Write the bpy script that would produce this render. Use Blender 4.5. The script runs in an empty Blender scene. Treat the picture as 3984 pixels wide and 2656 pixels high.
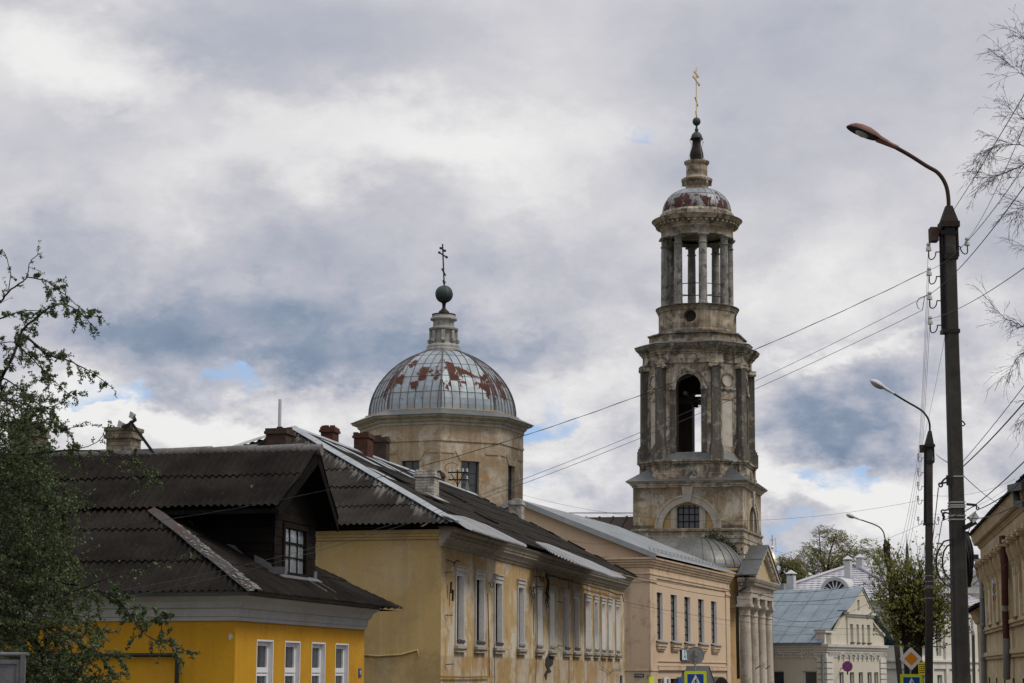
import bpy, bmesh, math, random
from mathutils import Vector, Matrix
from mathutils.geometry import tessellate_polygon
PI = math.pi
R = math.radians
sc = bpy.context.scene
COL = sc.collection

# ------------------------------------------------------------------ camera, sky, sun, exposure
FPX = 7600.0                       # focal length measured in photo pixels (photo is 3984 x 2656)
TILT = math.atan2(1292.0, FPX)
cam_d = bpy.data.cameras.new('camera'); cam = bpy.data.objects.new('camera', cam_d); COL.objects.link(cam)
cam_d.sensor_width = 36.0; cam_d.lens = 36.0 * FPX / 3984.0
cam_d.clip_start = 0.1; cam_d.clip_end = 6000
cam.location = (0, 0, 0); cam.rotation_euler = (PI / 2 + TILT, 0, 0)
sc.camera = cam

def ray(px, py):
    u = (px - 1992.0) / FPX; v = (1328.0 - py) / FPX
    return Vector((u, math.cos(TILT) - v * math.sin(TILT), math.sin(TILT) + v * math.cos(TILT)))
def at(px, py, Y):
    d = ray(px, py); return d * (Y / d.y)

SUN_EL, SUN_AZ = R(52), R(112)      # azimuth clockwise from +Y (street direction): sun veiled, to the right and slightly behind
world = bpy.data.worlds.new('World'); sc.world = world; world.use_nodes = True
wt = world.node_tree; wt.nodes.clear()
def WN(t, **k):
    n = wt.nodes.new(t)
    for a, b in k.items(): setattr(n, a, b)
    return n
def wmath(op, a, b=None, clamp=False):
    n = WN('ShaderNodeMath', operation=op, use_clamp=clamp)
    for i, x in enumerate((a, b)):
        if x is None: continue
        if isinstance(x, (int, float)): n.inputs[i].default_value = x
        else: wt.links.new(x, n.inputs[i])
    return n.outputs[0]
def wvec(op, a, b, c=None):
    n = WN('ShaderNodeVectorMath', operation=op)
    for i, x in enumerate((a, b, c)):
        if x is None: continue
        if isinstance(x, tuple): n.inputs[i].default_value = x
        else: wt.links.new(x, n.inputs[i])
    return n.outputs['Value'] if op in ('LENGTH', 'DOT_PRODUCT') else n.outputs[0]
def wnoise(vec, scale, detail=6, rough=.55, dist=0):
    n = WN('ShaderNodeTexNoise'); n.inputs['Scale'].default_value = scale; n.inputs['Detail'].default_value = detail
    n.inputs['Roughness'].default_value = rough; n.inputs['Distortion'].default_value = dist
    wt.links.new(vec, n.inputs['Vector']); return n
def wramp(fac, stops):
    n = WN('ShaderNodeValToRGB'); cr = n.color_ramp
    while len(cr.elements) > 1: cr.elements.remove(cr.elements[-1])
    for i, (p, c) in enumerate(stops):
        e = cr.elements[0] if i == 0 else cr.elements.new(p)
        e.position = p; e.color = (*c, 1)
    wt.links.new(fac, n.inputs[0]); return n.outputs[0]
def wmap(v, a, b, c, d, smooth=True):
    n = WN('ShaderNodeMapRange'); n.interpolation_type = 'SMOOTHSTEP' if smooth else 'LINEAR'
    for i, x in zip((1, 2, 3, 4), (a, b, c, d)): n.inputs[i].default_value = x
    wt.links.new(v, n.inputs[0]); return n.outputs[0]
def wmix(f, a, b):
    n = WN('ShaderNodeMix', data_type='RGBA')
    for i, x in ((0, f), (6, a), (7, b)):
        if isinstance(x, (int, float)): n.inputs[i].default_value = x
        elif isinstance(x, tuple): n.inputs[i].default_value = (*x, 1)
        else: wt.links.new(x, n.inputs[i])
    return n.outputs[2]
def build_world():
    tc = WN('ShaderNodeTexCoord'); d = tc.outputs['Generated']
    st = wvec('MULTIPLY', d, (1, 1, 1.75))                     # clouds are wider than tall
    w1 = wnoise(st, 5.0, 5, .55).outputs['Color']
    w1 = wvec('SUBTRACT', w1, (.5, .5, .5))
    w2 = wnoise(st, 17.0, 7, .62).outputs['Color']
    w2 = wvec('SUBTRACT', w2, (.5, .5, .5))
    dw = wvec('MULTIPLY_ADD', w1, (.13, .0, .085), d)
    dw = wvec('MULTIPLY_ADD', w2, (.085, .0, .07), dw)         # warped direction: ragged cloud edges
    def blob(cx, cy, rx, ry, src, hard=.15):
        c = ray(cx, cy).normalized(); s = (FPX / rx, 0, FPX / ry)
        v = wvec('MULTIPLY_ADD', src, s, (-c.x * s[0], 0, -c.z * s[2]))
        return wmap(wvec('LENGTH', v, None), hard, 1.0, 1, 0)
    n1 = wnoise(st, 6.5, 9, .56, .25).outputs['Fac']
    n2 = wnoise(st, 26.0, 8, .6).outputs['Fac']
    up = WN('ShaderNodeSeparateXYZ'); wt.links.new(d, up.inputs[0])
    B = wmath('MULTIPLY', wmath('SUBTRACT', n1, .5), .60)
    lowamp = wmap(up.outputs[2], .08, .27, .95, .10)            # cumulus detail is stronger near the horizon
    B = wmath('ADD', B, wmath('MULTIPLY', wmath('SUBTRACT', n2, .5), lowamp))
    puff = WN('ShaderNodeMath', operation='ABSOLUTE'); n3 = wnoise(dw, 11.0, 7, .6).outputs['Fac']; wt.links.new(wmath('SUBTRACT', n3, .5), puff.inputs[0])
    B = wmath('ADD', B, wmath('MULTIPLY', wmath('SUBTRACT', .09, puff.outputs[0]), wmap(up.outputs[2], .10, .28, 1.35, .25)))   # billows
    B = wmath('ADD', B, .68)
    for cx, cy, rx, ry, a in CLOUDS:
        B = wmath('ADD', B, wmath('MULTIPLY', blob(cx, cy, rx, ry, dw), a))
    col = wramp(B, [(0.0, (.165, .225, .325)), (.25, (.255, .315, .42)), (.45, (.40, .43, .515)), (.62, (.535, .54, .595)),
                    (.80, (.70, .695, .715)), (1.0, (.86, .855, .85))])
    blue = None
    for cx, cy, rx, ry, a in BLUES:
        t = wmath('MULTIPLY', blob(cx, cy, rx, ry, dw), a)
        blue = t if blue is None else wmath('MAXIMUM', blue, t)
    blue = wmath('MULTIPLY', wmap(blue, .25, .8, 0, 1), wmap(n2, .35, .62, 1, .15))
    sky = WN('ShaderNodeTexSky', sky_type='NISHITA', sun_disc=False)
    sky.sun_elevation = SUN_EL; sky.sun_rotation = SUN_AZ
    # background strength is 0.1: cloud radiance is given times ten, the clear sky as it is
    lift = wmap(up.outputs[2], .42, .80, 10.0, 20.0)            # unseen cloud overhead, brightened to give the scene more light
    cl = wvec('SCALE', col, None); cl_node = cl.node; wt.links.new(lift, cl_node.inputs['Scale'])
    skyb = wmix(.85, sky.outputs[0], (3.7, 5.6, 8.6))                # clear gaps: the sky texture, whitened by thin veil
    fin = wmix(blue, cl, skyb)
    ground = wmap(up.outputs[2], -.06, 0.0, 1, 0)
    fin = wmix(ground, fin, (1.1, 1.0, .9))
    bg = WN('ShaderNodeBackground'); bg.inputs[1].default_value = .1
    wt.links.new(fin, bg.inputs[0])
    o = WN('ShaderNodeOutputWorld'); wt.links.new(bg.outputs[0], o.inputs[0])
# (photo px of the direction's centre, radii, brightness change): where the cloud banks of that day stood in the sky
CLOUDS = [
    (120, 110, 620, 330, .33), (470, 300, 330, 200, .14), (1250, 120, 1000, 330, -.13), (3250, 260, 1000, 420, -.12), (600, 150, 420, 200, -.10),
    (1350, 560, 1100, 230, .22), (2120, 640, 560, 280, .17), (650, 700, 500, 260, .12),
    (170, 1000, 520, 230, -.14), (1500, 960, 1000, 320, -.14), (900, 1120, 1000, 260, -.10), (2350, 1050, 500, 300, -.04),
    (1000, 1300, 1150, 250, -.36), (1600, 1370, 720, 170, -.20), (560, 1290, 460, 140, -.10), (1850, 1280, 420, 130, -.10),
    (700, 1680, 700, 150, .34), (330, 1590, 330, 130, .26), (820, 1570, 280, 120, -.28), (1250, 1560, 420, 110, .22),
    (3280, 1600, 600, 220, -.42), (2100, 1330, 420, 170, -.10), (2250, 1560, 420, 300, .16),
    (3230, 1870, 560, 150, .30), (2180, 1880, 330, 130, -.06), (3300, 1180, 700, 190, .12), (3400, 850, 650, 240, .05),
    (2950, 800, 500, 220, -.06), (2900, 1950, 700, 160, .05), (3700, 1950, 400, 200, .12), (2250, 1900, 260, 70, -.12), (3060, 1960, 420, 60, -.14), (3250, 1390, 420, 60, .22),
]
BLUES = [(470, 1590, 400, 75, 1.0), (2495, 628, 150, 100, 1.0), (2060, 1700, 130, 220, .95), (3330, 1795, 260, 75, .85),
         (2110, 1930, 260, 80, .7), (960, 1500, 170, 60, .8), (3100, 2030, 300, 70, .6)]
build_world()

sun_d = bpy.data.lights.new('sun', 'SUN'); sun_o = bpy.data.objects.new('sun', sun_d); COL.objects.link(sun_o)
sun_d.energy = 2.1; sun_d.angle = R(14); sun_d.color = (1, .94, .84)
sun_o.rotation_euler = Vector((-math.sin(SUN_AZ) * math.cos(SUN_EL), -math.cos(SUN_AZ) * math.cos(SUN_EL), -math.sin(SUN_EL))).to_track_quat('-Z', 'Y').to_euler()
sc.view_settings.view_transform = 'Standard'; sc.view_settings.look = 'None'
sc.view_settings.exposure = 0.0; sc.view_settings.gamma = 1.0; sc.view_settings.use_curve_mapping = False
sc.cycles.max_bounces = 5; sc.cycles.diffuse_bounces = 3; sc.cycles.glossy_bounces = 3; sc.cycles.transparent_max_bounces = 6
sc.cycles.use_denoising = True

# ------------------------------------------------------------------ helpers: frames, mesh builder, things
class Frame:
    """a building's own axes: +y along its street front (heading clockwise from world +Y), +x to the right of that"""
    def __init__(s, o, h):
        s.o = Vector((o[0], o[1], 0)); s.h = R(h)
        s.ex = Vector((math.cos(s.h), -math.sin(s.h), 0)); s.ey = Vector((math.sin(s.h), math.cos(s.h), 0))
    def loc(s, p):
        d = Vector(p) - s.o; return Vector((d.dot(s.ex), d.dot(s.ey), d.z))
    def w(s, x, y, z=0): return s.o + s.ex * x + s.ey * y + Vector((0, 0, z))
    def plane(s, px, py, P, N):
        """where the sight line through photo pixel meets a plane given in local axes"""
        d = ray(px, py); dl = Vector((d.dot(s.ex), d.dot(s.ey), d.z)); ol = s.loc((0, 0, 0))
        t = (Vector(P) - ol).dot(Vector(N)) / dl.dot(Vector(N)); return ol + dl * t
    def front(s, px, py, x=0): p = s.plane(px, py, (x, 0, 0), (1, 0, 0)); return p.y, p.z
    def side(s, px, py, y=0): p = s.plane(px, py, (0, y, 0), (0, 1, 0)); return p.x, p.z

class MB:
    def __init__(s): s.v = []; s.f = []; s.sm = []
    def add(s, vs, fs, smooth=False):
        n = len(s.v); s.v += [tuple(q) for q in vs]; s.f += [tuple(n + i for i in f) for f in fs]; s.sm += [smooth] * len(fs)
    def poly(s, *p): s.add(p, [tuple(range(len(p)))])
    def box(s, x0, x1, y0, y1, z0, z1):
        s.add([(x, y, z) for x in (x0, x1) for y in (y0, y1) for z in (z0, z1)],
              [(0, 1, 3, 2), (4, 6, 7, 5), (0, 4, 5, 1), (2, 3, 7, 6), (0, 2, 6, 4), (1, 5, 7, 3)])
    def obox(s, c, a, b, d):
        c, a, b, d = Vector(c), Vector(a), Vector(b), Vector(d)
        s.add([c + a * i + b * j + d * k for i in (-1, 1) for j in (-1, 1) for k in (-1, 1)],
              [(0, 1, 3, 2), (4, 6, 7, 5), (0, 4, 5, 1), (2, 3, 7, 6), (0, 2, 6, 4), (1, 5, 7, 3)])
    def beam(s, p, q, w, h=None, up=(0, 0, 1)):
        p, q = Vector(p), Vector(q); d = q - p; L = d.length
        if L < 1e-6: return
        d /= L; up = Vector(up)
        if abs(d.dot(up)) > .98: up = Vector((1, 0, 0))
        a = d.cross(up).normalized(); b = a.cross(d)
        s.obox((p + q) / 2, d * (L / 2), a * (w / 2), b * ((h or w) / 2))
    def tube(s, pts, r, n=6, cap=True):
        pts = [Vector(p) for p in pts]; m = len(pts)
        if m < 2: return
        rs = r if isinstance(r, (list, tuple)) else [r] * m
        base = len(s.v); ref = None
        for i, p in enumerate(pts):
            t = (pts[min(i + 1, m - 1)] - pts[max(i - 1, 0)])
            t = t.normalized() if t.length > 1e-9 else Vector((0, 0, 1))
            if ref is None: ref = Vector((0, 0, 1)) if abs(t.z) < .9 else Vector((1, 0, 0))
            a = t.cross(ref)
            a = a.normalized() if a.length > 1e-6 else Vector((1, 0, 0))
            b = a.cross(t); ref = b
            for k in range(n):
                an = 2 * PI * k / n; q = p + (a * math.cos(an) + b * math.sin(an)) * rs[i]; s.v.append(tuple(q))
        for i in range(m - 1):
            for k in range(n):
                k2 = (k + 1) % n
                s.f.append((base + i * n + k, base + i * n + k2, base + (i + 1) * n + k2, base + (i + 1) * n + k)); s.sm.append(n > 4)
        if cap and n > 3:
            s.f.append(tuple(base + k for k in range(n))[::-1]); s.sm.append(False)
            s.f.append(tuple(base + (m - 1) * n + k for k in range(n))); s.sm.append(False)
    def lathe(s, prof, n=32, c=(0, 0), a0=0.0, a1=2 * PI, smooth=True):
        closed = abs(a1 - a0 - 2 * PI) < 1e-6; cols = n if closed else n + 1; base = len(s.v); m = len(prof)
        for k in range(cols):
            a = a0 + (a1 - a0) * k / n
            for r_, z in prof: s.v.append((c[0] + r_ * math.cos(a), c[1] + r_ * math.sin(a), z))
        for k in range(n):
            k2 = (k + 1) % cols
            for i in range(m - 1):
                s.f.append((base + k * m + i, base + k2 * m + i, base + k2 * m + i + 1, base + k * m + i + 1)); s.sm.append(smooth)
    def prism(s, poly, z0, z1):
        n = len(poly)
        s.add([(x, y, z0) for x, y in poly] + [(x, y, z1) for x, y in poly],
              [tuple(range(n))[::-1], tuple(range(n, 2 * n))] + [(i, (i + 1) % n, n + (i + 1) % n, n + i) for i in range(n)])
    def extr(s, poly3, d):
        """a flat outline in space pushed along d"""
        n = len(poly3); d = Vector(d); p = [Vector(q) for q in poly3]
        s.add(p + [q + d for q in p], [tuple(range(n))[::-1], tuple(range(n, 2 * n))] + [(i, (i + 1) % n, n + (i + 1) % n, n + i) for i in range(n)])
    def sweep(s, path, prof, closed=False, cap=True):
        """moulding: profile (out, z) run along a path in plan, outward = right of travel, mitred"""
        P = [Vector((a, b)) for a, b in path]; n = len(P); base = len(s.v); m = len(prof)
        for i in range(n):
            def nrm(a, b):
                d = (b - a).normalized(); return Vector((d.y, -d.x))
            if closed: n1 = nrm(P[i - 1], P[i]); n2 = nrm(P[i], P[(i + 1) % n])
            else:
                n1 = nrm(P[max(i - 1, 0)], P[max(i - 1, 0) + 1]) if i > 0 else nrm(P[0], P[1])
                n2 = nrm(P[i], P[i + 1]) if i < n - 1 else n1
            mt = (n1 + n2) / max(.25, 1 + n1.dot(n2))
            for o, z in prof: s.v.append((P[i].x + mt.x * o, P[i].y + mt.y * o, z))
        for i in range(n if closed else n - 1):
            j = (i + 1) % n
            for k in range(m - 1):
                s.f.append((base + i * m + k, base + j * m + k, base + j * m + k + 1, base + i * m + k + 1)); s.sm.append(False)
        if not closed and cap and m > 2:
            s.f.append(tuple(base + k for k in range(m))); s.sm.append(False)
            s.f.append(tuple(base + (n - 1) * m + k for k in range(m))[::-1]); s.sm.append(False)
    def holed(s, fm, outer, holes, depth=.2):
        """wall face with openings: fm(u, v, d) -> xyz, d = depth behind the face; adds the reveals"""
        loops = [outer] + list(holes)
        tris = tessellate_polygon([[Vector((a, b, 0)) for a, b in l] for l in loops])
        flat = [q for l in loops for q in l]
        s.add([fm(a, b, 0) for a, b in flat], [tuple(t) for t in tris])
        for h in holes:
            n = len(h)
            s.add([fm(a, b, 0) for a, b in h] + [fm(a, b, depth) for a, b in h], [(i, (i + 1) % n, n + (i + 1) % n, n + i) for i in range(n)])
    def loose(s, name, mat, parent=None):
        """every separate piece becomes an object of its own"""
        par = list(range(len(s.v)))
        def find(a):
            while par[a] != a: par[a] = par[par[a]]; a = par[a]
            return a
        for f in s.f:
            for b in f[1:]: par[find(b)] = find(f[0])
        groups = {}
        for f, sm in zip(s.f, s.sm): groups.setdefault(find(f[0]), []).append((f, sm))
        out = []
        for g in groups.values():
            ids = sorted({i for f, _ in g for i in f}); mp = {a: b for b, a in enumerate(ids)}; m = MB(); m.v = [s.v[i] for i in ids]; m.f = [tuple(mp[i] for i in f) for f, _ in g]; m.sm = [q for _, q in g]; out.append(m.build(name, mat, parent))
        return out
    def build(s, name, mat, parent=None, normals=True):
        me = bpy.data.meshes.new(name); me.from_pydata(s.v, [], s.f); me.update()
        if any(s.sm):
            me.polygons.foreach_set('use_smooth', s.sm)
        if normals:
            b = bmesh.new(); b.from_mesh(me); bmesh.ops.recalc_face_normals(b, faces=b.faces); b.to_mesh(me); b.free()
        if any(s.sm) and normals: me.set_sharp_from_angle(angle=R(38))
        me.materials.append(mat)
        o = bpy.data.objects.new(name, me); COL.objects.link(o)
        if parent is not None: o.parent = parent
        return o

def rect(u0, u1, v0, v1): return [(u0, v0), (u1, v0), (u1, v1), (u0, v1)]
def arch(u0, u1, v0, vs, n=16, rise=None):
    c = (u0 + u1) / 2; r_ = (u1 - u0) / 2; rr = r_ if rise is None else rise
    return [(u0, v0), (u1, v0)] + [(c + r_ * math.cos(PI * k / n), vs + rr * math.sin(PI * k / n)) for k in range(n + 1)]
def circ(c, v, r_, n=24): return [(c + r_ * math.cos(2 * PI * k / n), v + r_ * math.sin(2 * PI * k / n)) for k in range(n)]

def tag(o, label=None, cat=None, group=None, kind=None):
    if label: o['label'] = label
    if cat: o['category'] = cat
    if group: o['group'] = group
    if kind: o['kind'] = kind
    return o
def thing(name, label, cat, loc=(0, 0, 0), h=0.0, group=None):
    o = bpy.data.objects.new(name, None); o.empty_display_size = .3; COL.objects.link(o)
    o.location = loc; o.rotation_euler = (0, 0, -h); return tag(o, label, cat, group)
def fthing(name, label, cat, fr, group=None): return thing(name, label, cat, fr.o, fr.h, group)

def gz(Y):            # the street falls gently away from the camera
    if Y < 8: return -1.65
    if Y > 92: return -4.3
    return -1.65 - 2.65 * (Y - 8) / 84.0

def corr(mb, P0, U, V, poly, period=.16, amp=.026, row=1.35, lift=.022, res=8, seed=1, sheet=7):
    """corrugated sheets laid in rows over a convex outline given in (u along eave, v up the slope)"""
    P0, U, V = Vector(P0), Vector(U).normalized(), Vector(V).normalized(); N = U.cross(V).normalized()
    if N.z < 0: N = -N
    rn = random.Random(seed); us = [a for a, b in poly]; step = period / res
    def vr(u):
        lo, hi = 1e9, -1e9
        for i in range(len(poly)):
            (a, b), (c, d) = poly[i], poly[(i + 1) % len(poly)]
            if (a - u) * (c - u) <= 0 and abs(a - c) > 1e-9:
                v = b + (d - b) * (u - a) / (c - a); lo = min(lo, v); hi = max(hi, v)
            elif abs(a - c) <= 1e-9 and abs(a - u) < 1e-6:
                lo = min(lo, b, d); hi = max(hi, b, d)
        return lo, hi
    n = int((max(us) - min(us)) / step); u0 = min(us) + 1e-5; vmin = min(b for a, b in poly); vmax = max(b for a, b in poly)
    rows = max(1, int(math.ceil((vmax - vmin) / row))); jit = {}
    for i in range(n):
        ua, ub = u0 + i * step, u0 + (i + 1) * step
        a, b = vr(ua), vr(min(ub, max(us) - 1e-5))
        if a[1] <= a[0] and b[1] <= b[0]: continue
        sh = int(ua / (period * sheet))
        for k in range(rows):
            if (sh, k) not in jit: jit[(sh, k)] = (rn.uniform(-.035, .035) if k else rn.uniform(-.02, .02), rn.uniform(0, .012), rn.uniform(-.004, .004))
            dv, dl, tw = jit[(sh, k)]
            r0 = vmin + k * row - (.10 if k else 0) + dv; r1 = vmin + (k + 1) * row + .02
            q = []
            for (u, (lo, hi)) in ((ua, a), (ub, b)):
                c0, c1 = max(lo, r0), min(hi, r1); q.append((u, c0, c1))
            if q[0][2] - q[0][1] < 1e-4 and q[1][2] - q[1][1] < 1e-4: continue
            def pt(u, v): return P0 + U * u + V * v + N * (amp * math.cos(2 * PI * u / period) + (lift + dl) * (1 - (v - vmin - k * row) / row) + tw * math.sin(u * 3))
            q = [(u, c0, max(c0, c1)) for u, c0, c1 in q]
            mb.add([pt(q[0][0], q[0][1]), pt(q[1][0], q[1][1]), pt(q[1][0], q[1][2]), pt(q[0][0], q[0][2])], [(0, 1, 2, 3)])

def letters(txt, size, mat, parent, origin, xdir, zdir=(0, 0, 1), name='lettering', sx=1.0, align='CENTER'):
    cu = bpy.data.curves.new('t', 'FONT'); cu.body = txt; cu.size = size; cu.align_x = align; cu.align_y = 'CENTER'; cu.extrude = .004
    o = bpy.data.objects.new('t', cu); COL.objects.link(o); dg = bpy.context.evaluated_depsgraph_get()
    me = bpy.data.meshes.new_from_object(o.evaluated_get(dg)); bpy.data.objects.remove(o); bpy.data.curves.remove(cu)
    X, Z, O = Vector(xdir), Vector(zdir), Vector(origin); N = X.cross(Z)
    for v in me.vertices: v.co = O + X * (v.co.x * sx) + Z * v.co.y + N * v.co.z
    me.name = name; me.materials.append(mat); o = bpy.data.objects.new(name, me); COL.objects.link(o); o.parent = parent; return o
# ------------------------------------------------------------------ materials (all procedural, object coordinates)
class NT:
    def __init__(s, name):
        s.m = bpy.data.materials.new(name); s.m.use_nodes = True; s.t = s.m.node_tree; s.b = s.t.nodes['Principled BSDF']
        s.tc = s.t.nodes.new('ShaderNodeTexCoord').outputs['Object']
    def N(s, ty, **k):
        n = s.t.nodes.new(ty)
        for a, b in k.items(): setattr(n, a, b)
        return n
    def put(s, n, i, x):
        if x is None: return
        if isinstance(x, (int, float)): n.inputs[i].default_value = x
        elif isinstance(x, tuple): n.inputs[i].default_value = (*x, 1) if len(x) == 3 and n.inputs[i].type == 'RGBA' else x
        else: s.t.links.new(x, n.inputs[i])
    def scale(s, v, sc3):
        n = s.N('ShaderNodeMapping'); s.put(n, 0, v); n.inputs['Scale'].default_value = sc3; return n.outputs[0]
    def noise(s, scale, detail=6, rough=.6, v=None, dist=0, loc=None):
        v = v or s.tc
        if loc:
            m_ = s.N('ShaderNodeMapping'); s.put(m_, 0, v); m_.inputs['Location'].default_value = loc; v = m_.outputs[0]
        n = s.N('ShaderNodeTexNoise'); s.put(n, 'Vector', v); n.inputs['Scale'].default_value = scale
        n.inputs['Detail'].default_value = detail; n.inputs['Roughness'].default_value = rough; n.inputs['Distortion'].default_value = dist
        return n.outputs['Fac']
    def mr(s, v, a, b, c=0, d=1):
        n = s.N('ShaderNodeMapRange'); n.clamp = True; s.put(n, 0, v)
        for i, x in zip((1, 2, 3, 4), (a, b, c, d)): n.inputs[i].default_value = x
        return n.outputs[0]
    def mix(s, f, a, b):
        n = s.N('ShaderNodeMix', data_type='RGBA'); s.put(n, 0, f); s.put(n, 6, a); s.put(n, 7, b); return n.outputs[2]
    def math(s, op, a, b=None):
        n = s.N('ShaderNodeMath', operation=op); s.put(n, 0, a); s.put(n, 1, b); return n.outputs[0]
    def sep(s, v=None):
        n = s.N('ShaderNodeSeparateXYZ'); s.put(n, 0, v or s.tc); return n.outputs
    def comb(s, x, y, z):
        n = s.N('ShaderNodeCombineXYZ'); s.put(n, 0, x); s.put(n, 1, y); s.put(n, 2, z); return n.outputs[0]
    def bump(s, h, dist, strength=1.0):
        n = s.N('ShaderNodeBump'); s.put(n, 'Height', h); n.inputs['Distance'].default_value = dist; n.inputs['Strength'].default_value = strength
        s.t.links.new(n.outputs[0], s.b.inputs['Normal'])
    def done(s, col, rough=.85, metal=0.0, spec=.3):
        s.put(s.b, 'Base Color', col); s.put(s.b, 'Roughness', rough); s.put(s.b, 'Metallic', metal)
        s.b.inputs['Specular IOR Level'].default_value = spec; return s.m

def plaster(name, base, light, dark, light_amt=.5, dark_amt=.35, streak_amt=.4, soot=None, bands=(), stripes=(), patch=None, bumpd=.012, sc=1.0, lt=(.52, .66), dt=(.52, .68), drips=()):
    """old painted render: bleached patches, dirt patches, rain streaks; bands = soot belts (z0, z1, amount); stripes = drip stains (y, half width, amount)"""
    t = NT(name); n1 = t.noise(.55 * sc, 8, .62, dist=.6); n2 = t.noise(1.3 * sc, 9, .65, loc=(7, 3, 1)); n3 = t.noise(14, 5, .6)
    st = t.noise(1.0, 7, .6, v=t.scale(t.tc, (2.6, 2.6, .16)))
    nf = t.noise(6.5, 6, .65, loc=(2, 8, 5)); n1 = t.math('ADD', n1, t.math('MULTIPLY', t.math('SUBTRACT', nf, .5), .10))   # ragged edges of the flaked coats
    c = t.mix(t.math('MULTIPLY', t.mr(n1, lt[0], lt[1]), light_amt), base, light)
    c = t.mix(t.math('MULTIPLY', t.mr(t.math('ADD', n2, t.math('MULTIPLY', t.math('SUBTRACT', nf, .5), .12)), dt[0], dt[1]), dark_amt), c, dark)
    c = t.mix(t.math('MULTIPLY', t.mr(st, .50, .70), streak_amt), c, dark)
    st2 = t.noise(1.0, 7, .6, v=t.scale(t.tc, (4.6, 4.6, .3)), loc=(3, 9, 4))
    c = t.mix(t.math('MULTIPLY', t.mr(st2, .56, .68), light_amt * .7), c, light)
    if patch:                                    # fallen render / old repairs in another colour
        n4 = t.noise(.8 * sc, 10, .6, loc=(21, 5, 8), dist=.3); c = t.mix(t.mr(n4, patch[1], patch[1] + .012), c, patch[0])
    sk = soot or dark; X = t.sep()
    for z0, z1, a in bands:
        n5 = t.noise(1.6, 9, .7, loc=(z0, 2, 0)); zz = t.math('ADD', X[2], t.math('MULTIPLY', t.math('SUBTRACT', n5, .5), (z1 - z0) * 1.2))
        f = t.math('MULTIPLY', t.mr(zz, z0 - .1, z0 + .1), t.mr(zz, z1 - .1, z1 + .1, 1, 0))
        n6 = t.noise(1.1, 9, .68, loc=(5, z0, 3)); f = t.math('MULTIPLY', f, t.mr(n6, .38, .60)); c = t.mix(t.math('MULTIPLY', f, a), c, sk)
    for zt_, ln, a in drips:                     # rain streaks hanging from a ledge
        sd = t.noise(1.0, 7, .65, v=t.scale(t.tc, (2.2, 2.2, .12)), loc=(zt_, 1, 6)); zz = t.math('ADD', X[2], t.math('MULTIPLY', t.math('SUBTRACT', sd, .5), ln * 2.2))
        f = t.math('MULTIPLY', t.mr(zz, zt_ - ln, zt_ - ln * .2), t.mr(X[2], zt_ + .02, zt_ + .06, 1, 0)); c = t.mix(t.math('MULTIPLY', t.math('MULTIPLY', f, t.mr(nf, .30, .60, .45, 1)), a), c, sk)
    for y0, w, a in stripes:
        n5 = t.noise(1.0, 6, .6, v=t.scale(t.tc, (1, 1, .5))); yy = t.math('ADD', X[1], t.math('MULTIPLY', t.math('SUBTRACT', n5, .5), w * 1.5))
        f = t.mr(t.math('ABSOLUTE', t.math('SUBTRACT', yy, y0)), w * .4, w, 1, 0); c = t.mix(t.math('MULTIPLY', f, a), c, sk)
    c = t.mix(t.mr(n3, .3, .75, .0, .22), c, tuple(x * .55 for x in dark))
    t.bump(t.math('ADD', n2, t.math('MULTIPLY', n3, .25)), bumpd); return t.done(c, .92, 0, .15)

def paint(name, col, var=.12, rough=.55, dirt=(.06, .055, .05), dirt_amt=.25, metal=0.0, spec=.2, sc=2.0):
    t = NT(name); n = t.noise(sc, 7, .6); n2 = t.noise(sc * 5, 6, .65, loc=(3, 3, 3))
    c = t.mix(t.mr(n, .3, .7), tuple(x * (1 - var) for x in col), tuple(min(1, x * (1 + var)) for x in col))
    c = t.mix(t.math('MULTIPLY', t.mr(n2, .5, .75), dirt_amt), c, dirt); t.bump(n2, .004); return t.done(c, rough, metal, spec)

def slate(name, base, light, moss, lich=.72, hip=None):
    t = NT(name); n = t.noise(.9, 8, .62); f = t.noise(9, 7, .65); l = t.noise(7.5, 9, .7, loc=(4, 4, 4)); l2 = t.noise(.7, 4, .5, loc=(9, 1, 2))
    s1 = t.noise(1, 6, .6, v=t.scale(t.tc, (6, .7, .7))); c = t.mix(t.mr(n, .35, .68), base, light)
    c = t.mix(t.math('MULTIPLY', t.mr(f, .5, .7), .45), c, moss)
    th = t.math('SUBTRACT', l, t.math('MULTIPLY', t.math('SUBTRACT', l2, .5), -.16)); c = t.mix(t.mr(th, lich, lich + .03), c, (.17, .165, .15))
    if hip:                                      # pale zinc run-off on the sheets below the hip flashing
        X = t.sep(); x0, y0, x1, y1 = hip; k = (y1 - y0) / (x1 - x0); yl = t.math('ADD', t.math('MULTIPLY', t.math('SUBTRACT', X[0], x0), k), y0); dy = t.math('SUBTRACT', yl, X[1])
        w = t.noise(1.0, 5, .7, v=t.comb(t.math('MULTIPLY', X[0], 1.9), 3.0, 0.0)); ln = t.mr(w, .42, .72, .1, 1.9); q = t.math('DIVIDE', dy, ln)
        g = t.math('MULTIPLY', t.mr(q, 0.0, 1.0, 1, 0), t.mr(dy, -.02, .02)); c = t.mix(t.math('MULTIPLY', g, t.mr(f, .35, .6, .35, .8)), c, (.27, .26, .245))
    c = t.mix(t.math('MULTIPLY', t.mr(s1, .55, .7), .3), c, tuple(x * .55 for x in base)); t.bump(f, .006); return t.done(c, .95, 0, .04)

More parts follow.
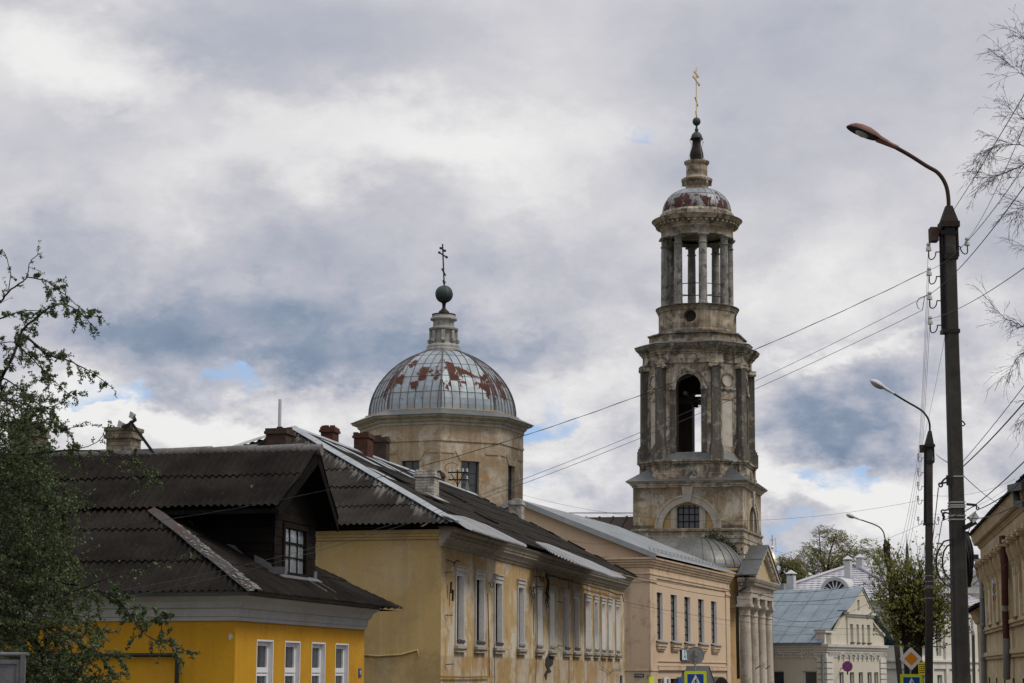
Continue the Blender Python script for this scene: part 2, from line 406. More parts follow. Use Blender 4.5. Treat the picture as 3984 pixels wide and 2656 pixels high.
def sheet_metal(name, col, rough=.38, metal=.55, rust=None, rust_t=.62, zband=None, var=.18, streak=.25, rust_s=.95):
    t = NT(name); n = t.noise(.8, 7, .6); n2 = t.noise(3.0, 8, .65, loc=(2, 5, 1)); st = t.noise(1, 6, .6, v=t.scale(t.tc, (3, 3, .25)))
    c = t.mix(t.mr(n, .3, .7), tuple(x * (1 - var) for x in col), tuple(min(1, x * (1 + var)) for x in col))
    c = t.mix(t.math('MULTIPLY', t.mr(st, .5, .7), streak), c, tuple(x * .45 for x in col)); r_ = t.mr(n2, .3, .7, rough - .06, rough + .14); mt = metal
    if rust:
        v = t.comb(t.sep()[0], t.sep()[1], t.math('MULTIPLY', t.sep()[2], .85)); n4 = t.noise(rust_s, 9, .6, v=v, loc=(11, 3, 7), dist=.25)
        if zband:
            z = t.sep()[2]; g = t.math('MULTIPLY', t.mr(z, zband[0], zband[1]), t.mr(z, zband[2], zband[3], 1, 0)); n4 = t.math('ADD', n4, t.math('MULTIPLY', t.math('SUBTRACT', g, 1.0), .22))
        fr = t.mr(n4, rust_t, rust_t + .018); fe = t.mr(n4, rust_t - .05, rust_t + .03); rc = t.mix(t.noise(5, 7, .7), tuple(x * .55 for x in rust), tuple(x * 1.5 for x in rust))
        c = t.mix(t.math('MULTIPLY', fe, .35), c, rust); c = t.mix(fr, c, rc); r_ = t.mix(fr, r_, (.9, .9, .9)); mt = t.math('MULTIPLY', t.math('SUBTRACT', 1.0, fr), metal)
    t.bump(t.math('ADD', n, t.math('MULTIPLY', n2, .3)), .02); return t.done(c, r_, mt, .5)

def panel_metal(name, col, rust, thr, z0, z1, z2, z3, sc=1.25):
    """dome sheets: each sheet has its own tone and its own readiness to rust (face attribute 'sheet')"""
    t = NT(name); at_ = t.N('ShaderNodeAttribute', attribute_name='sheet'); p = at_.outputs['Fac']; X = t.sep()
    n = t.noise(1.1, 7, .6); st = t.noise(1, 7, .62, v=t.scale(t.tc, (3.2, 3.2, .3))); n4 = t.noise(sc, 8, .62, loc=(11, 3, 7), v=t.scale(t.tc, (1, 1, .8))); fine = t.noise(7, 6, .65)
    c = t.mix(p, tuple(x * .78 for x in col), tuple(x * 1.2 for x in col)); c = t.mix(t.math('MULTIPLY', t.mr(n, .42, .65), .45), c, tuple(x * .62 for x in col))
    c = t.mix(t.math('MULTIPLY', t.mr(st, .5, .66), .6), c, (.30, .30, .28)); c = t.mix(t.math('MULTIPLY', t.mr(st, .42, .30), .35), c, (.12, .10, .09))
    g = t.math('MULTIPLY', t.mr(X[2], z0, z1), t.mr(X[2], z2, z3, 1, 0)); r_ = t.math('ADD', n4, t.math('MULTIPLY', t.math('SUBTRACT', p, .5), .19)); r_ = t.math('ADD', r_, t.math('MULTIPLY', t.math('SUBTRACT', g, 1.0), .25)); r_ = t.math('ADD', r_, t.math('MULTIPLY', t.math('SUBTRACT', fine, .5), .07)); r_ = t.math('ADD', r_, t.math('MULTIPLY', t.math('SUBTRACT', st, .5), .30))
    f = t.mr(r_, thr, thr + .03); fe = t.mr(r_, thr - .07, thr + .02); rc = t.mix(t.noise(4, 8, .7), tuple(x * .5 for x in rust), tuple(x * 1.5 for x in rust))
    c = t.mix(t.math('MULTIPLY', fe, .45), c, rust); c = t.mix(f, c, rc); t.bump(t.math('ADD', n, t.math('MULTIPLY', fine, .3)), .03)
    return t.done(c, t.mix(f, (.5, .5, .5), (.95, .95, .95)), t.math('MULTIPLY', t.math('SUBTRACT', 1.0, f), .25), .4)

def brick(name, a, b, mortar, soot_z=None, sx=4.0):
    t = NT(name); X = t.sep(); v = t.comb(t.math('ADD', X[0], X[1]), X[2], 0.0)
    n = t.N('ShaderNodeTexBrick'); t.put(n, 'Vector', v); t.put(n, 'Color1', a); t.put(n, 'Color2', b); t.put(n, 'Mortar', mortar)
    n.inputs['Scale'].default_value = sx; n.inputs['Mortar Size'].default_value = .03; n.inputs['Brick Width'].default_value = 1.0; n.inputs['Row Height'].default_value = .36; n.inputs['Bias'].default_value = -.1
    f = t.noise(4, 8, .65); c = t.mix(t.math('MULTIPLY', t.mr(f, .42, .68), .75), n.outputs['Color'], (.03, .027, .025))
    if soot_z is not None: c = t.mix(t.math('MULTIPLY', t.mr(t.math('ADD', X[2], t.math('MULTIPLY', f, .25)), soot_z, soot_z + .25), .85), c, (.022, .02, .019))
    t.bump(t.math('ADD', n.outputs['Fac'], t.math('MULTIPLY', f, -.5)), .012, -1.0); return t.done(c, .95, 0, .1)

def glass(name, col=(.02, .024, .028), rough=.08):
    t = NT(name); n = t.noise(1.5, 4, .5); t.bump(n, .01); return t.done(t.mix(n, col, tuple(x * 2.2 for x in col)), rough, 0, .5)
def flat(name, col, rough=.6, spec=.3, metal=0.0):
    t = NT(name); n = t.noise(6, 5, .6); return t.done(t.mix(t.mr(n, .3, .75), tuple(x * .86 for x in col), col), rough, metal, spec)
def leaf(name, a, b, c3, sc=2.5, trans=.25):
    t = NT(name); n = t.noise(sc, 3, .5); n2 = t.noise(sc * 9, 2, .5, loc=(1, 2, 3)); c = t.mix(t.mr(n, .35, .65), a, b); c = t.mix(t.mr(n2, .5, .62), c, c3)
    t.done(c, .6, 0, .3); tr = t.N('ShaderNodeBsdfTranslucent'); t.put(tr, 0, c); mx = t.N('ShaderNodeMixShader'); mx.inputs[0].default_value = trans
    t.t.links.new(t.b.outputs[0], mx.inputs[1]); t.t.links.new(tr.outputs[0], mx.inputs[2]); t.t.links.new(mx.outputs[0], t.t.nodes['Material Output'].inputs[0]); return t.m

M = {}
M['asphalt'] = paint('asphalt', (.05, .05, .052), .2, .9, dirt_amt=.1)
M['paving'] = paint('paving', (.22, .21, .20), .15, .9)
M['soil'] = paint('soil', (.07, .075, .035), .4, .95)
M['yellow_wall'] = plaster('yellow wall', (.45, .235, .016), (.50, .285, .04), (.33, .155, .013), .5, .5, .45, bumpd=.004, drips=((1.06, .7, .45),))
M['grey_paint'] = plaster('grey paint', (.33, .325, .32), (.39, .39, .39), (.18, .175, .17), .4, .3, .2, bumpd=.003)
M['slate_dark'] = slate('dark slate', (.0095, .0082, .0074), (.024, .021, .0185), (.005, .0045, .004), .675)
M['slate_mid'] = slate('weathered slate', (.017, .0155, .014), (.036, .032, .0275), (.010, .009, .008), .74, hip=(.52, -.52, -6.67, 6.75))
M['lichen_cap'] = slate('lichened cap', (.085, .080, .076), (.15, .145, .14), (.05, .045, .04), .55)
M['rust_cap'] = sheet_metal('rusty cap', (.032, .027, .025), .8, .0, rust=(.038, .021, .016), rust_t=.5)
M['lichen_spots'] = plaster('lichen', (.14, .14, .135), (.20, .20, .19), (.06, .06, .055), .5, .6, .2, sc=6)
M['dark_wood'] = paint('dark boards', (.013, .0102, .009), .3, .9, spec=.05, dirt=(.01, .009, .008), dirt_amt=.4, sc=3)
M['black_wood'] = paint('black boards', (.007, .006, .0055), .3, .95, spec=.03, sc=3)
M['white_frame'] = paint('white frame', (.62, .62, .64), .05, .4, dirt_amt=.08)
M['old_white'] = plaster('old white', (.42, .40, .37), (.52, .50, .47), (.22, .20, .17), .4, .35, .35, bumpd=.006)
M['reveal_white'] = plaster('reveal white', (.84, .815, .78), (.88, .86, .83), (.50, .46, .40), .3, .35, .2, bumpd=.004, sc=.8)
M['cornice_grey'] = plaster('cornice grey', (.33, .295, .24), (.46, .42, .36), (.13, .11, .085), .5, .6, .45, bumpd=.01, sc=1.3)
M['ochre_house'] = plaster('ochre house wall', (.43, .30, .14), (.53, .47, .37), (.215, .16, .09), 1.0, .5, .5, soot=(.20, .10, .03), stripes=((18.25, .22, .75), (22.0, .2, .6), (23.6, .5, .35)), bumpd=.008, lt=(.47, .54), dt=(.53, .60), sc=1.3, drips=((3.5, 1.6, .25), (.45, 1.6, .35)))
M['ochre_end'] = plaster('ochre end wall', (.46, .325, .135), (.53, .44, .28), (.235, .195, .13), .5, .4, .28, soot=(.11, .09, .06), bands=((-5, -1.0, .9), (-1.4, .5, .35)), bumpd=.008)
M['sheet_blue'] = sheet_metal('galvanised flashing', (.245, .265, .275), .55, .15, streak=.55)
M['sheet_white'] = sheet_metal('white sheets', (.175, .18, .185), .55, .1, streak=.5, var=.3)
M['lantern_grey'] = plaster('lantern grey', (.30, .29, .265), (.42, .41, .38), (.10, .092, .08), .6, .7, .6, bumpd=.012, sc=2.2)
M['socket_iron'] = paint('socket iron', (.022, .014, .012), .3, .8, dirt=(.010, .008, .008), dirt_amt=.5)
M['rib_roof'] = sheet_metal('seamed roof', (.46, .475, .48), .36, .5, streak=.2)
M['lead_roof'] = sheet_metal('grey roof', (.095, .10, .10), .45, .45, streak=.4)
M['conch_roof'] = sheet_metal('apse roof', (.112, .114, .110), .5, .35, streak=.5, var=.35)
M['blue_roof'] = sheet_metal('blue grey roof', (.145, .185, .215), .5, .15, streak=.25, var=.22)
M['tile_roof'] = sheet_metal('tile roof', (.36, .35, .38), .4, .1, streak=.15, var=.1)
M['dome'] = panel_metal('dome sheets', (.245, .29, .325), (.066, .022, .0135), .488, 17.0, 18.3, 19.7, 20.5)
M['belfry_dome'] = panel_metal('belfry dome sheets', (.21, .225, .24), (.055, .021, .015), .47, 28.9, 29.4, 30.2, 30.9, 1.6)
M['brick_red'] = brick('red brick', (.115, .032, .018), (.048, .021, .016), (.065, .055, .048))
M['brick_sooty'] = brick('sooty brick', (.085, .043, .03), (.04, .034, .028), (.05, .045, .04))
M['brick_cream'] = brick('cream brick', (.27, .225, .165), (.20, .165, .125), (.10, .085, .07))
M['brick_white'] = brick('white brick', (.46, .43, .38), (.37, .34, .30), (.12, .11, .10))
M['pink_wall'] = plaster('pink wall', (.54, .405, .285), (.60, .465, .35), (.42, .305, .215), .35, .25, .22, bumpd=.004, bands=((-.3, .25, .25),))
M['pink_dirty'] = plaster('pink cornice', (.54, .41, .285), (.60, .465, .345), (.20, .135, .09), .3, .55, .3, bumpd=.006)
SOOT = (.055, .048, .040)
M['tower_low'] = plaster('tower base wall', (.36, .28, .175), (.49, .44, .36), (.17, .138, .095), .9, .7, .6, soot=SOOT, bands=((6.0, 9.2, .85), (11.6, 12.2, .8)), patch=((.36, .235, .08), .625), bumpd=.012, sc=1.2, lt=(.50, .55), dt=(.54, .60), drips=((11.5, 1.3, .75), (9.0, 1.6, .8)))
M['tower_mid'] = plaster('tower pedestal', (.39, .315, .225), (.55, .50, .41), (.115, .096, .075), .8, .75, .65, soot=(.045, .042, .036), bands=((11.7, 12.9, .95), (13.5, 14.1, .75)), bumpd=.014, sc=1.5, lt=(.50, .55), dt=(.54, .60), drips=((13.5, .9, .8), (8.9, 1.2, .7)))
M['tower_bell'] = plaster('bell tier wall', (.41, .315, .205), (.58, .525, .44), (.13, .105, .08), .95, .8, .7, soot=SOOT, bands=((13.3, 15.4, .9), (20.2, 21.6, .8)), bumpd=.014, sc=1.5, lt=(.495, .535), dt=(.53, .58), drips=((19.6, 1.6, .85), (18.0, 2.5, .55)))
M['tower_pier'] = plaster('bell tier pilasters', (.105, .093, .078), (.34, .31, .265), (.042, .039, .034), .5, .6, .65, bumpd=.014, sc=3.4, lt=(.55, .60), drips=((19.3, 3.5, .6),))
M['tower_top'] = plaster('belfry wall', (.30, .24, .165), (.46, .415, .345), (.09, .074, .058), .75, .8, .7, soot=SOOT, bands=((20.9, 22.0, .9), (23.0, 23.5, .8)), bumpd=.012, sc=1.3, lt=(.50, .55), dt=(.53, .59), drips=((23.4, 1.1, .85), (28.3, .7, .7), (32.4, .7, .7)))
M['tower_col'] = plaster('belfry columns', (.20, .19, .172), (.33, .32, .30), (.065, .058, .048), .7, .75, .6, bumpd=.01, sc=2, lt=(.50, .56), dt=(.53, .60))
M['tower_trim'] = plaster('tower mouldings', (.30, .255, .19), (.49, .455, .39), (.07, .06, .05), .7, .85, .65, bumpd=.012, sc=1.6, lt=(.51, .56), dt=(.50, .57), drips=((20.7, .8, .85), (13.9, .5, .8)))
M['white_trim'] = plaster('white mouldings', (.36, .32, .265), (.48, .45, .40), (.14, .12, .095), .6, .65, .5, bumpd=.008, sc=1.6)
M['tower_panel'] = plaster('belfry panel', (.47, .43, .38), (.56, .53, .48), (.24, .19, .13), .5, .5, .45, bumpd=.01, sc=1.6)
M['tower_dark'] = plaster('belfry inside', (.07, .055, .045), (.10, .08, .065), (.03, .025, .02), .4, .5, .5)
M['drum_wall'] = plaster('drum wall', (.36, .285, .195), (.50, .44, .35), (.20, .15, .095), .9, .5, .55, soot=(.25, .165, .085), bands=((7, 14.6, .55),), patch=((.40, .235, .11), .655), bumpd=.01, sc=1.2, lt=(.49, .55), dt=(.54, .62), drips=((16.2, 1.2, .5),))
M['porch_white'] = plaster('portico plaster', (.45, .395, .33), (.56, .52, .46), (.22, .175, .125), .6, .6, .6, bumpd=.008, sc=1.4, dt=(.53, .62), drips=((5.4, 1.2, .5), (2.6, 2.0, .4)))
M['lean_wall'] = plaster('apse wall', (.44, .285, .12), (.50, .40, .27), (.24, .17, .10), .6, .4, .4, bumpd=.01)
M['ochre_trim'] = plaster('ochre mouldings', (.42, .325, .20), (.52, .44, .32), (.22, .16, .09), .5, .4, .35, bumpd=.008)
M['ochre_right'] = plaster('pale ochre wall', (.45, .355, .205), (.54, .47, .35), (.23, .175, .105), .8, .55, .55, bumpd=.008, lt=(.50, .56), dt=(.53, .62), drips=((5.2, 1.5, .5), (1.9, 1.2, .5)))
M['cream_wall'] = plaster('cream wall', (.51, .47, .385), (.57, .54, .47), (.34, .30, .235), .4, .25, .25, bumpd=.004)
M['cream_white'] = plaster('white house trim', (.56, .535, .49), (.62, .60, .56), (.32, .28, .24), .4, .35, .3, bumpd=.005)
M['pale_wall'] = plaster('pale wall', (.54, .52, .45), (.60, .585, .53), (.38, .35, .28), .4, .2, .2, bumpd=.003)
M['concrete'] = plaster('pole concrete', (.043, .039, .035), (.085, .079, .07), (.02, .018, .016), .6, .6, .6, bumpd=.006, sc=2.5)
M['seam'] = paint('rusty seam', (.10, .085, .08), .3, .8, dirt=(.035, .018, .013), dirt_amt=.8, sc=3)
M['black_iron'] = paint('black iron', (.014, .013, .013), .3, .6, dirt=(.03, .015, .01), dirt_amt=.3)
M['rust_iron'] = paint('rusty iron', (.045, .022, .016), .3, .8, dirt=(.015, .01, .008), dirt_amt=.4)
M['lamp_red'] = paint('lamp primer red', (.13, .05, .04), .3, .6, dirt=(.24, .22, .21), dirt_amt=.5, sc=7)
M['lamp_grey'] = paint('lamp grey', (.42, .43, .44), .1, .5, dirt_amt=.15)
M['lamp_glass'] = flat('lamp glass', (.30, .30, .28), .25, .5)
M['strap'] = flat('steel strap', (.30, .29, .27), .5, .4, .4)
M['insul'] = paint('insulator', (.40, .41, .40), .15, .35, dirt=(.04, .04, .04), dirt_amt=.55, sc=14)
M['cable'] = flat('black cable', (.010, .010, .011), .6)
M['cable_blue'] = flat('weathered wire', (.06, .075, .08), .6)
M['glass'] = glass('window glass')
M['glass_grey'] = glass('dusty glass', (.07, .075, .07), .25)
M['glass_sky'] = glass('clear pane', (.10, .11, .12), .05)
M['bark'] = paint('bark', (.020, .016, .013), .4, .95, sc=9)
M['twig'] = paint('birch twig', (.014, .0115, .011), .3, .9, sc=9)
M['apple_leaf'] = leaf('apple leaves', (.034, .054, .014), (.065, .092, .028), (.14, .165, .09), trans=.28)
M['linden_leaf'] = leaf('linden leaves', (.13, .15, .022), (.19, .20, .04), (.23, .20, .06), 1.2, trans=.4)
M['willow_leaf'] = leaf('willow leaves', (.17, .185, .06), (.23, .225, .09), (.27, .22, .12), .4, trans=.45)
M['moss'] = leaf('moss', (.025, .03, .012), (.035, .04, .015), (.05, .05, .02))
M['copper'] = sheet_metal('green copper', (.020, .036, .031), .6, .2, streak=.5, var=.3)
M['tar_black'] = paint('tarred metal', (.011, .008, .007), .4, .6, dirt=(.05, .02, .012), dirt_amt=.5)
M['gilt'] = flat('gilding', (.75, .62, .38), .35, .5, .5)
M['pipe_black'] = flat('black pipe', (.012, .011, .012), .45)
M['pipe_grey'] = paint('grey downpipe', (.19, .20, .20), .15, .6, dirt_amt=.3)
M['pipe_dark'] = paint('dark downpipe', (.045, .047, .045), .2, .6, dirt_amt=.3)
M['pipe_maroon'] = paint('maroon downpipe', (.06, .017, .015), .2, .6, dirt_amt=.3)
M['pipe_ochre'] = paint('painted pipe', (.24, .13, .03), .2, .8, dirt_amt=.4)
M['sign_lime'] = flat('lime sign border', (.52, .62, .01), .45)
M['sign_blue'] = flat('sign blue', (.008, .055, .24), .45)
M['sign_white'] = flat('sign white', (.62, .62, .63), .45)
M['sign_black'] = flat('sign black', (.008, .008, .008), .5)
M['sign_orange'] = flat('sign orange', (.62, .22, .006), .45)
M['sign_red'] = flat('sign red', (.36, .02, .02), .45)
M['sign_back'] = paint('bare sign metal', (.20, .205, .205), .1, .5, dirt_amt=.2)
M['sign_yellow'] = flat('yellow card', (.70, .55, .03), .6)
M['teal_letters'] = flat('teal letters', (.03, .17, .27), .5)
M['plate_navy'] = flat('navy plate', (.012, .022, .06), .5)
M['galv'] = paint('galvanised board', (.11, .11, .115), .25, .6, dirt=(.05, .05, .05), dirt_amt=.5, sc=7)
# ------------------------------------------------------------------ ground, road, pavements
HA = Frame(at(917, 2415, 40), 12.7); HB = Frame(at(1717, 2122, 54), 12.7); PK = Frame(at(2524, 2166, 95), 18.0)
OC = Frame(at(3826, 2447, 87), 9.4); WH = Frame(at(3212, 2506, 126), 33.0)
_c = Frame(at(2885, 2000, 120), 16.5); TW = Frame(_c.w(-3.5, 3.5), 16.5)
def sheet(name, mat, left, right, dz):
    mb = MB(); n = len(left)
    for i in range(n - 1):
        q = [left[i], right[i], right[i + 1], left[i + 1]]; mb.poly(*[(x, y, gz(y) + dz) for x, y in q])
    o = mb.build(name, mat); tag(o, kind='structure'); return o
Ys = [-30, 0, 8, 20, 40, 60, 80, 92, 110, 130, 160, 220, 400]
def fx(Y):            # street frontage on the left side
    if Y < 92: return -14.4 + .2252 * Y
    if Y < 125: return 6.3 + .30 * (Y - 92)
    return 16.2 + .62 * (Y - 125)
mb = MB(); ys = [-300, 8, 92, 3000]
for i in range(3): mb.poly(*[(x, y, gz(y)) for x, y in ((-2500, ys[i]), (2500, ys[i]), (2500, ys[i + 1]), (-2500, ys[i + 1]))])
tag(mb.build('ground', M['soil']), kind='structure')
sheet('pavement', M['paving'], [(fx(y), y) for y in Ys], [(fx(y) + 2.6, y) for y in Ys], .14)
sheet('road', M['asphalt'], [(fx(y) + 2.6, y) for y in Ys], [(fx(y) + 9.6, y) for y in Ys], .004)
sheet('pavement', M['paving'], [(fx(y) + 9.6, y) for y in Ys], [(fx(y) + 12.5, y) for y in Ys], .14)
def kerb(off):
    mb = MB()
    for a, b in zip(Ys[:-1], Ys[1:]): mb.beam((fx(a) + off, a, gz(a) + .07), (fx(b) + off, b, gz(b) + .07), .15, .16)
    tag(mb.build('kerb', M['paving']), kind='structure')
kerb(2.68); kerb(9.52)

def chimney(parent, fr, x, y, z0, z1, wx, wy, mat, cap=.06, flue=None, capn=2, name='chimney'):
    mb = MB(); mb.box(x - wx / 2, x + wx / 2, y - wy / 2, y + wy / 2, z0, z1 - .09 * capn)
    for k in range(capn):
        o = cap * (1 if k % 2 == 0 else .45); mb.box(x - wx / 2 - o, x + wx / 2 + o, y - wy / 2 - o, y + wy / 2 + o, z1 - .09 * (capn - k), z1 - .09 * (capn - k - 1) - .002)
    rn = random.Random(int(x * 100)); 
    for k in range(5):       # broken top course
        a = rn.uniform(-.5, .5) * wx * .8; b = rn.choice((-.5, .5)) * wy * .8; mb.box(x + a - .08, x + a + .08, y + b - .06, y + b + .06, z1 - .005, z1 + rn.uniform(.03, .09))
    c = mb.build(name, mat, parent)
    if flue:
        t = MB(); t.tube([(x, y, z1 - .1), (x, y, z1 + flue)], .055, 8); t.build('flue_pipe', M['lamp_grey'], c)
    return c
def insulator(mb_iron, mb_cap, p, side, s=1.0, axis=(1, 0, 0)):
    """J-shaped pin with a porcelain bell; p = where the pin leaves its support, side = -1 / +1 along axis"""
    p = Vector(p); a = Vector(axis) * side
    pts = [p, p + a * .10 * s]
    for k in range(9):
        t = PI * k / 8; pts.append(p + a * (.10 + .07 - .07 * math.cos(t)) * s + Vector((0, 0, -.10 - .07 * math.sin(t) + .10 * (1 - k / 8) ** 2)) * s)
    pts.append(p + a * .24 * s + Vector((0, 0, .02)) * s)
    mb_iron.tube(pts, .012 * s, 6)
    c = p + a * .24 * s
    mb_cap.lathe([(0, .18), (.035, .175), (.045, .14), (.03, .115), (.05, .09), (.055, .02), (.03, .015), (0, .03)], 10, (0, 0))
    n = 10 * 8
    for i in range(len(mb_cap.v) - n, len(mb_cap.v)):
        v = mb_cap.v[i]; mb_cap.v[i] = (c.x + v[0] * s, c.y + v[1] * s, c.z + v[2] * s)
# ------------------------------------------------------------------ yellow single-storey house with the dark roof
def yellow_house():
    F = HA; T = fthing('yellow_house', 'single-storey mustard yellow house with dark corrugated roof and wooden dormer', 'house', F)
    L = F.front(1418, 2454)[0]; zf = 1.08; X0 = -15.0
    holes = []; wins = []
    for a, b, py in ((150, 241, 1327), (313, 397, 1342), (467, 542, 1349), (604, 676, 1353)):
        y0, _ = F.front(900 + a * .6734, 2500); y1, _ = F.front(900 + b * .6734, 2500); z = F.front(1030, 2494)[1]
        holes.append(rect(y0, y1, -1.15, z)); wins.append((y0, y1, -1.15, z))
    w = MB(); w.holed(lambda u, v, d: (-d, u, v), rect(0, L, -4.2, zf), holes, .16)
    w.box(X0, -.45, .0, L, -4.2, zf - .002); w.box(-.45, 0, 0, .001, -4.2, zf); w.poly((-.45, L, -4.2), (0, L, -4.2), (0, L, zf), (-.45, L, zf))
    wall = w.build('wall', M['yellow_wall'], T)
    for y0, y1, z0, z1 in wins:
        f = MB(); x = -.13; t = .085
        f.box(x - .04, x + .03, y0 + .002, y1 - .002, z1 - t * 1.1, z1 - .002); f.box(x - .04, x + .03, y0 + .002, y1 - .002, z0, z0 + t)
        for yy in (y0 + .002, y1 - t - .002): f.box(x - .04, x + .028, yy, yy + t, z0, z1 - .003)
        f.box(x - .03, x + .04, y0 + .01, y1 - .01, .02, .13); f.box(x - .03, x + .025, y0 + .01 + t, y1 - .01 - t, -.05, .0)
        f.box(-.155, .004, y1 - .004, y1 + .03, z0, z1 + .03); f.box(-.155, .004, y0 - .03, y0 + .004, z0, z1 + .03); f.box(-.155, .005, y0 - .03, y1 + .03, z1 - .004, z1 + .03)
        win = f.build('window', M['white_frame'], T)
        g = MB(); g.box(x - .02, x - .012, y0 + t, y1 - t, z0 + t, z1 - t); g.build('pane', M['glass'], win)
        c = MB(); c.box(x - .10, x - .09, y0 + .05, y0 + (y1 - y0) * .42, .1, z1 - .05); c.build('curtain', M['glass_grey'], win)
    # cove cornice under the eaves
    prof = [(0, zf - .02), (.05, zf - .02), (.05, zf + .05), (.08, zf + .07), (.10, zf + .22), (.16, zf + .24), (.22, zf + .36), (.34, zf + .44), (.40, zf + .46), (.40, zf + .56), (0, zf + .56)]
    c = MB(); c.sweep([(X0, 0), (0, 0), (0, L)], prof); c.build('cornice', M['grey_paint'], T)
    # roof: hipped to the street, ridge square to the street, dormer roof runs on from the ridge
    ov = .62; ze = 1.60; yA, yB = -ov, L + 1.25; xe = .62; yc = L / 2 - .28; zr = 4.97; xr = -5.35; yd = yc - 2.1
    s1 = (zr - ze) / (yc - yA); V1 = Vector((0, 1, s1)).normalized(); k1 = math.hypot(1, s1)
    r = MB(); v_d = (yd - yA) * k1
    xh = xe + (xr - xe) * (yd - yA) / (yc - yA)
    corr(r, (0, yA, ze), (1, 0, 0), V1, [(X0 - .5, 0), (xe, 0), (xh, v_d + .05), (X0 - .5, v_d + .05)], .165, .028, 1.3, .026, 8, 3)
    corr(r, (0, yd, ze + (yd - yA) * s1 + .07), (1, 0, 0), V1, [(X0 - .5, -.02), (.14, -.02), (.32, (yc - yd) * k1), (X0 - .5, (yc - yd) * k1)], .165, .028, 1.45, .026, 8, 5)
    s2 = (zr - ze) / (xe - xr); V2 = Vector((-1, 0, s2)).normalized(); k2 = math.hypot(1, s2); yr = yc
    corr(r, (xe, 0, ze), (0, 1, 0), V2, [(yA, 0), (yB, 0), (yr, (xe - xr) * k2)], .165, .026, 1.4, .022, 8, 7)
    s3 = (zr - ze) / (yB - yc); V3 = Vector((0, -1, s3)).normalized(); k3 = math.hypot(1, s3)
    corr(r, (0, yB, ze), (1, 0, 0), V3, [(X0 - .5, 0), (xe, 0), (xr, (yB - yc) * k3), (X0 - .5, (yB - yc) * k3)], .165, .026, 1.4, .022, 4, 9)
    corr(r, (0, yc + 2.1, zr - 2.1 * s1 + .07), (1, 0, 0), Vector((0, -1, s1)).normalized(), [(-6, -.02), (.14, -.02), (.32, 2.1 * k1), (-6, 2.1 * k1)], .165, .028, 1.45, .026, 8, 11)
    r.poly((X0, yA + .08, ze - .045), (xe - .08, yA + .08, ze - .045), (xe - .08, yB - .08, ze - .045), (X0, yB - .08, ze - .045))
    roof = r.build('roof', M['slate_dark'], T)
    cp = MB(); rn = random.Random(2)
    x = X0 - .5
    while x < .30:
        x2 = min(x + 1.1, .34); dz = rn.uniform(-.012, .012)
        cp.tube([(x, yc, zr + .03 + dz), (x2 + .05, yc, zr + .045 + dz + rn.uniform(-.01, .015))], [.125, .135], 10); x = x2
    cp.build('ridge_cap', M['lichen_cap'], roof)
    hc = MB(); A = Vector((xe + .05, yA - .05, ze + .07)); B = Vector((xr, yc, zr + .07)); t0 = (yd - yA) / (yc - yA) - .005
    up = Vector((.35, -.45, 1)).normalized(); E = A + (B - A) * t0; d = (E - A).normalized(); sd = d.cross(up).normalized()
    for k in range(5):
        p, q = A + (E - A) * (k / 5), A + (E - A) * ((k + 1) / 5 + .01); o = up * (.012 * (k % 2))
        for sgn in (-1, 1): hc.extr([p + o, q + o, q + sd * sgn * .155 - up * .066 + o, p + sd * sgn * .155 - up * .066 + o], up * .012)
    hip = hc.build('hip_cap', M['rust_cap'], roof)
    lc = MB()
    for k in range(150):
        t = rn.random() ** 1.5 * .8; s_ = rn.uniform(-.135, .135); p = A + (E - A) * t + sd * s_ - up * (.085 * abs(s_) / .2 - .022); rr = rn.uniform(.018, .055)
        lc.add([p + d * rr * math.cos(a) * rn.uniform(.7, 1.5) + sd * rr * .8 * math.sin(a) * rn.uniform(.7, 1.2) for a in [2 * PI * j / 7 for j in range(7)]], [tuple(range(7))])
    tag(lc.build('lichen', M['lichen_spots'], hip), kind='stuff')
    # dormer
    xd = -.36; y0, y1 = F.front(1066, 2150, xd)[0], F.front(1224, 2150, xd)[0]; hw = max(yc - y0, y1 - yc); zb = ze + (xe - xd) * s2
    ztop = zr - hw * s1 - .04
    dm = MB(); zz = 1.9; k = 0
    while zz < ztop:                                   # lapped boards along the cheek
        z2 = min(zz + .19, ztop); o = .012 * (k % 2); dm.box(-5.0, xd - .02, y0 - .02 - o, y0 + .04, zz, z2 - .012); dm.box(-5.0, xd - .02, y1 - .04, y1 + .02 + o, zz, z2 - .012); zz = z2; k += 1
    wy0, wz1 = F.front(1102, 2041, xd); wy1, wz0 = F.front(1190, 2246, xd); wz1 = F.front(1102, 2041, xd)[1]; wz0 = F.front(1102, 2232, xd)[1]
    dm.holed(lambda u, v, d: (xd - d, u, v), [(y0, zb - .5), (y1, zb - .5), (y1, ztop), (yc, zr - .12), (y0, ztop)], [rect(wy0, wy1, wz0, wz1)], .12)
    dm.box(xd - 4, xd - .13, y0 + .05, y1 - .05, 1.9, ztop - .03)
    zz = zb - .1; k = 0
    while zz < ztop + .5:
        if not (zz + .19 > wz0 - .05 and zz < wz1 + .05): dm.box(xd, xd + .012 + .008 * (k % 2), y0 - .02, y1 + .02, zz, min(zz + .178, ztop))
        else:
            dm.box(xd, xd + .012 + .008 * (k % 2), y0 - .02, wy0 - .1, zz, zz + .178); dm.box(xd, xd + .012 + .008 * (k % 2), wy1 + .1, y1 + .02, zz, zz + .178)
        zz += .19; k += 1
    dorm = dm.build('dormer', M['dark_wood'], T)
    v = MB()
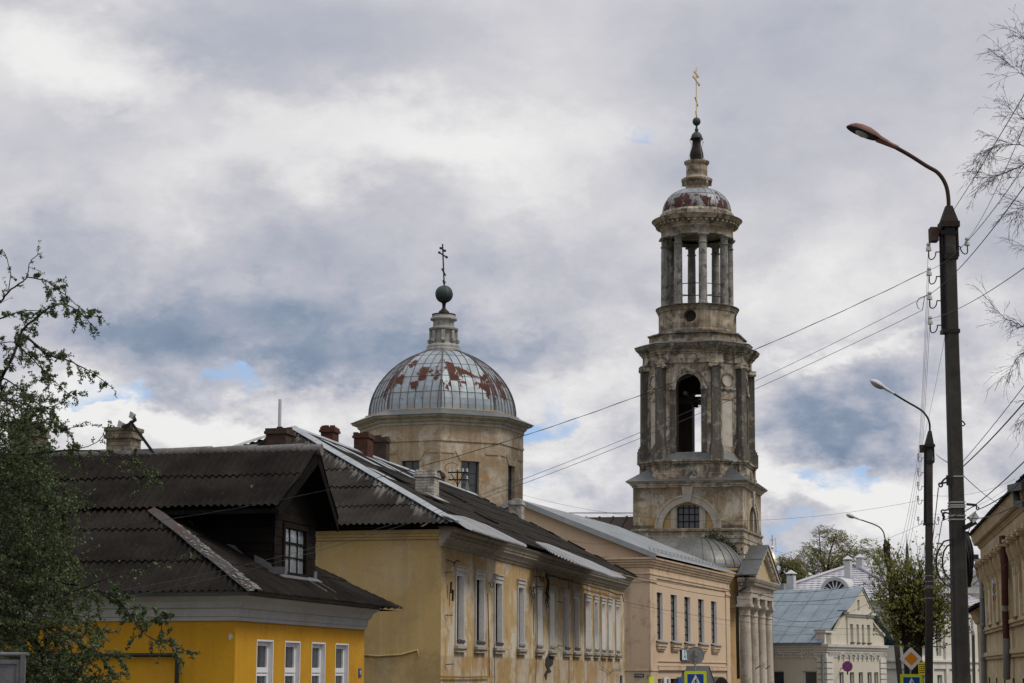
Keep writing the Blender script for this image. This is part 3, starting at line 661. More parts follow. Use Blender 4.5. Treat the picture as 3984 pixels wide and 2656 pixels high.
    for sg in (-1, 1):                                 # verge boards and gable soffit
        a = Vector((.28, yc, zr - .03)); b = Vector((.10, yc + sg * 2.1, zr - 2.1 * s1 + .0)); v.extr([a, b, b + Vector((0, 0, -.2)), a + Vector((0, 0, -.26))], (.035, 0, 0))
        a2 = Vector((xd, yc, zr - .06)); b2 = Vector((xd, yc + sg * 2.05, zr - 2.05 * s1 - .05)); v.poly(a2, b2, b2 + Vector((.47, 0, 0)), a2 + Vector((.64, 0, 0)))
        v.box(-4.6, .08, yc + sg * 2.03 - .03, yc + sg * 2.03 + .03, zr - 2.1 * s1 - .09, zr - 2.1 * s1 + .01); v.poly((-4.8, yc + sg * hw, ztop - .02), (.08, yc + sg * hw, ztop - .02), (.08, yc + sg * 2.03, zr - 2.1 * s1 - .05), (-4.8, yc + sg * 2.03, zr - 2.1 * s1 - .05))
    v.build('verge_board', M['black_wood'], dorm)
    wf = MB(); xw = xd + .0
    for yy in (wy0, wy1 - .06): wf.box(xw - .1, xw + .045, yy - .05, yy + .07, wz0 - .05, wz1 + .05)
    wf.box(xw - .1, xw + .05, wy0, wy1, wz1 - .05, wz1 + .06); wf.box(xw - .1, xw + .06, wy0, wy1, wz0 - .06, wz0 + .05)
    W_ = wy1 - wy0; H_ = wz1 - wz0
    for k in (1, 2): wf.box(xw - .06, xw - .02, wy0 + W_ * k / 3 - .02, wy0 + W_ * k / 3 + .02, wz0, wz1)
    for fz, th in ((.655, .05), (.36, .03)): wf.box(xw - .062, xw - .015, wy0, wy1, wz0 + H_ * fz - th / 2, wz0 + H_ * fz + th / 2)
    win = wf.build('dormer_window', M['dark_wood'], dorm)
    g = MB(); g.box(xw - .05, xw - .045, wy0, wy1, wz0, wz1); g.build('pane', M['glass_sky'], win); g = MB(); g.box(xw - .12, xw - .1, wy0 + W_ * .2, wy0 + W_ * .55, wz0, wz0 + H_ * .5); g.build('curtain', M['galv'], win)
    fl = MB(); rn = random.Random(5)                   # flaked zinc flashing along the cheek and sill
    for xa, xb, w0 in ((-.80, -.36, .16), (-1.45, -1.05, .09), (-2.75, -2.5, .10), (-3.5, -3.1, .17), (-2.4, -2.25, .06)):
        za, zb2 = ze + (xe - xa) * s2 + .05, ze + (xe - xb) * s2 + .05; n = 7; top = []; bot = []
        for i in range(n):
            t = i / (n - 1); e = math.sin(PI * min(1, max(.08, t))) if w0 < .16 else 1
            top.append((xa + (xb - xa) * t, y0 - .05, za + (zb2 - za) * t + w0 * rn.uniform(.5, 1) * e)); bot.append((xa + (xb - xa) * t, y0 - .05, za + (zb2 - za) * t))
        fl.extr(bot + top[::-1], (0, .012, 0))
    fl.box(xd - .1, xd + .30, y0 - .1, y0 + .05, zb + .0, zb + .16); fl.obox((xd + .09, (y0 + y1) / 2, zb - .0), (.09, 0, -.09 * s2), (0, (y1 - y0) / 2 + .08, 0), (0, 0, .008)); fl.box(xd - .02, xd + .05, y1 - .12, y1 + .06, zb, zb + .2)
    fl.obox((xd + .30, yc + .9, zb - .12), (.32, 0, -.32 * s2), (0, .03, 0), (0, 0, .012)); fl.obox((xd + .30, yc + 1.6, zb - .12), (.32, 0, -.32 * s2), (0, .02, 0), (0, 0, .012))
    fl.loose('flashing', M['galv'], dorm)
    # chimneys on the ridge
    for p0, p1, top, base, mat, nm in ((431, 535, 1667, 1775, 'brick_cream', 0), (62, 172, 1660, 1790, 'brick_cream', 1)):
        xa, z1 = F.side(p0, top, yc + .3); xb, _ = F.side(p1, top, yc + .3)
        ch = chimney(roof, F, (xa + xb) / 2, yc + .3, zr - .6, z1, (xb - xa) * .93, .55, M[mat], .05, capn=3)
    xa, z1 = F.side(184, 1727, yc + .25); b = MB(); b.lathe([(.0, zr - .3), (.075, zr - .3), (.075, z1), (.0, z1 + .01)], 12, (xa, yc + .25)); b.build('vent_pipe', M['pipe_grey'], roof)
    # leaning service bracket with two insulators at the ridge
    q = lambda px, py: Vector((F.side(px, py, yc - .1)[0], yc - .1, F.side(px, py, yc - .1)[1]))
    br = MB(); br.beam(q(507, 1638), q(614, 1784), .055); br.beam(q(482, 1664), q(529, 1631), .06); br.beam(q(528, 1745), q(527, 1785), .055); br.beam(q(529, 1631), q(522, 1619), .03); br.beam(q(482, 1664), q(474, 1652), .03)
    bo = br.build('service_bracket', M['black_iron'], roof)
    ins = MB()
    for p in ((515, 1617), (470, 1651)):
        c = q(*p); ins.obox(c, (.045, 0, -.03), (0, .05, 0), (.03, 0, .06)); ins.obox(c + Vector((-.02, 0, .05)), (.03, 0, -.02), (0, .035, 0), (.015, 0, .035))
    ins.loose('insulator', M['insul'], bo)
    # gas pipe on the end wall, bare patches, house number
    xg = F.side(690, 2548, -.1)[0]; zg = F.side(690, 2548, -.1)[1]
    p = MB(); pts = [(X0 + .3, -.1, zg), (xg - .1, -.1, zg)] + [(xg - .1 + .1 * math.sin(a), -.1, zg - .1 + .1 * math.cos(a)) for a in [PI / 2 * k / 6 for k in range(1, 7)]] + [(xg, -.1, -3.0)]
    p.tube(pts, .042, 10); 
    for k in range(6): p.box(X0 + .8 + k * 1.6 - .02, X0 + .8 + k * 1.6 + .02, -.1, 0, zg - .01, zg + .01)
    p.build('gas_pipe', M['pipe_black'], T)
    bp = MB(); c = F.side(897, 2476); 
    bp.extr([(c[0] + a * .028, -.003, c[1] + b * .03) for a, b in ((-2.2, 0), (-1, 1), (-.6, 2.4), (.4, 2.1), (.8, .8), (2.1, .3), (1.9, -.8), (.7, -1), (.2, -2.6), (-1, -2.2), (-1.1, -.9))], (0, -.004, 0))
    bp.build('bare_patch', M['old_white'], wall)
    bp = MB(); c = F.side(684, 2523); bp.extr([(c[0] + a * .07, -.003, c[1] + b * .07) for a, b in ((-1, .8), (.5, 1), (1, -.4), (-.2, -1))], (0, -.003, 0)); bp.build('bare_patch', M['ochre_end'], wall)
    ya, za = F.front(1394, 2600); yb, zb_ = F.front(1403, 2634); n = MB(); n.box(.005, .02, ya, yb, zb_, za)
    pl = n.build('number_plate', M['sign_blue'], T); letters('16', (za - zb_) * .72, M['sign_white'], pl, (.024, (ya + yb) / 2, (za + zb_) / 2), (0, 1, 0), sx=.62)
    return T
yellow_house()

# ------------------------------------------------------------------ long two-storey ochre house
def ochre_house():
    F = HB; T = fthing('two_storey_house', 'long two-storey ochre house with peeling plaster, dark slate roof and brick chimneys', 'house', F)
    L = F.front(2428, 2330)[0]; D = -13.3; zc = F.front(1719, 2122)[1]; zw1 = F.front(1784, 2237)[1]; zw0 = F.front(1784, 2492)[1]; ze = 4.03
    px = [(132, 182), (272, 328), (408, 457), (575, 615), (706, 742), (800, 830), (902, 936), (972, 1007), (1055, 1088), (1119, 1142), (1171, 1197), (1219, 1243), (1273, 1297)]
    ops = [(F.front(1700 + a * .5458, 2450)[0], F.front(1700 + b * .5458, 2450)[0]) for a, b in px]
    low = [(a, b, -4.0, -.75) for a, b in ops]
    w = MB(); w.holed(lambda u, v, d: (-d, u, v), rect(0, L, -5.6, ze), [rect(a, b, zw0, zw1) for a, b in ops] + [rect(a, b, c, d) for a, b, c, d in low], .16)
    w.build('wall', M['ochre_house'], T)
    e = MB(); e.poly((D, 0, -5.6), (0, 0, -5.6), (0, 0, ze - .1), (D, 0, ze - .1)); e.box(D, -.5, .3, L - .3, -5.6, ze - .15); e.poly((0, L, -5.6), (D, L, -5.6), (D, L, ze), (D / 2, L, 7.55), (0, L, ze))
    e.sweep([(D, 0), (.0, 0)], [(0, 3.66), (.05, 3.66), (.06, 3.72), (.10, 3.74), (.10, 3.80), (.15, 3.83), (.15, 3.92), (0, 3.92)])
    end = e.build('end_wall', M['ochre_end'], T)
    k = MB()                                            # plaster ledge sagging across the end wall
    pts = [F.side(x, y, -.02) for x, y in ((1411, 2547), (1470, 2552), (1560, 2546), (1600, 2535), (1625, 2528))]
    k.tube([(a, -.02, b) for a, b in pts], .028, 6); k.tube([(F.side(1625, 2528)[0], -.02, F.side(1625, 2528)[1]), (F.side(1630, 2560)[0], -.01, F.side(1630, 2560)[1])], [.03, .012], 6); k.build('plaster_ledge', M['ochre_end'], end)
    c = MB(); c.sweep([(.002, -.10), (.002, L + .02)], [(-.05, zc - .02), (.05, zc - .02), (.05, zc + .05), (.12, zc + .07), (.12, zc + .11), (.15, zc + .16), (.26, zc + .22), (.26, zc + .28), (.30, zc + .30), (.31, zc + .38), (.40, zc + .44), (.40, zc + .50), (-.05, zc + .52)])
    c.build('cornice', M['cornice_grey'], T)
    for i, (a, b) in enumerate(ops):
        f = MB(); x = -.15
        f.box(x - .03, x, a, b, zw0, zw1); win = f.build('window', M['glass'] if i not in (4, 5, 8, 9, 10, 11, 12) else M['reveal_white'], T)
        if i == 9:
            f = MB(); f.box(x, x + .02, a + .05, b - .02, zw0 + .5, zw1 - .25); f.build('board', M['dark_wood'], win)
        elif i in (0, 1, 2, 3, 6, 7):
            f = MB(); f.box(x, x + .03, a, a + .09, zw0, zw1); f.box(x, x + .03, b - .09, b, zw0, zw1); f.box(x, x + .03, (a + b) / 2 - .03, (a + b) / 2 + .03, zw0, zw1); f.box(x, x + .032, a, b, zw0 + 1.55, zw0 + 1.62); f.box(x, x + .033, a, b, zw1 - .1, zw1); f.box(x, x + .03, a, b, zw0, zw0 + .12); f.build('frame', M['dark_wood'], win)
        s = MB(); wd = .11
        for s0, s1 in ((a - wd, a - .004), (b + .004, b + wd)): s.box(-.01, .045, s0, s1, zw0 - .14, zw1 + .001)
        rv = MB()
        for s0, s1 in ((a - .003, a + .012), (b - .012, b + .003)): rv.box(-.148, .042, s0, s1, zw0, zw1)     # whitewashed reveals
        rv.box(-.148, .043, a, b, zw1 - .012, zw1 + .004); rv.build('reveal', M['reveal_white'], win)
        s.box(-.01, .048, a - wd, b + wd, zw1 + .004, zw1 + .10); s.box(-.01, .075, a - wd - .015, b + wd + .015, zw1 + .10, zw1 + .15); s.box(-.01, .055, a - wd, b + wd, zw1 + .15, zw1 + .22); s.box(-.01, .09, a - wd - .02, b + wd + .02, zw1 + .22, zw1 + .255)
        s.box(-.01, .047, a - .004, b + .004, zw0 - .14, zw0)
        s.build('surround', M['old_white'], win)
        q = MB(); q.box(-.01, .13, a - wd - .08, b + wd + .08, zw0 - .22, zw0 - .15); q.box(-.01, .09, a - wd - .06, b + wd + .06, zw0 - .27, zw0 - .22); q.box(-.01, .10, a - wd - .07, b + wd + .07, zw0 - .32, zw0 - .285); q.build('ledge', M['cornice_grey'], win)
        q = MB(); q.obox((-.06, (a + b) / 2, zw0 + .03), (.14, 0, -.03), (0, (b - a) / 2 + .03, 0), (0, 0, .012)); q.box(.06, .085, a - .03, b + .03, zw0 - .05, zw0 + .0); q.build('sill', M['pipe_dark'] if i in (0, 1, 2, 6, 7) else M['sheet_white'], win)
    for a, b, z0, z1 in low:
        f = MB(); f.box(-.22, -.19, a, b, z0, z1); win = f.build('window', M['glass'], T)
    # roof: hip towards us, gable at the far end
    xe = .52; ya = -.52; yb = L + .55; xr = D / 2 - .02; yr = -xr + .1; zr = 7.71; xw = D - .5
    s1 = (zr - ze) / (xe - xr); r = MB(); k1 = math.hypot(1, s1); V1 = Vector((-1, 0, s1)).normalized()
    corr(r, (xe, 0, ze), (0, 1, 0), V1, [(ya, 0), (yb, 0), (yb, (xe - xr) * k1), (yr, (xe - xr) * k1)], .175, .026, 1.5, .024, 6, 21)
    V2 = Vector((1, 0, s1)).normalized(); corr(r, (xw, 0, ze), (0, 1, 0), V2, [(ya, 0), (yb, 0), (yb, (xr - xw) * k1), (yr, (xr - xw) * k1)], .175, .026, 1.5, .024, 4, 22)
    s2 = (zr - ze) / (yr - ya); V3 = Vector((0, 1, s2)).normalized(); corr(r, (0, ya, ze), (1, 0, 0), V3, [(xw, 0), (xe, 0), (xr, (yr - ya) * math.hypot(1, s2))], .175, .028, 1.5, .026, 8, 23)
    r.poly((xw + .1, ya + .08, ze - .05), (xe - .08, ya + .08, ze - .05), (xe - .08, yb - .1, ze - .05), (xw + .1, yb - .1, ze - .05))
    roof = r.build('roof', M['slate_mid'], T)
    h = MB(); P = Vector((xr, yr, zr + .05))
    for A in (Vector((xe + .06, ya - .06, ze + .05)), Vector((xw - .06, ya - .06, ze + .05))):
        d = (P - A).normalized(); up = Vector((0, 0, 1)); sd = d.cross(up).normalized(); u2 = sd.cross(d)
        for k in range(6):
            p, q = A + (P - A) * (k / 6), A + (P - A) * ((k + 1) / 6 + .004)
            for sg in (-1, 1): h.extr([p + u2 * .04, q + u2 * .04, q + sd * sg * .17 - u2 * .02, p + sd * sg * .17 - u2 * .02], u2 * (.010 + .004 * (k % 2)))
    for k in range(10):
        p, q = Vector((xr, yr + (yb - yr) * k / 10, zr + .05)), Vector((xr, yr + (yb - yr) * (k + 1) / 10 + .05, zr + .05))
        for sg in (-1, 1): h.extr([p + Vector((0, 0, .04)), q + Vector((0, 0, .04)), q + Vector((sg * .2, 0, -.09)), p + Vector((sg * .2, 0, -.09))], (0, 0, .012 + .004 * (k % 2)))
    h.build('hip_flashing', M['sheet_blue'], roof)
    nrm = Vector((s1, 0, 1)).normalized()
    def onroof(pxs, lift): return [F.plane(x, y, (xe, 0, ze), (s1, 0, 1)) + nrm * lift for x, y in pxs]
    def hull(p):
        p = sorted(p); L_, U_ = [], []
        cr = lambda o, a, b: (a[0] - o[0]) * (b[1] - o[1]) - (a[1] - o[1]) * (b[0] - o[0])
        for q_ in p:
            while len(L_) > 1 and cr(L_[-2], L_[-1], q_) <= 0: L_.pop()
            L_.append(q_)
        for q_ in reversed(p):
            while len(U_) > 1 and cr(U_[-2], U_[-1], q_) <= 0: U_.pop()
            U_.append(q_)
        return L_[:-1] + U_[:-1]
    g = MB()
    for pts in ([(1712, 2008), (1776, 2038), (1830, 2070), (2046, 2136), (2040, 2128), (1890, 2052), (1800, 2019)], [(2078, 2114), (2130, 2124), (2200, 2152), (2300, 2192), (2405, 2240), (2432, 2256), (2380, 2250), (2230, 2195), (2150, 2160)]):
        P3 = onroof(pts, .0); O3 = Vector((xe, 0, ze)) + nrm * .05; uv = [(p.y, (p - O3).dot(V1)) for p in P3]
        corr(g, O3, (0, 1, 0), V1, hull(uv), .175, .03, 9, .01, 6, 24); g.build('light_sheet', M['sheet_white'], roof); g = MB()
    g = MB(); V1n = V1
    for y0, u0, u1 in ((9.6, 5.9, 7.4), (12.6, 6.3, 7.3), (14.2, 6.0, 7.5), (18.3, 6.7, 7.4), (8.2, 6.6, 7.5), (5.2, 3.9, 4.7)):
        a = Vector((xe, y0, ze)) + V1 * u0 + nrm * .06; g.obox(a + V1 * (u1 - u0) / 2, (0, .42, 0), V1 * (u1 - u0) / 2, nrm * .008)
    g.loose('patch_sheet', M['sheet_blue'], roof)
    g = MB()
    for y0, u0, w_, l_ in ((7.5, 4.6, .35, .5), (16.5, 5.0, .3, .5), (12.0, 2.4, .3, .4)):
        a = Vector((xe, y0, ze)) + V1 * u0 + nrm * .08; g.obox(a, (0, w_, 0), V1 * l_, nrm * .02)
    g.loose('roof_hatch', M['slate_dark'], roof)
    g = MB()                                            # broken slates standing up along the far verge
    rn = random.Random(8)
    for k in range(26):
        t = rn.uniform(.02, .98); p = Vector((xe, yb - .1, ze)) + V1 * ((xe - xr) * k1 * t) + nrm * .05; g.obox(p, (0, rn.uniform(.1, .25), 0), V1 * rn.uniform(.08, .25), nrm * rn.uniform(.015, .05))
    g.loose('broken_slate', M['slate_dark'], roof)
    # chimneys
    def ridge_ch(p0, p1, top, dx, mat, wy=.6, **k):
        yA_, z1 = None, None
        # find y on the ridge line plane x = xr + dx
        ya_, z1 = F.front((p0 + p1) / 2, top, xr + dx); wpx = (p1 - p0) * (F.w(xr + dx, ya_).y) / FPX
        return chimney(roof, F, xr + dx, ya_, zr - 1.2, z1, wpx * .82, wy, M[mat], .05, **k)
    ridge_ch(1252, 1315, 1664, -.3, 'brick_red'); ridge_ch(1381, 1449, 1688, .1, 'brick_red', .7); ridge_ch(1452, 1516, 1703, -.2, 'brick_sooty', .5); ridge_ch(1684, 1728, 1840, -1.2, 'brick_sooty', .6)
    xa, z1 = F.side(1043, 1671, 5.6); xb, _ = F.side(1132, 1671, 5.6); chimney(roof, F, (xa + xb) / 2, 5.6, 6, z1, (xb - xa) * .85, .7, M['brick_sooty'], .05, flue=.95)
    p = F.plane(1652, 1930, (xe, 0, ze), (s1, 0, 1)); chimney(roof, F, p.x, p.y + .3, p.z - .6, p.z + (1937 - 1814) * F.w(p.x, p.y).y / FPX - .2, .60, .62, M['brick_white'], .05)
    g = MB(); g.obox(p + nrm * .08 + Vector((.3, .2, -.1)), (0, .75, 0), V1 * .25, nrm * .012); g.build('patch_sheet', M['sheet_blue'], roof)
    q = F.w(0, yb + .5); yy = yb + .45; xa, z1 = F.side(1981, 1950, yy); xb, _ = F.side(2038, 1950, yy); chimney(T, F, (xa + xb) / 2, yy, -5.6, z1, (xb - xa) * .86, .62, M['brick_white'], .05, name='gable_chimney')
    # pipes, hooks and cables fixed to the street wall
    P = lambda px, py, x=.05: (x, *F.front(1700 + px * .5458, 1800 + py * .5458, x))
    p = MB(); p.tube([P(362, 930), P(366, 1100), P(370, 1300), P(374, 1522)], .02, 6); p.tube([P(378, 1523, .08), P(200, 1527, .08), P(30, 1524, .08)], .025, 6); p.loose('conduit', M['pipe_ochre'], T)
    iron, cap = MB(), MB()
    for a, b in ((365, 855), (657, 885), (664, 935), (764, 925), (764, 1000), (728, 812)):
        v = Vector(P(a, b, 0)); insulator(iron, cap, v, 1, .95, (.45, .9, 0))
    for a, b, c, d in ((70, 690, 128, 712), (128, 712, 145, 695), (145, 695, 160, 704), (128, 712, 122, 735), (62, 780, 112, 778), (60, 1086, 112, 1086), (62, 1437, 115, 1435), (695, 808, 745, 816), (695, 880, 745, 884), (860, 1303, 910, 1306), (862, 990, 895, 996)):
        iron.beam(P(a, b, .03), P(c, d, .16), .022)
    for a, b in ((100, 890), (113, 945)): iron.obox(Vector(P(a, b, .1)), (.02, 0, 0), (0, .05, .0), (0, .02, .16))
    iron.loose('wall_hook', M['black_iron'], T); cap.loose('insulator', M['insul'], T)
    k = MB(); rn = random.Random(4)
    for j in range(7):
        base = [(785 + rn.uniform(-12, 8), 785 + j * 3), (795 + rn.uniform(-10, 6), 850), (790 + rn.uniform(-14, 10), 910), (796 + rn.uniform(-16, 6), 960), (788 + rn.uniform(-14, 6), 990 + rn.uniform(-20, 20))]
        k.tube([P(a, b, .1 + rn.uniform(0, .12)) for a, b in base], .016, 5)
    for off in (0, 6):
        k.tube([P(a, b + off, .12) for a, b in ((790, 800), (840, 808), (890, 826), (950, 838), (1010, 858), (1060, 866), (1110, 884), (1165, 897), (1220, 910), (1280, 935), (1322, 938), (1330, 985))], .015, 5)
    for pts in ([(713, 640), (712, 900), (718, 1240), (700, 1568)], [(1163, 900), (1162, 1450), (1200, 1465), (1235, 1500), (1262, 1468), (1322, 1470)], [(690, 1005), (688, 1215), (693, 1225)], [(410, 1290), (412, 1568)]):
        k.tube([P(a, b, .06) for a, b in pts], .010, 5)
    k.loose('wall_cable', M['cable'], T)
    g = MB()
    c = [P(a, b, .012) for a, b in ((775, 1395), (800, 1350), (830, 1390), (825, 1440), (800, 1460), (815, 1490), (785, 1500), (780, 1550), (765, 1510), (785, 1470), (772, 1440))]; g.extr(c, (.008, 0, 0))
    g.build('bare_patch', M['concrete'], T)
    g = MB(); a = P(1313, 1535, .02); g.box(.01, .03, a[1] - .2, a[1] + .25, a[2] - .2, a[2] + .12); g.build('house_plate', M['plate_navy'], T)
    return T
ochre_house()
# ------------------------------------------------------------------ pink building with the seamed metal roof
def pink_building():
    F = PK; T = fthing('pink_building', 'peach pink corner building with tall narrow windows and shiny seamed metal roof', 'building', F)
    L = F.front(2834, 2300)[0]; ze = F.front(2526, 2166)[1]; xr, zr = F.side(2016, 1953); D = 2 * xr
    c5 = lambda px, py, x=0: F.front(2300 + px * .5458, 1800 + py * .5458, x)
    zt = c5(457, 918)[1]; zb = c5(457, 1262)[1]
    ops = [(c5(a, 1100)[0], c5(b, 1100)[0]) for a, b in ((457, 511), (568, 613), (665, 708), (763, 805), (855, 895))]
    low = [(c5(a, 1550)[0], c5(b, 1550)[0]) for a, b in ((455, 503), (566, 612))]; zl = c5(455, 1540)[1]
    w = MB(); w.holed(lambda u, v, d: (-d, u, v), rect(0, L, -5.4, ze), [rect(a, b, zb, zt) for a, b in ops] + [rect(a, b, -4, zl) for a, b in low], .22)
    zg = 5.1
    w.poly((D, 0, -5.4), (0, 0, -5.4), (0, 0, ze), (xr, 0, zr - .05), (D, 0, ze)); w.box(D, -.6, .02, L, -5.4, ze - .1); w.poly((0, L, -5.4), (D, L, -5.4), (D, L, ze), (xr, L, zr - .05), (0, L, ze))
    w.build('wall', M['pink_wall'], T)
    c = MB(); z0 = c5(415, 800)[1]
    c.sweep([(-2.1, 0), (0, 0), (0, L)], [(0, z0 - .1), (.06, z0 - .1), (.06, z0 + .02), (.10, z0 + .04), (.10, z0 + .1), (.05, z0 + .12), (.05, z0 + .36), (.12, z0 + .40), (.12, z0 + .48), (.20, z0 + .52), (.20, z0 + .60), (.28, z0 + .64), (.28, z0 + .72), (.36, z0 + .76), (.36, ze - .03), (0, ze - .02)])
    c.sweep([(D, 0), (-2.1, 0)], [(0, ze - .30), (.07, ze - .28), (.07, ze - .18), (.12, ze - .14), (.12, ze - .04), (.16, ze), (.16, ze + .06), (0, ze + .08)])
    for x0, x1 in ((-2.0, .07),): c.box(x0, -.01, -.06, .02, -5.4, z0 - .11)
    c.box(-.02, .06, -.06, 1.3, -5.4, z0 - .11); c.box(-.02, .06, L - 1.0, L + .04, -5.4, z0 - .11); c.box(-2.05, .11, -.10, 1.36, z0 - .32, z0 - .22); c.box(-.02, .11, L - 1.06, L + .09, z0 - .32, z0 - .22)
    zs = c5(430, 1408)[1]; zs2 = c5(430, 1440)[1]; zs3 = c5(430, 1478)[1]
    c.box(-.02, .05, 1.3, L - 1.0, zs - .05, zs); c.box(-.02, .08, 1.3, L - 1.0, zs2 - .06, zs2); c.box(-.02, .12, 1.3, L - 1.0, zs3, zs2 - .08); c.box(-2.05, .10, -.10, 1.35, zs3 - .04, zs3 + .03); c.box(D, -2.0, -.04, .0, zs3 - .02, zs3 + .03); c.box(D, -2.0, -.04, .0, zs - .03, zs + .01)
    c.build('cornice', M['pink_dirty'], T)
    for a, b in ops:
        f = MB(); x = -.2; t = .07
        f.box(x, x + .05, a, a + t, zb, zt); f.box(x, x + .05, b - t, b, zb, zt); f.box(x, x + .052, a, b, zt - t, zt); f.box(x, x + .052, a, b, zb, zb + t)
        for k in range(1, 6): f.box(x, x + .045, a, b, zb + (zt - zb) * k / 6 - .02, zb + (zt - zb) * k / 6 + .02)
        f.box(x, x + .046, (a + b) / 2 - .02, (a + b) / 2 + .02, zb, zt)
        win = f.build('window', M['dark_wood'], T)
        g = MB(); g.box(x - .02, x + .01, a, b, zb, zt); g.build('pane', M['glass_grey'], win)
        s = MB(); s.box(-.2, .003, b - .006, b + .004, zb, zt); s.box(-.2, .003, a - .004, a + .006, zb, zt); s.box(-.2, .003, a, b, zt - .005, zt + .003); s.build('reveal', M['reveal_white'], win)
        q = MB(); q.box(-.02, .20, a - .16, b + .16, zb - .30, zb - .12); q.box(-.02, .15, a - .12, b + .12, zb - .42, zb - .30); q.box(-.02, .10, a - .06, b + .06, zb - .50, zb - .42); q.build('ledge', M['pink_dirty'], win)
        q = MB(); q.obox((.03, (a + b) / 2, zb - .03), (.24, 0, -.08), (0, (b - a) / 2 + .19, 0), (0, 0, .012)); q.build('sill', M['pipe_grey'], win)
    for a, b in low:
        f = MB(); f.box(-.22, -.2, a, b, -4, zl); f.build('window', M['glass'], T)
    # seamed metal roof, gable towards us
    xe, ya, yb = .45, -.35, L + .3; s1 = (zr - ze) / (xe - xr); r = MB()
    zE = ze + .06; s1 = (zr + .1 - zE) / (xe - xr)
    for sg in (1, -1):
        X = lambda t: xr + sg * (xe - xr) * t
        r.extr([(X(0), ya, zr + .1), (X(1), ya, zE), (X(1), yb, zE), (X(0), yb, zr + .1)], (0, 0, .025))
        y = ya + .3
        while y < yb - .1:
            r.beam((X(0), y, zr + .14), (X(1), y, zE + .04), .03, .055); y += .52
    roof = r.build('roof', M['rib_roof'], T)
    f = MB()
    for sg in (1, -1):
        a = Vector((xr, ya - .03, zr + .17)); b = Vector((xr + sg * (xe - xr), ya - .03, zE + .06)); f.extr([a, b, b - Vector((0, 0, .26)), a - Vector((0, 0, .26))], (0, .03, 0)); f.extr([a, b, b + Vector((0, .3, 0)), a + Vector((0, .3, 0))], (0, 0, .015))
    f.build('verge_flashing', M['sheet_blue'], roof)
    g = MB(); xg = xe - .5; zz = zE + .5 * s1
    for dz in (.12, .22): g.tube([(xg, ya + .6, zz + dz), (xg, yb - .4, zz + dz)], .014, 5)
    y = ya + .7
    while y < yb - .4: g.beam((xg, y, zz), (xg, y, zz + .25), .03); g.beam((xg + .12, y, zz - .04), (xg, y, zz + .22), .02); y += .85
    g.build('snow_guard', M['strap'], roof)
    # shop sign, plates, notices, porch
    y0, z1 = F.front(2652, 2522, .1); _, z0 = F.front(2652, 2573, .1); y1 = F.front(2716, 2550, .1)[0]
    s = MB(); s.box(.01, .10, y0, y1, z0, z1); sg = s.build('shop_sign', M['plate_navy'], T); s = MB(); s.box(.10, .106, y0 + .10, y1 - .10, z0 + .08, z1 - .06); fc = s.build('sign_face', M['sign_white'], sg)
    letters('Ат', 1.05, M['teal_letters'], sg, (.11, y0 + .85, (z0 + z1) / 2 - .02), (0, 1, 0), sx=.85)
    x0, z1 = F.side(2468, 2620, -.08); x1, z0 = F.side(2505, 2634, -.08); s = MB(); s.box(x0, x1, -.09, -.065, z0, z1); pl = s.build('street_plate', M['plate_navy'], T); letters('2 пер. Кирова', .135, M['sign_white'], pl, ((x0 + x1) / 2, -.095, (z0 + z1) / 2), (1, 0, 0), sx=.43)
    x0, z1 = F.side(2516.5, 2625, -.08); x1, z0 = F.side(2525, 2638, -.08); s = MB(); s.box(x0, x1, -.09, -.065, z0, z1); pl = s.build('house_plate', M['sign_back'], T)
    for a, b, top, mat, nm in ((2527.5, 2546, 2633, 'sign_lime', 'notice_board'), (2585, 2604, 2634, 'sign_white', 'notice_board'), (2638, 2653, 2634, 'sign_blue', 'notice_board')):
        y0, z1 = F.front(a, top, .12); y1 = F.front(b, top, .12)[0]; s = MB(); s.box(.062, .11, y0, y1, z1 - 1.2, z1); nb = s.build(nm, M[mat], T)
        s = MB()
        if mat == 'sign_white': s.box(.111, .114, y0 + .55, y1 - .12, z1 - .5, z1 - .08)
        else:
            for k in range(3): s.box(.111, .113, y0 + .3, y1 - .25, z1 - .36 - k * .2, z1 - .30 - k * .2)
        s.build('print', M['sign_blue'] if mat == 'sign_white' else M['sign_white'], nb)
    y0, z1 = F.front(2677, 2596, .7); y1, _ = F.front(2752, 2596, .7); ym = (y0 + y1) / 2; z1 = z1 + .05
    r = MB()
    for sg in (-1, 1): r.extr([(0, ym, z1), (1.3, ym, z1), (1.3, ym + sg * 1.7, z1 - 1.1), (0, ym + sg * 1.7, z1 - 1.1)], (0, 0, .04))
    r.extr([(1.24, ym, z1 - .04), (1.24, ym + 1.6, z1 - 1.1), (1.24, ym - 1.6, z1 - 1.1)], (.03, 0, 0)); r.build('porch_roof', M['lead_roof'], T)
    y0, z1 = F.front(2775, 2634, 1.2); y1 = F.front(2838, 2634, 1.2)[0]; r = MB(); ym = (y0 + y1) / 2
    n = 10; q = [(ym + (y1 - y0) / 2 * math.cos(PI * k / n), z1 - .8 + .8 * math.sin(PI * k / n)) for k in range(n + 1)]
    for (a, b), (c_, d) in zip(q[:-1], q[1:]): r.extr([(0, a, b), (0, c_, d), (1.2, c_, d), (1.2, a, b)], (0, 0, .02))
    r.build('barrel_awning', M['pipe_dark'], T); print('PINK L', L, 'xr', xr, zr)
pink_building()

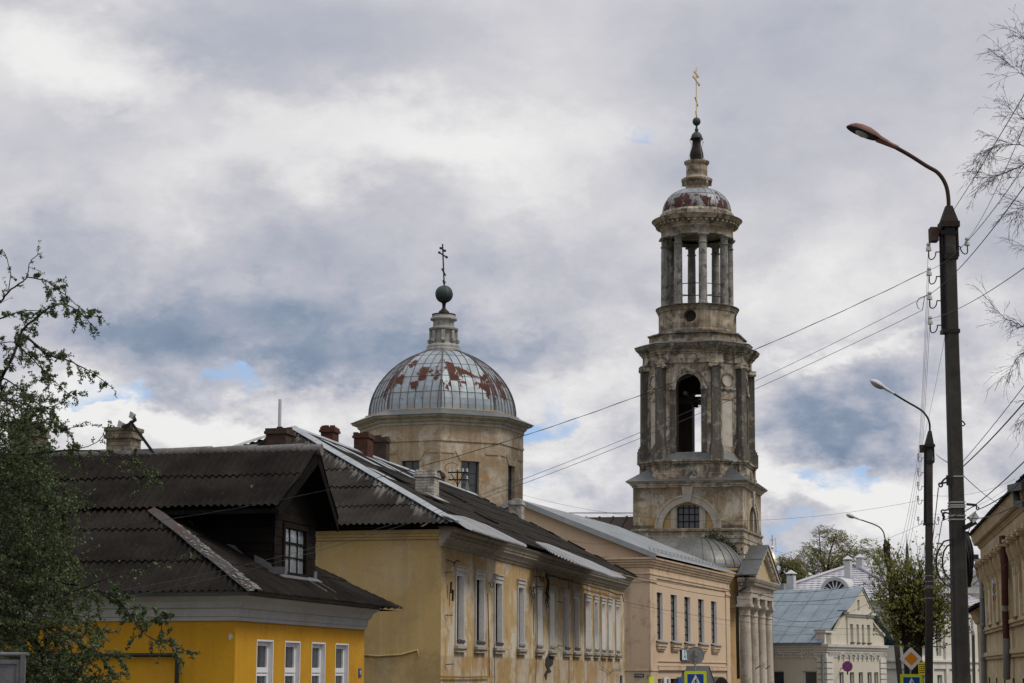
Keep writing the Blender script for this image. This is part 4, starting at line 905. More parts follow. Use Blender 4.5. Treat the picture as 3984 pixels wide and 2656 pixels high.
# ------------------------------------------------------------------ bell tower with apse and portico
def octo(A, a): return [(A, -a), (A, a), (a, A), (-a, A), (-A, a), (-A, -a), (-a, -A), (a, -A)]
def ressaut(poly, w, d):
    """octagon outline that steps forward by d round every corner (where the pilasters stand)"""
    P = [Vector(p) for p in poly]; n = len(P); out = []
    for i in range(n):
        e0 = (P[i] - P[i - 1]).normalized(); e1 = (P[(i + 1) % n] - P[i]).normalized(); n0 = Vector((e0.y, -e0.x)); n1 = Vector((e1.y, -e1.x)); m = (n0 + n1) / (1 + n0.dot(n1))
        a = P[i] - e0 * w; b = P[i] + e1 * w; out += [a, a + n0 * d, P[i] + m * d, b + n1 * d, b]
    return [(p.x, p.y) for p in out]
def cross(T, x, y, z0, z1, L, mat, name='cross', t=.055, lean=0.0):
    """orthodox cross standing in the plane of the street axis (bars run along local y)"""
    H = z1 - z0; c = MB(); c.beam((x, y, z0), (x + lean, y, z1), t, t); zz = lambda f: z0 + H * f; xx = lambda f: x + lean * f
    c.beam((xx(.74), y - L / 2, zz(.74)), (xx(.74), y + L / 2, zz(.74)), t); c.beam((xx(.87), y - L * .28, zz(.87)), (xx(.87), y + L * .28, zz(.87)), t)
    c.beam((xx(.33), y - L * .26, zz(.33) + L * .10), (xx(.33), y + L * .26, zz(.33) - L * .10), t)
    for s in (-1, 1): c.beam((xx(.06), y, zz(.02)), (xx(.06), y + s * L * .16, zz(.12)), t * .8)
    for p in ((.74, L / 2), (.74, -L / 2), (.87, L * .28), (.87, -L * .28)): c.obox((xx(p[0]), y + p[1], zz(p[0])), (t * .9, 0, 0), (0, t * .9, 0), (0, 0, t * .9))
    return c.build(name, mat, T)
def bell_tower():
    F = TW; T = fthing('bell_tower', 'tall weathered tiered bell tower with open colonnaded belfry and gilded cross', 'tower', F)
    Z = lambda py, y=0, px=2712: F.side(px, py, y)[1]
    h = 3.45; z1 = Z(1893, -h, 2670); z2 = Z(1872, -h, 2670); zl = Z(2057, -h, 2670)
    xc = F.side(2669, 2000, -h)[0]; sp = zl + .02
    # lower cube with thermal windows
    w = MB(); ro = 1.62; rw = .72
    faces = [(lambda u, v, d: (u, -h + d, v), xc), (lambda u, v, d: (h - d, u, v), 0.0), (lambda u, v, d: (-u, h - d, v), 0.0), (lambda u, v, d: (-h + d, -u, v), 0.0)]
    for fm, c in faces: w.holed(fm, rect(-h, h, -5.4, z1), [arch(c - ro, c + ro, sp, sp, 20)], .18)
    low = w.build('wall', M['tower_low'], T)
    for fi, (fm, c) in enumerate(faces[:2]):
        p = MB(); p.holed(lambda u, v, d: fm(u, v, d + .18), arch(c - ro, c + ro, sp, sp, 20), [arch(c - rw, c + rw, sp + .03, sp + 1.25, 10, .25)], .25)
        pn = p.build('niche', M['ochre_end'], low)
        t = MB()
        n = 24
        for k in range(n):                              # archivolt
            a0, a1 = PI * k / n, PI * (k + 1) / n
            for r0, r1, dd in ((ro - .02, ro + .42, -.06), (ro + .36, ro + .48, -.10)):
                q = [(c + r0 * math.cos(a0), sp + r0 * math.sin(a0)), (c + r1 * math.cos(a0), sp + r1 * math.sin(a0)), (c + r1 * math.cos(a1), sp + r1 * math.sin(a1)), (c + r0 * math.cos(a1), sp + r0 * math.sin(a1))]
                A = [Vector(fm(u, v, .1)) for u, v in q]; B = Vector(fm(0, 0, dd)) - Vector(fm(0, 0, .1)); t.extr(A, B)
        for s in (-1, 1):                               # two mullion piers
            q = rect(c + s * (rw + .19) - .19, c + s * (rw + .19) + .19, sp, sp + math.sqrt(max(0, ro * ro - (rw + .19) ** 2)) + .02); t.extr([fm(u, v, .17) for u, v in q], Vector(fm(0, 0, .05)) - Vector(fm(0, 0, .17)))
        kx = c; q = [(kx - .22, sp + ro + .02), (kx + .22, sp + ro + .02), (kx + .36, z1 - .02), (kx - .36, z1 - .02)]; t.extr([fm(u, v, .02) for u, v in q], Vector(fm(0, 0, -.16)) - Vector(fm(0, 0, .02)))
        t.build('archivolt', M['white_trim'], low)
        f = MB(); f.extr([fm(u, v, .40) for u, v in arch(c - rw, c + rw, sp + .03, sp + 1.25, 10, .25)], Vector(fm(0, 0, .42)) - Vector(fm(0, 0, .40))); win = f.build('window', M['glass'], T)
        b = MB()
        for k in range(5): b.extr([fm(u, v, .37) for u, v in rect(c - rw + k * rw / 2 - .03, c - rw + k * rw / 2 + .03, sp + .03, sp + 1.45)], Vector(fm(0, 0, .39)) - Vector(fm(0, 0, .36)))
        for v in (sp + .45, sp + .9, sp + 1.3): b.extr([fm(u, vv, .368) for u, vv in rect(c - rw, c + rw, v - .03, v + .03)], Vector(fm(0, 0, .39)) - Vector(fm(0, 0, .36)))
        b.build('glazing_bars', M['dark_wood'], win)
    sq = [(-h, -h), (h, -h), (h, h), (-h, h)]; c = MB()
    c.sweep(sq, [(0, z1 - .03), (.06, z1 - .03), (.08, z1 + .06), (.16, z1 + .1), (.18, z1 + .17), (.34, z1 + .26), (.36, z2 + .02), (0, z2 + .02)], True)
    c.sweep(sq, [(0, zl - .9), (.05, zl - .86), (.05, zl - .62), (.09, zl - .6), (.09, zl - .45), (.04, zl - .42), (.04, zl - .2), (.12, zl - .14), (.12, zl - .02), (0, zl + .02)], True)
    for k in range(4):                                  # rusticated lower courses
        z = zl - 1.0 - k * .62; c.sweep(sq, [(0, z - .56), (.05, z - .55), (.05, z - .02), (0, z)], True)
    c.build('string_course', M['tower_mid'], low)
    A2, a2 = 3.28, 1.86
    rf = MB(); o = octo(A2 - .1, a2)                     # skirt roof between the cube and the octagon
    hq = h + .40
    for i in range(4):
        a, b = [(hq, -hq), (hq, hq), (-hq, hq), (-hq, -hq)][i], [(hq, hq), (-hq, hq), (-hq, -hq), (hq, -hq)][i]
        p, q, r_ = o[2 * i], o[2 * i + 1], o[(2 * i + 2) % 8]
        rf.poly((*a, z2 + .02), (*b, z2 + .02), (*q, z2 + .26), (*p, z2 + .26))
        mid = ((q[0] + r_[0]) / 2, (q[1] + r_[1]) / 2); ap = (mid[0] * 1.02, mid[1] * 1.02, z2 + .95)
        rf.poly((*b, z2 + .02), (*r_, z2 + .26), ap); rf.poly((*b, z2 + .02), ap, (*q, z2 + .26)); rf.poly((b[0], b[1], z2 + .02), (b[0] * .985, b[1] * .80, z2 + .10), ap)
    rf.box(-hq, hq, -hq, hq, z2 - .03, z2 + .018); rf.build('skirt_roof', M['lead_roof'], T)
    # pedestal tier
    z3 = Z(1800, -A2, 2670); z4 = Z(1752, -3.0, 2670); m = MB(); m.prism(octo(A2, a2), z2, z3); rs = ressaut(octo(A2, a2), .42, .10)
    m.sweep(rs, [(0, z2), (.07, z2), (.07, z2 + .5), (.02, z2 + .55), (.0, z3 - .05)], True)
    m.sweep(ressaut(octo(A2, a2), .42, .08), [(0, z3 - .06), (.08, z3 - .04), (.08, z3 + .04), (.18, z3 + .10), (.18, z3 + .2), (-.02, z3 + .22)], True); m.build('pedestal', M['tower_mid'], T)
    A, a = 3.02, 1.72
    rf = MB(); P3 = octo(A2 + .12, a2 + .05); P4 = octo(A - .02, a)
    for i in range(8): j = (i + 1) % 8; rf.poly((*P3[i], z3 + .2), (*P3[j], z3 + .2), (*P4[j], z4 - .10), (*P4[i], z4 - .10))
    rf.build('coping', M['lead_roof'], T)
    # bell tier
    z5 = Z(1412, -A, 2670); z6 = Z(1372, -A - .2, 2670); z7 = Z(1335, -A - .6, 2670)
    zs = Z(1758, -A, 2670); zsp = Z(1503, -A, 2670); ar = .80; b = MB(); inn = MB(); P = [Vector(p) for p in octo(A, a)]; dep = .85
    for i in range(8):
        p, q = P[i], P[(i + 1) % 8]; e = (q - p).normalized(); n = Vector((e.y, -e.x)); W = (q - p).length
        fm = lambda u, v, d, p=p, e=e, n=n: (p.x + e.x * u - n.x * d, p.y + e.y * u - n.y * d, v)
        if i % 2 == 0:
            hl = arch(W / 2 - ar, W / 2 + ar, zs, zsp, 16); b.holed(fm, rect(0, W, z3, z6), [hl], .08)
            inn.holed(lambda u, v, d: fm(u, v, d + .08), rect(.4, W - .4, z3 + .3, z6), [hl], dep - .08); inn.holed(lambda u, v, d: fm(u, v, d + dep), rect(.2, W - .2, z3, z6), [hl], .001)
        else:
            b.holed(fm, rect(0, W, z3, z6), [circ(W / 2, Z(1476, -A, 2670), .40), rect(W / 2 - .42, W / 2 + .42, Z(1735, -A, 2670), Z(1552, -A, 2670))], .09)
            inn.holed(lambda u, v, d: fm(u, v, d + dep), rect(.2, W - .2, z3, z6), [], .001)
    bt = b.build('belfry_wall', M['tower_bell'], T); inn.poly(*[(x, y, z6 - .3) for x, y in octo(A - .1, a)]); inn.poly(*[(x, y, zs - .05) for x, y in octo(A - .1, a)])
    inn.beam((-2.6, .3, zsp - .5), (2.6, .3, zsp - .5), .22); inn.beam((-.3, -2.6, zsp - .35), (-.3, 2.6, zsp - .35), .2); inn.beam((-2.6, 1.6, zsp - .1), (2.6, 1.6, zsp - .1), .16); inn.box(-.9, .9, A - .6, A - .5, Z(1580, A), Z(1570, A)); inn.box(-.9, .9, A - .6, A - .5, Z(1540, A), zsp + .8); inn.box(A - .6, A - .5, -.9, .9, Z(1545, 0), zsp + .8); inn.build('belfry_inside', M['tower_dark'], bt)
    pn = MB(); tr = MB(); vo = MB(); pi = MB()
    for i in range(8):
        p, q = P[i], P[(i + 1) % 8]; e = (q - p).normalized(); n = Vector((e.y, -e.x)); W = (q - p).length
        g = lambda u, d, v: (p.x + e.x * u - n.x * d, p.y + e.y * u - n.y * d, v)
        D = lambda d: Vector((-n.x * d, -n.y * d, 0))
        if i % 2:
            zc_ = Z(1476, -A, 2670); pn.extr([g(u, .05, v) for u, v in circ(W / 2, zc_, .40)], D(.06)); pn.extr([g(u, .06, v) for u, v in rect(W / 2 - .42, W / 2 + .42, Z(1735, -A, 2670), Z(1552, -A, 2670))], D(.06))
            for r0, r1 in ((.40, .47),):
                n_ = 24
                for k in range(n_):
                    a0, a1 = 2 * PI * k / n_, 2 * PI * (k + 1) / n_; tr.extr([g(W / 2 + r_ * math.cos(t_), .02, zc_ + r_ * math.sin(t_)) for r_, t_ in ((r0, a0), (r1, a0), (r1, a1), (r0, a1))], D(-.07))
            tr.extr([g(u, .01, v) for u, v in rect(.35, W - .35, zsp - .18, zsp - .06)], D(-.12)); tr.extr([g(u, .01, v) for u, v in rect(.4, W - .4, zsp - .26, zsp - .18)], D(-.07))
            for s in (W / 2 - .56, W / 2 + .56): tr.extr([g(u, .01, v) for u, v in rect(s - .06, s + .06, z4 + .1, zsp - .26)], D(-.05))
        else:
            n_ = 18; c_ = W / 2
            for k in range(n_):
                a0, a1 = PI * k / n_, PI * (k + 1) / n_
                for r0, r1, dd in ((ar, ar + .16, -.06), (ar + .14, ar + .34, -.11)): tr.extr([g(c_ + r_ * math.cos(t_), .01, zsp + r_ * math.sin(t_)) for r_, t_ in ((r0, a0), (r1, a0), (r1, a1), (r0, a1))], D(dd))
            for s in (-1, 1):
                u0, u1 = sorted((c_ + s * ar, c_ + s * (ar + .40))); tr.extr([g(u, .01, v) for u, v in rect(u0 - .02, u1 + .02, zsp - .20, zsp - .02)], D(-.14)); pi.extr([g(u, .01, v) for u, v in rect(u0 + .03, u1 - .02, zs + .0, zsp - .2)], D(-.07))
        # pilaster on the corner p, facing outwards along the bisector
        e0 = (P[i] - P[i - 1]).normalized(); n0 = Vector((e0.y, -e0.x)); bis = (n + n0).normalized(); tg = Vector((-bis.y, bis.x)); c0 = P[i] + bis * .10
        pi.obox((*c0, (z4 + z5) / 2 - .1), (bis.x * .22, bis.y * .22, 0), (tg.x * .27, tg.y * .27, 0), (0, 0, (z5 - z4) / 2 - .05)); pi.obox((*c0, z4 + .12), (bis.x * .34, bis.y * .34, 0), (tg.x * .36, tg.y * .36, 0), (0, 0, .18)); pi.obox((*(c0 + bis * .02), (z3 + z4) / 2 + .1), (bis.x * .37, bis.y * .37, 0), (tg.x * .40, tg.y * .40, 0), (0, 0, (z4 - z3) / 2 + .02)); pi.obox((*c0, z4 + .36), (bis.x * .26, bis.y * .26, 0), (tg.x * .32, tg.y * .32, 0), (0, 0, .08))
        vo.obox((*c0, z5 - .03), (bis.x * .30, bis.y * .30, 0), (tg.x * .40, tg.y * .40, 0), (0, 0, .05)); vo.obox((*c0, z5 - .16), (bis.x * .26, bis.y * .26, 0), (tg.x * .34, tg.y * .34, 0), (0, 0, .09))
        for s in (-1, 1):
            m_ = c0 + tg * s * .34; vo.tube([(m_.x - bis.x * .28, m_.y - bis.y * .28, z5 - .2), (m_.x + bis.x * .28, m_.y + bis.y * .28, z5 - .2)], .135, 10); vo.tube([(m_.x + bis.x * .28, m_.y + bis.y * .28, z5 - .2), (m_.x + bis.x * .31, m_.y + bis.y * .31, z5 - .2)], .06, 8)
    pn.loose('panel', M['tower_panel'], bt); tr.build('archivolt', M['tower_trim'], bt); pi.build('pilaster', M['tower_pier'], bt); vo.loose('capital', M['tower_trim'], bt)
    en = MB(); rs = ressaut(octo(A, a), .45, .16)
    en.sweep(rs, [(-.1, z5 + .02), (.06, z5 + .02), (.06, z5 + .14), (.03, z5 + .16), (.03, z6 - .05), (.10, z6 - .02), (.12, z6 + .06), (.22, z6 + .12), (.24, z6 + .2), (.46, z7 - .12), (.50, z7 - .02), (.52, z7 + .05), (-.1, z7 + .16)], True)
    en.prism(octo(A + .05, a), z5 + .3, z7 + .12); en.build('entablature', M['tower_trim'], T)
    pk = MB(); rs2 = ressaut(octo(A, a), .55, .16); pk.sweep(rs2, [(.535, z7 + .05), (.545, z7 + .075), (.2, z7 + .22), (-.1, z7 + .24)], True); pk.build('cornice_flashing', M['lead_roof'], T)
    # attic step, drum
    z8 = Z(1290, -2.9, 2670); at_ = MB(); at_.prism(octo(2.86, 1.5), z7, z8); at_.sweep(octo(2.86, 1.5), [(0, z8 - .1), (.1, z8 - .06), (.1, z8 + .02), (-.2, z8 + .06)], True); at_.prism(octo(2.7, 1.4), z8, z8 + .12); at_.build('attic', M['tower_top'], T)
    z9 = Z(1181, -2.6, 2700); rd = 2.50; zc_ = Z(1227, -2.5, 2690); dr = MB(); n = 800; rh = .40
    for k in range(n):
        a0, a1 = 2 * PI * k / n, 2 * PI * (k + 1) / n
        def seg(t):
            best = min(abs(((t - c + PI) % (2 * PI)) - PI) for c in (-PI / 2, 0, PI / 2, PI)) * rd
            return math.sqrt(rh * rh - best * best) if best < rh else 0
        h0, h1 = seg(a0), seg(a1); x0, y0, x1, y1 = rd * math.cos(a0), rd * math.sin(a0), rd * math.cos(a1), rd * math.sin(a1)
        if h0 == 0 and h1 == 0: dr.poly((x0, y0, z8), (x1, y1, z8), (x1, y1, z9), (x0, y0, z9))
        else:
            dr.poly((x0, y0, z8), (x1, y1, z8), (x1, y1, zc_ - h1), (x0, y0, zc_ - h0)); dr.poly((x0, y0, zc_ + h0), (x1, y1, zc_ + h1), (x1, y1, z9), (x0, y0, z9))
            for s in (-1, 1): dr.poly((x0, y0, zc_ + s * h0), (x1, y1, zc_ + s * h1), (x1 * .82, y1 * .82, zc_ + s * h1), (x0 * .82, y0 * .82, zc_ + s * h0))
    dr.lathe([(rd, z8), (rd + .13, z8 + .02), (rd + .13, z8 + .22), (rd + .04, z8 + .34), (rd + .005, z8 + .36)], 64); dr.lathe([(rd, z9 - .30), (rd + .05, z9 - .28), (rd + .06, z9 - .2), (rd + .14, z9 - .1), (rd + .15, z9), (rd + .2, z9 + .02), (rd + .2, z9 + .06), (0, z9 + .14)], 64)
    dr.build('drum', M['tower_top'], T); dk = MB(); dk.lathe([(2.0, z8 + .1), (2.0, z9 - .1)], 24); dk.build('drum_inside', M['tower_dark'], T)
    # open colonnade
    zT = Z(905, -2.15, 2712); zB = z9 + .10; rc = 2.10
    for k in range(8):
        t = R(-90 + 22.5 - 1.5 + 45 * k); x, y = rc * math.cos(t), rc * math.sin(t); c = MB()
        c.lathe([(.31, zB), (.31, zB + .12), (.275, zB + .16), (.270, zB + 1.5), (.262, zT - 1.0), (.245, zT - .62), (.30, zT - .60), (.30, zT - .54), (.245, zT - .52), (.245, zT - .22), (.27, zT - .18), (.31, zT - .10)], 18, (x, y))
        e = Vector((math.cos(t), math.sin(t))); c.obox((x, y, zT - .05), (e.x * .36, e.y * .36, 0), (-e.y * .36, e.x * .36, 0), (0, 0, .055)); c.build('column', M['tower_col'], T)
    rl = MB(); n = 48
    for zz in (zB + .55, zB + 1.35): rl.tube([(rc * math.cos(2 * PI * k / n), rc * math.sin(2 * PI * k / n), zz) for k in range(n + 1)], .03, 5)
    rl.build('railing', M['black_iron'], T)
    zE = zT + .72; ze2 = Z(828, -2.8, 2712)
    en = MB(); en.lathe([(1.7, zT + .1), (1.75, zT), (2.36, zT), (2.36, zT + .12), (2.33, zT + .14), (2.33, zE - .08), (2.40, zE - .04), (2.42, zE + .10), (2.5, zE + .12), (2.52, zE + .2), (2.74, zE + .22), (2.80, zE + .32), (2.90, ze2), (2.93, ze2 + .04), (2.3, ze2 + .16)], 72)
    en.poly(*[(2.3 * math.cos(2 * PI * k / 32), 2.3 * math.sin(2 * PI * k / 32), zT + .3) for k in range(32)])
    for k in range(44):
        t = 2 * PI * k / 44; e = Vector((math.cos(t), math.sin(t))); en.obox((2.56 * e.x, 2.56 * e.y, zE + .12), (e.x * .12, e.y * .12, 0), (-e.y * .075, e.x * .075, 0), (0, 0, .07))
    en.build('ring_entablature', M['tower_top'], T)
    cr = MB(); cr.lathe([(2.88, ze2 + .045), (2.95, ze2 + .05), (2.3, ze2 + .2)], 72); cr.build('cornice_flashing', M['lead_roof'], T)
    zd = ze2 + .10; bs = MB(); bs.lathe([(2.42, zd), (2.42, zd + .34), (2.36, zd + .40), (2.30, zd + .50), (2.15, zd + .52)], 72); bs.build('dome_base', M['tower_trim'], T)
    zt = Z(742, 0, 2712); zd0 = zd + .5; d = MB(); nn = 16
    prof = [(.72 + 1.50 * math.cos(PI / 2 * i / nn), zd0 + (zt - zd0) * math.sin(PI / 2 * i / nn)) for i in range(nn + 1)]; d.lathe(prof, 72, smooth=False); rn = random.Random(17); pv = {}
    vals = [pv.setdefault((k // 3, 0 if i < 7 else 1), rn.random()) for k in range(72) for i in range(nn)]
    for k in range(24):
        t = 2 * PI * k / 24; d.tube([((r_ + .012) * math.cos(t), (r_ + .012) * math.sin(t), z) for r_, z in prof], .028, 4, False)
    for i in (7,): d.lathe([(prof[i][0] + .03, prof[i][1] - .02), (prof[i][0] + .03, prof[i][1] + .03)], 72)
    do = d.build('dome', M['belfry_dome'], T); vals += [.2] * (len(do.data.polygons) - len(vals)); at_ = do.data.attributes.new('sheet', 'FLOAT', 'FACE'); at_.data.foreach_set('value', vals)
    # lantern
    za = zt - .05; z = lambda py: Z(py, 0, 2712)
    l = MB(); l.lathe([(.80, za - .1), (.80, za + .06), (.70, za + .1), (.69, z(728)), (.78, z(722)), (.86, z(712)), (1.0, z(708)), (1.03, z(700)), (.98, z(697)), (.74, z(690)), (.69, z(684)), (.69, z(644)), (.74, z(642)), (.82, z(636)), (.83, z(630)), (.5, z(627))], 40)
    for k in range(8):
        t = R(45 * k + 10); e = Vector((math.cos(t), math.sin(t))); l.obox((e.x * .84, e.y * .84, z(716)), (e.x * .13, e.y * .13, 0), (-e.y * .06, e.x * .06, 0), (0, 0, .13))
    l.build('lantern', M['tower_top'], T)
    v = MB(); v.lathe([(.43, z(628)), (.44, z(624)), (.42, z(618)), (.45, z(606)), (.42, z(592)), (.33, z(577)), (.28, z(562)), (.27, z(548)), (.30, z(545)), (.42, z(542)), (.43, z(539)), (.36, z(537))], 28); v.build('finial_base', M['tar_black'], T)
    sc_ = MB()
    for k in range(4):
        t = R(45 + 90 * k); e = Vector((math.cos(t), math.sin(t))); pts = []
        for j in range(10): a0 = PI * 1.5 * (1 - j / 9); pts.append((.49 + .07 * math.cos(a0), z(548) + .07 * math.sin(a0)))
        pts += [(.40, z(565)), (.45, z(585)), (.55, z(605)), (.62, z(620))]
        for j in range(8): a0 = PI * .2 - PI * 1.4 * j / 7; pts.append((.56 + .08 * math.cos(a0), z(624) + .06 * math.sin(a0)))
        sc_.tube([(e.x * r_, e.y * r_, zz) for r_, zz in pts], .014, 5)
    sc_.build('scroll_bracket', M['strap'], T)
    g = MB(); g.lathe([(.38, z(538)), (.37, z(533)), (.32, z(524)), (.20, z(515)), (.09, z(512)), (.10, z(510)), (.13, z(505)), (.10, z(500)), (.065, z(497)), (.065, z(489))], 24); g.lathe([(.27 * math.sin(PI * k / 12), z(472) - .285 * math.cos(PI * k / 12)) for k in range(13)], 24); g.build('finial_ball', M['copper'], T)
    cross(T, 0, 0, z(458), z(262), 1.9, M['gilt'], t=.075)
    T.rotation_euler = (0, R(.68), -F.h)                 # the old tower leans a little towards the street
    # apse roof against the front, portico on the street side
    xq = F.side(2720, 2092, -h)[0]; Rr = h - xq + .12; zt_ = Z(2091, -h, 2690); ze_ = Z(2206, -h - .8, 2790); n = 10; x0 = xq - 4.2
    pr = [(Rr * math.cos(PI / 2 * k / n), ze_ + (zt_ - ze_) * math.sin(PI / 2 * k / n) ** 1.25) for k in range(n + 1)]
    ap = MB()
    for (ra, zA), (rb, zB_) in zip(pr[:-1], pr[1:]): ap.poly((x0, -h - ra, zA), (xq, -h - ra, zA), (xq, -h - rb, zB_), (x0, -h - rb, zB_))
    ap.lathe(pr, 14, (xq, -h), -PI / 2, 0, smooth=False)
    for k in range(7):
        t = -PI / 2 + PI / 2 * k / 6; ap.tube([(xq + (r_ + .02) * math.cos(t), -h + (r_ + .02) * math.sin(t), z_ + .02) for r_, z_ in pr], .03, 4, False)
    for xx in (xq - 1, xq - 2, xq - 3): ap.tube([(xx, -h - r_ - .02, z_ + .02) for r_, z_ in pr], .03, 4, False)
    aw = MB(); ol = [(x0, -h - Rr + .25), (xq, -h - Rr + .25)] + [(xq + (Rr - .25) * math.cos(t), -h + (Rr - .25) * math.sin(t)) for t in [-PI / 2 + PI / 2 * k / 10 for k in range(1, 11)]] + [(h - .1, -h + .3), (x0, -h + .3)]
    aw.prism(ol, -5.4, ze_ - .02); aw.sweep(ol[:12], [(0, ze_ - .6), (.1, ze_ - .55), (.1, ze_ - .3), (.2, ze_ - .2), (.22, ze_ - .04), (0, ze_ - .03)], False)
    for z0 in (-1.0, 3.9): aw.sweep(ol[:12], [(0, z0 - .2), (.08, z0 - .18), (.08, z0 - .02), (.16, z0 + .02), (.16, z0 + .12), (0, z0 + .16)], False)
    aps = aw.build('apse', M['lean_wall'], T); ap.build('apse_roof', M['conch_roof'], aps)
    return T
bell_tower()
def portico():
    F = TW; T = fthing('portico', 'white columned portico with small grey gabled roof at the foot of the bell tower', 'portico', F); h = 3.5
    xp, zr = F.side(2999, 2127, 0.0); yl, zl = F.front(2941, 2237, xp); yr, zr2 = F.front(3037, 2264, xp); hw = (yr - yl) / 2; yc = (yl + yr) / 2; zl = (zl + zr2) / 2
    print('PORTICO xp', xp, 'zr', zr, 'yl', yl, 'yr', yr, zl)
    xb = h + .06
    r = MB()
    for s in (-1, 1): r.extr([(xb, yc, zr), (xp + .05, yc, zr), (xp + .05, yc + s * hw, zl), (xb, yc + s * hw, zl)], (0, 0, .06)); 
    for s in (-1, 1): r.beam((xp - .9, yc + s * .02, zr + .07), (xp - .9, yc + s * hw, zl + .07), .04, .05); r.beam((xb, yc + s * hw * .52, (zr + zl) / 2 + .05), (xp, yc + s * hw * .52, (zr + zl) / 2 + .05), .03, .03)
    roof = r.build('roof', M['lead_roof'], T)
    e = MB(); zE = zl - .1; zA = F.front(2920, 2322, xp - .45)[1]; zc_ = F.front(2920, 2360, xp - .45)[1]; x1 = xp - .42; y0, y1 = yc - hw + .45, yc + hw - .45
    path = [(xb, y0), (x1, y0), (x1, y1), (xb, y1)]
    e.box(xb, x1 - .001, y0 + .001, y1 - .001, zA, zE); e.sweep(path, [(0, zA - .02), (.04, zA), (.04, zA + .25), (.08, zA + .27), (.08, zA + .33), (.02, zA + .35), (.02, zE - .5), (.10, zE - .46), (.12, zE - .36), (.30, zE - .28), (.40, zE - .12), (.42, zE - .04), (0, zE - .02)])
    y = y0 - .1
    while y < y1 + .1: e.box(x1 + .1, x1 + .28, y, y + .12, zE - .47, zE - .33); y += .27
    x = xb + .2
    while x < x1: e.box(x, x + .12, y0 - .28, y0 - .1, zE - .47, zE - .33); x += .27
    e.build('entablature', M['porch_white'], T)
    p = MB(); k = (zr - zl) / hw; p.extr([(x1 + .0, yc - hw + .3, zE), (x1 + .0, yc + hw - .3, zE), (x1, yc, zr - .25)], (.03, 0, 0)); p.build('pediment', M['ochre_trim'], T)
    q = MB()
    for s in (-1, 1):
        for d0, d1, xx in ((.0, .22, .40), (.22, .42, .26)): q.extr([(x1, yc, zr - d0 * 1.15), (x1, yc + s * hw, zl - d0), (x1, yc + s * (hw - .3), zl - d1 + .1), (x1, yc, zr - d1 * 1.15)], (xx, 0, 0))
        for j in range(1, 6): t = j / 6; q.obox((x1 + .17, yc + s * hw * t, zr - (zr - zl) * t - .46), (.15, 0, 0), (0, .09, -s * .09 * k), (0, 0, .10))
    q.build('raking_cornice', M['porch_white'], T)
    for px in (2900, 2929, 2959, 2986):
        y = F.front(px, 2450, xp - .72)[0]; x = xp - .72; c = MB()
        c.lathe([(.44, -4.3), (.44, -4.0), (.36, -3.9), (.355, -1), (.34, 1.8), (.315, zc_ - .55), (.36, zc_ - .53), (.36, zc_ - .47), (.315, zc_ - .45), (.315, zc_ - .2), (.36, zc_ - .15), (.43, zc_ - .02)], 24, (x, y)); c.box(x - .46, x + .46, y - .46, y + .46, zc_ - .02, zc_ + .12); c.box(x - .40, x + .40, y - .40, y + .40, zc_ + .12, zA + .02)
        c.build('column', M['porch_white'], T)
    st = MB(); st.box(xb, xp + .2, yc - hw, yc + hw, -5.0, -4.15); st.build('plinth', M['paving'], T)
    g = MB(); g.tube([F.plane(2904, 2245, (0, yl - .1, 0), (0, 1, 0)), F.plane(2904, 2282, (0, yl - .1, 0), (0, 1, 0)), F.plane(2868, 2306, (3.46, 0, 0), (1, 0, 0)), F.plane(2869, 2450, (3.46, 0, 0), (1, 0, 0)), F.plane(2873, 2640, (3.46, 0, 0), (1, 0, 0))], .10, 10); g.build('downpipe', M['pipe_dark'], T)
    i = MB()
    for s in (2942, 2981): a = F.front(s, 2596, xp - .35); i.beam((xp - .4, a[0], a[1] - .1), (xp - .1, a[0], a[1] + .1), .05)
    for s in (2955, 2962): a = F.front(s, 2315, x1 + .1); i.beam((x1, a[0], a[1] - .12), (x1 + .2, a[0], a[1] + .08), .04)
    i.build('wall_hook', M['black_iron'], T)
portico()

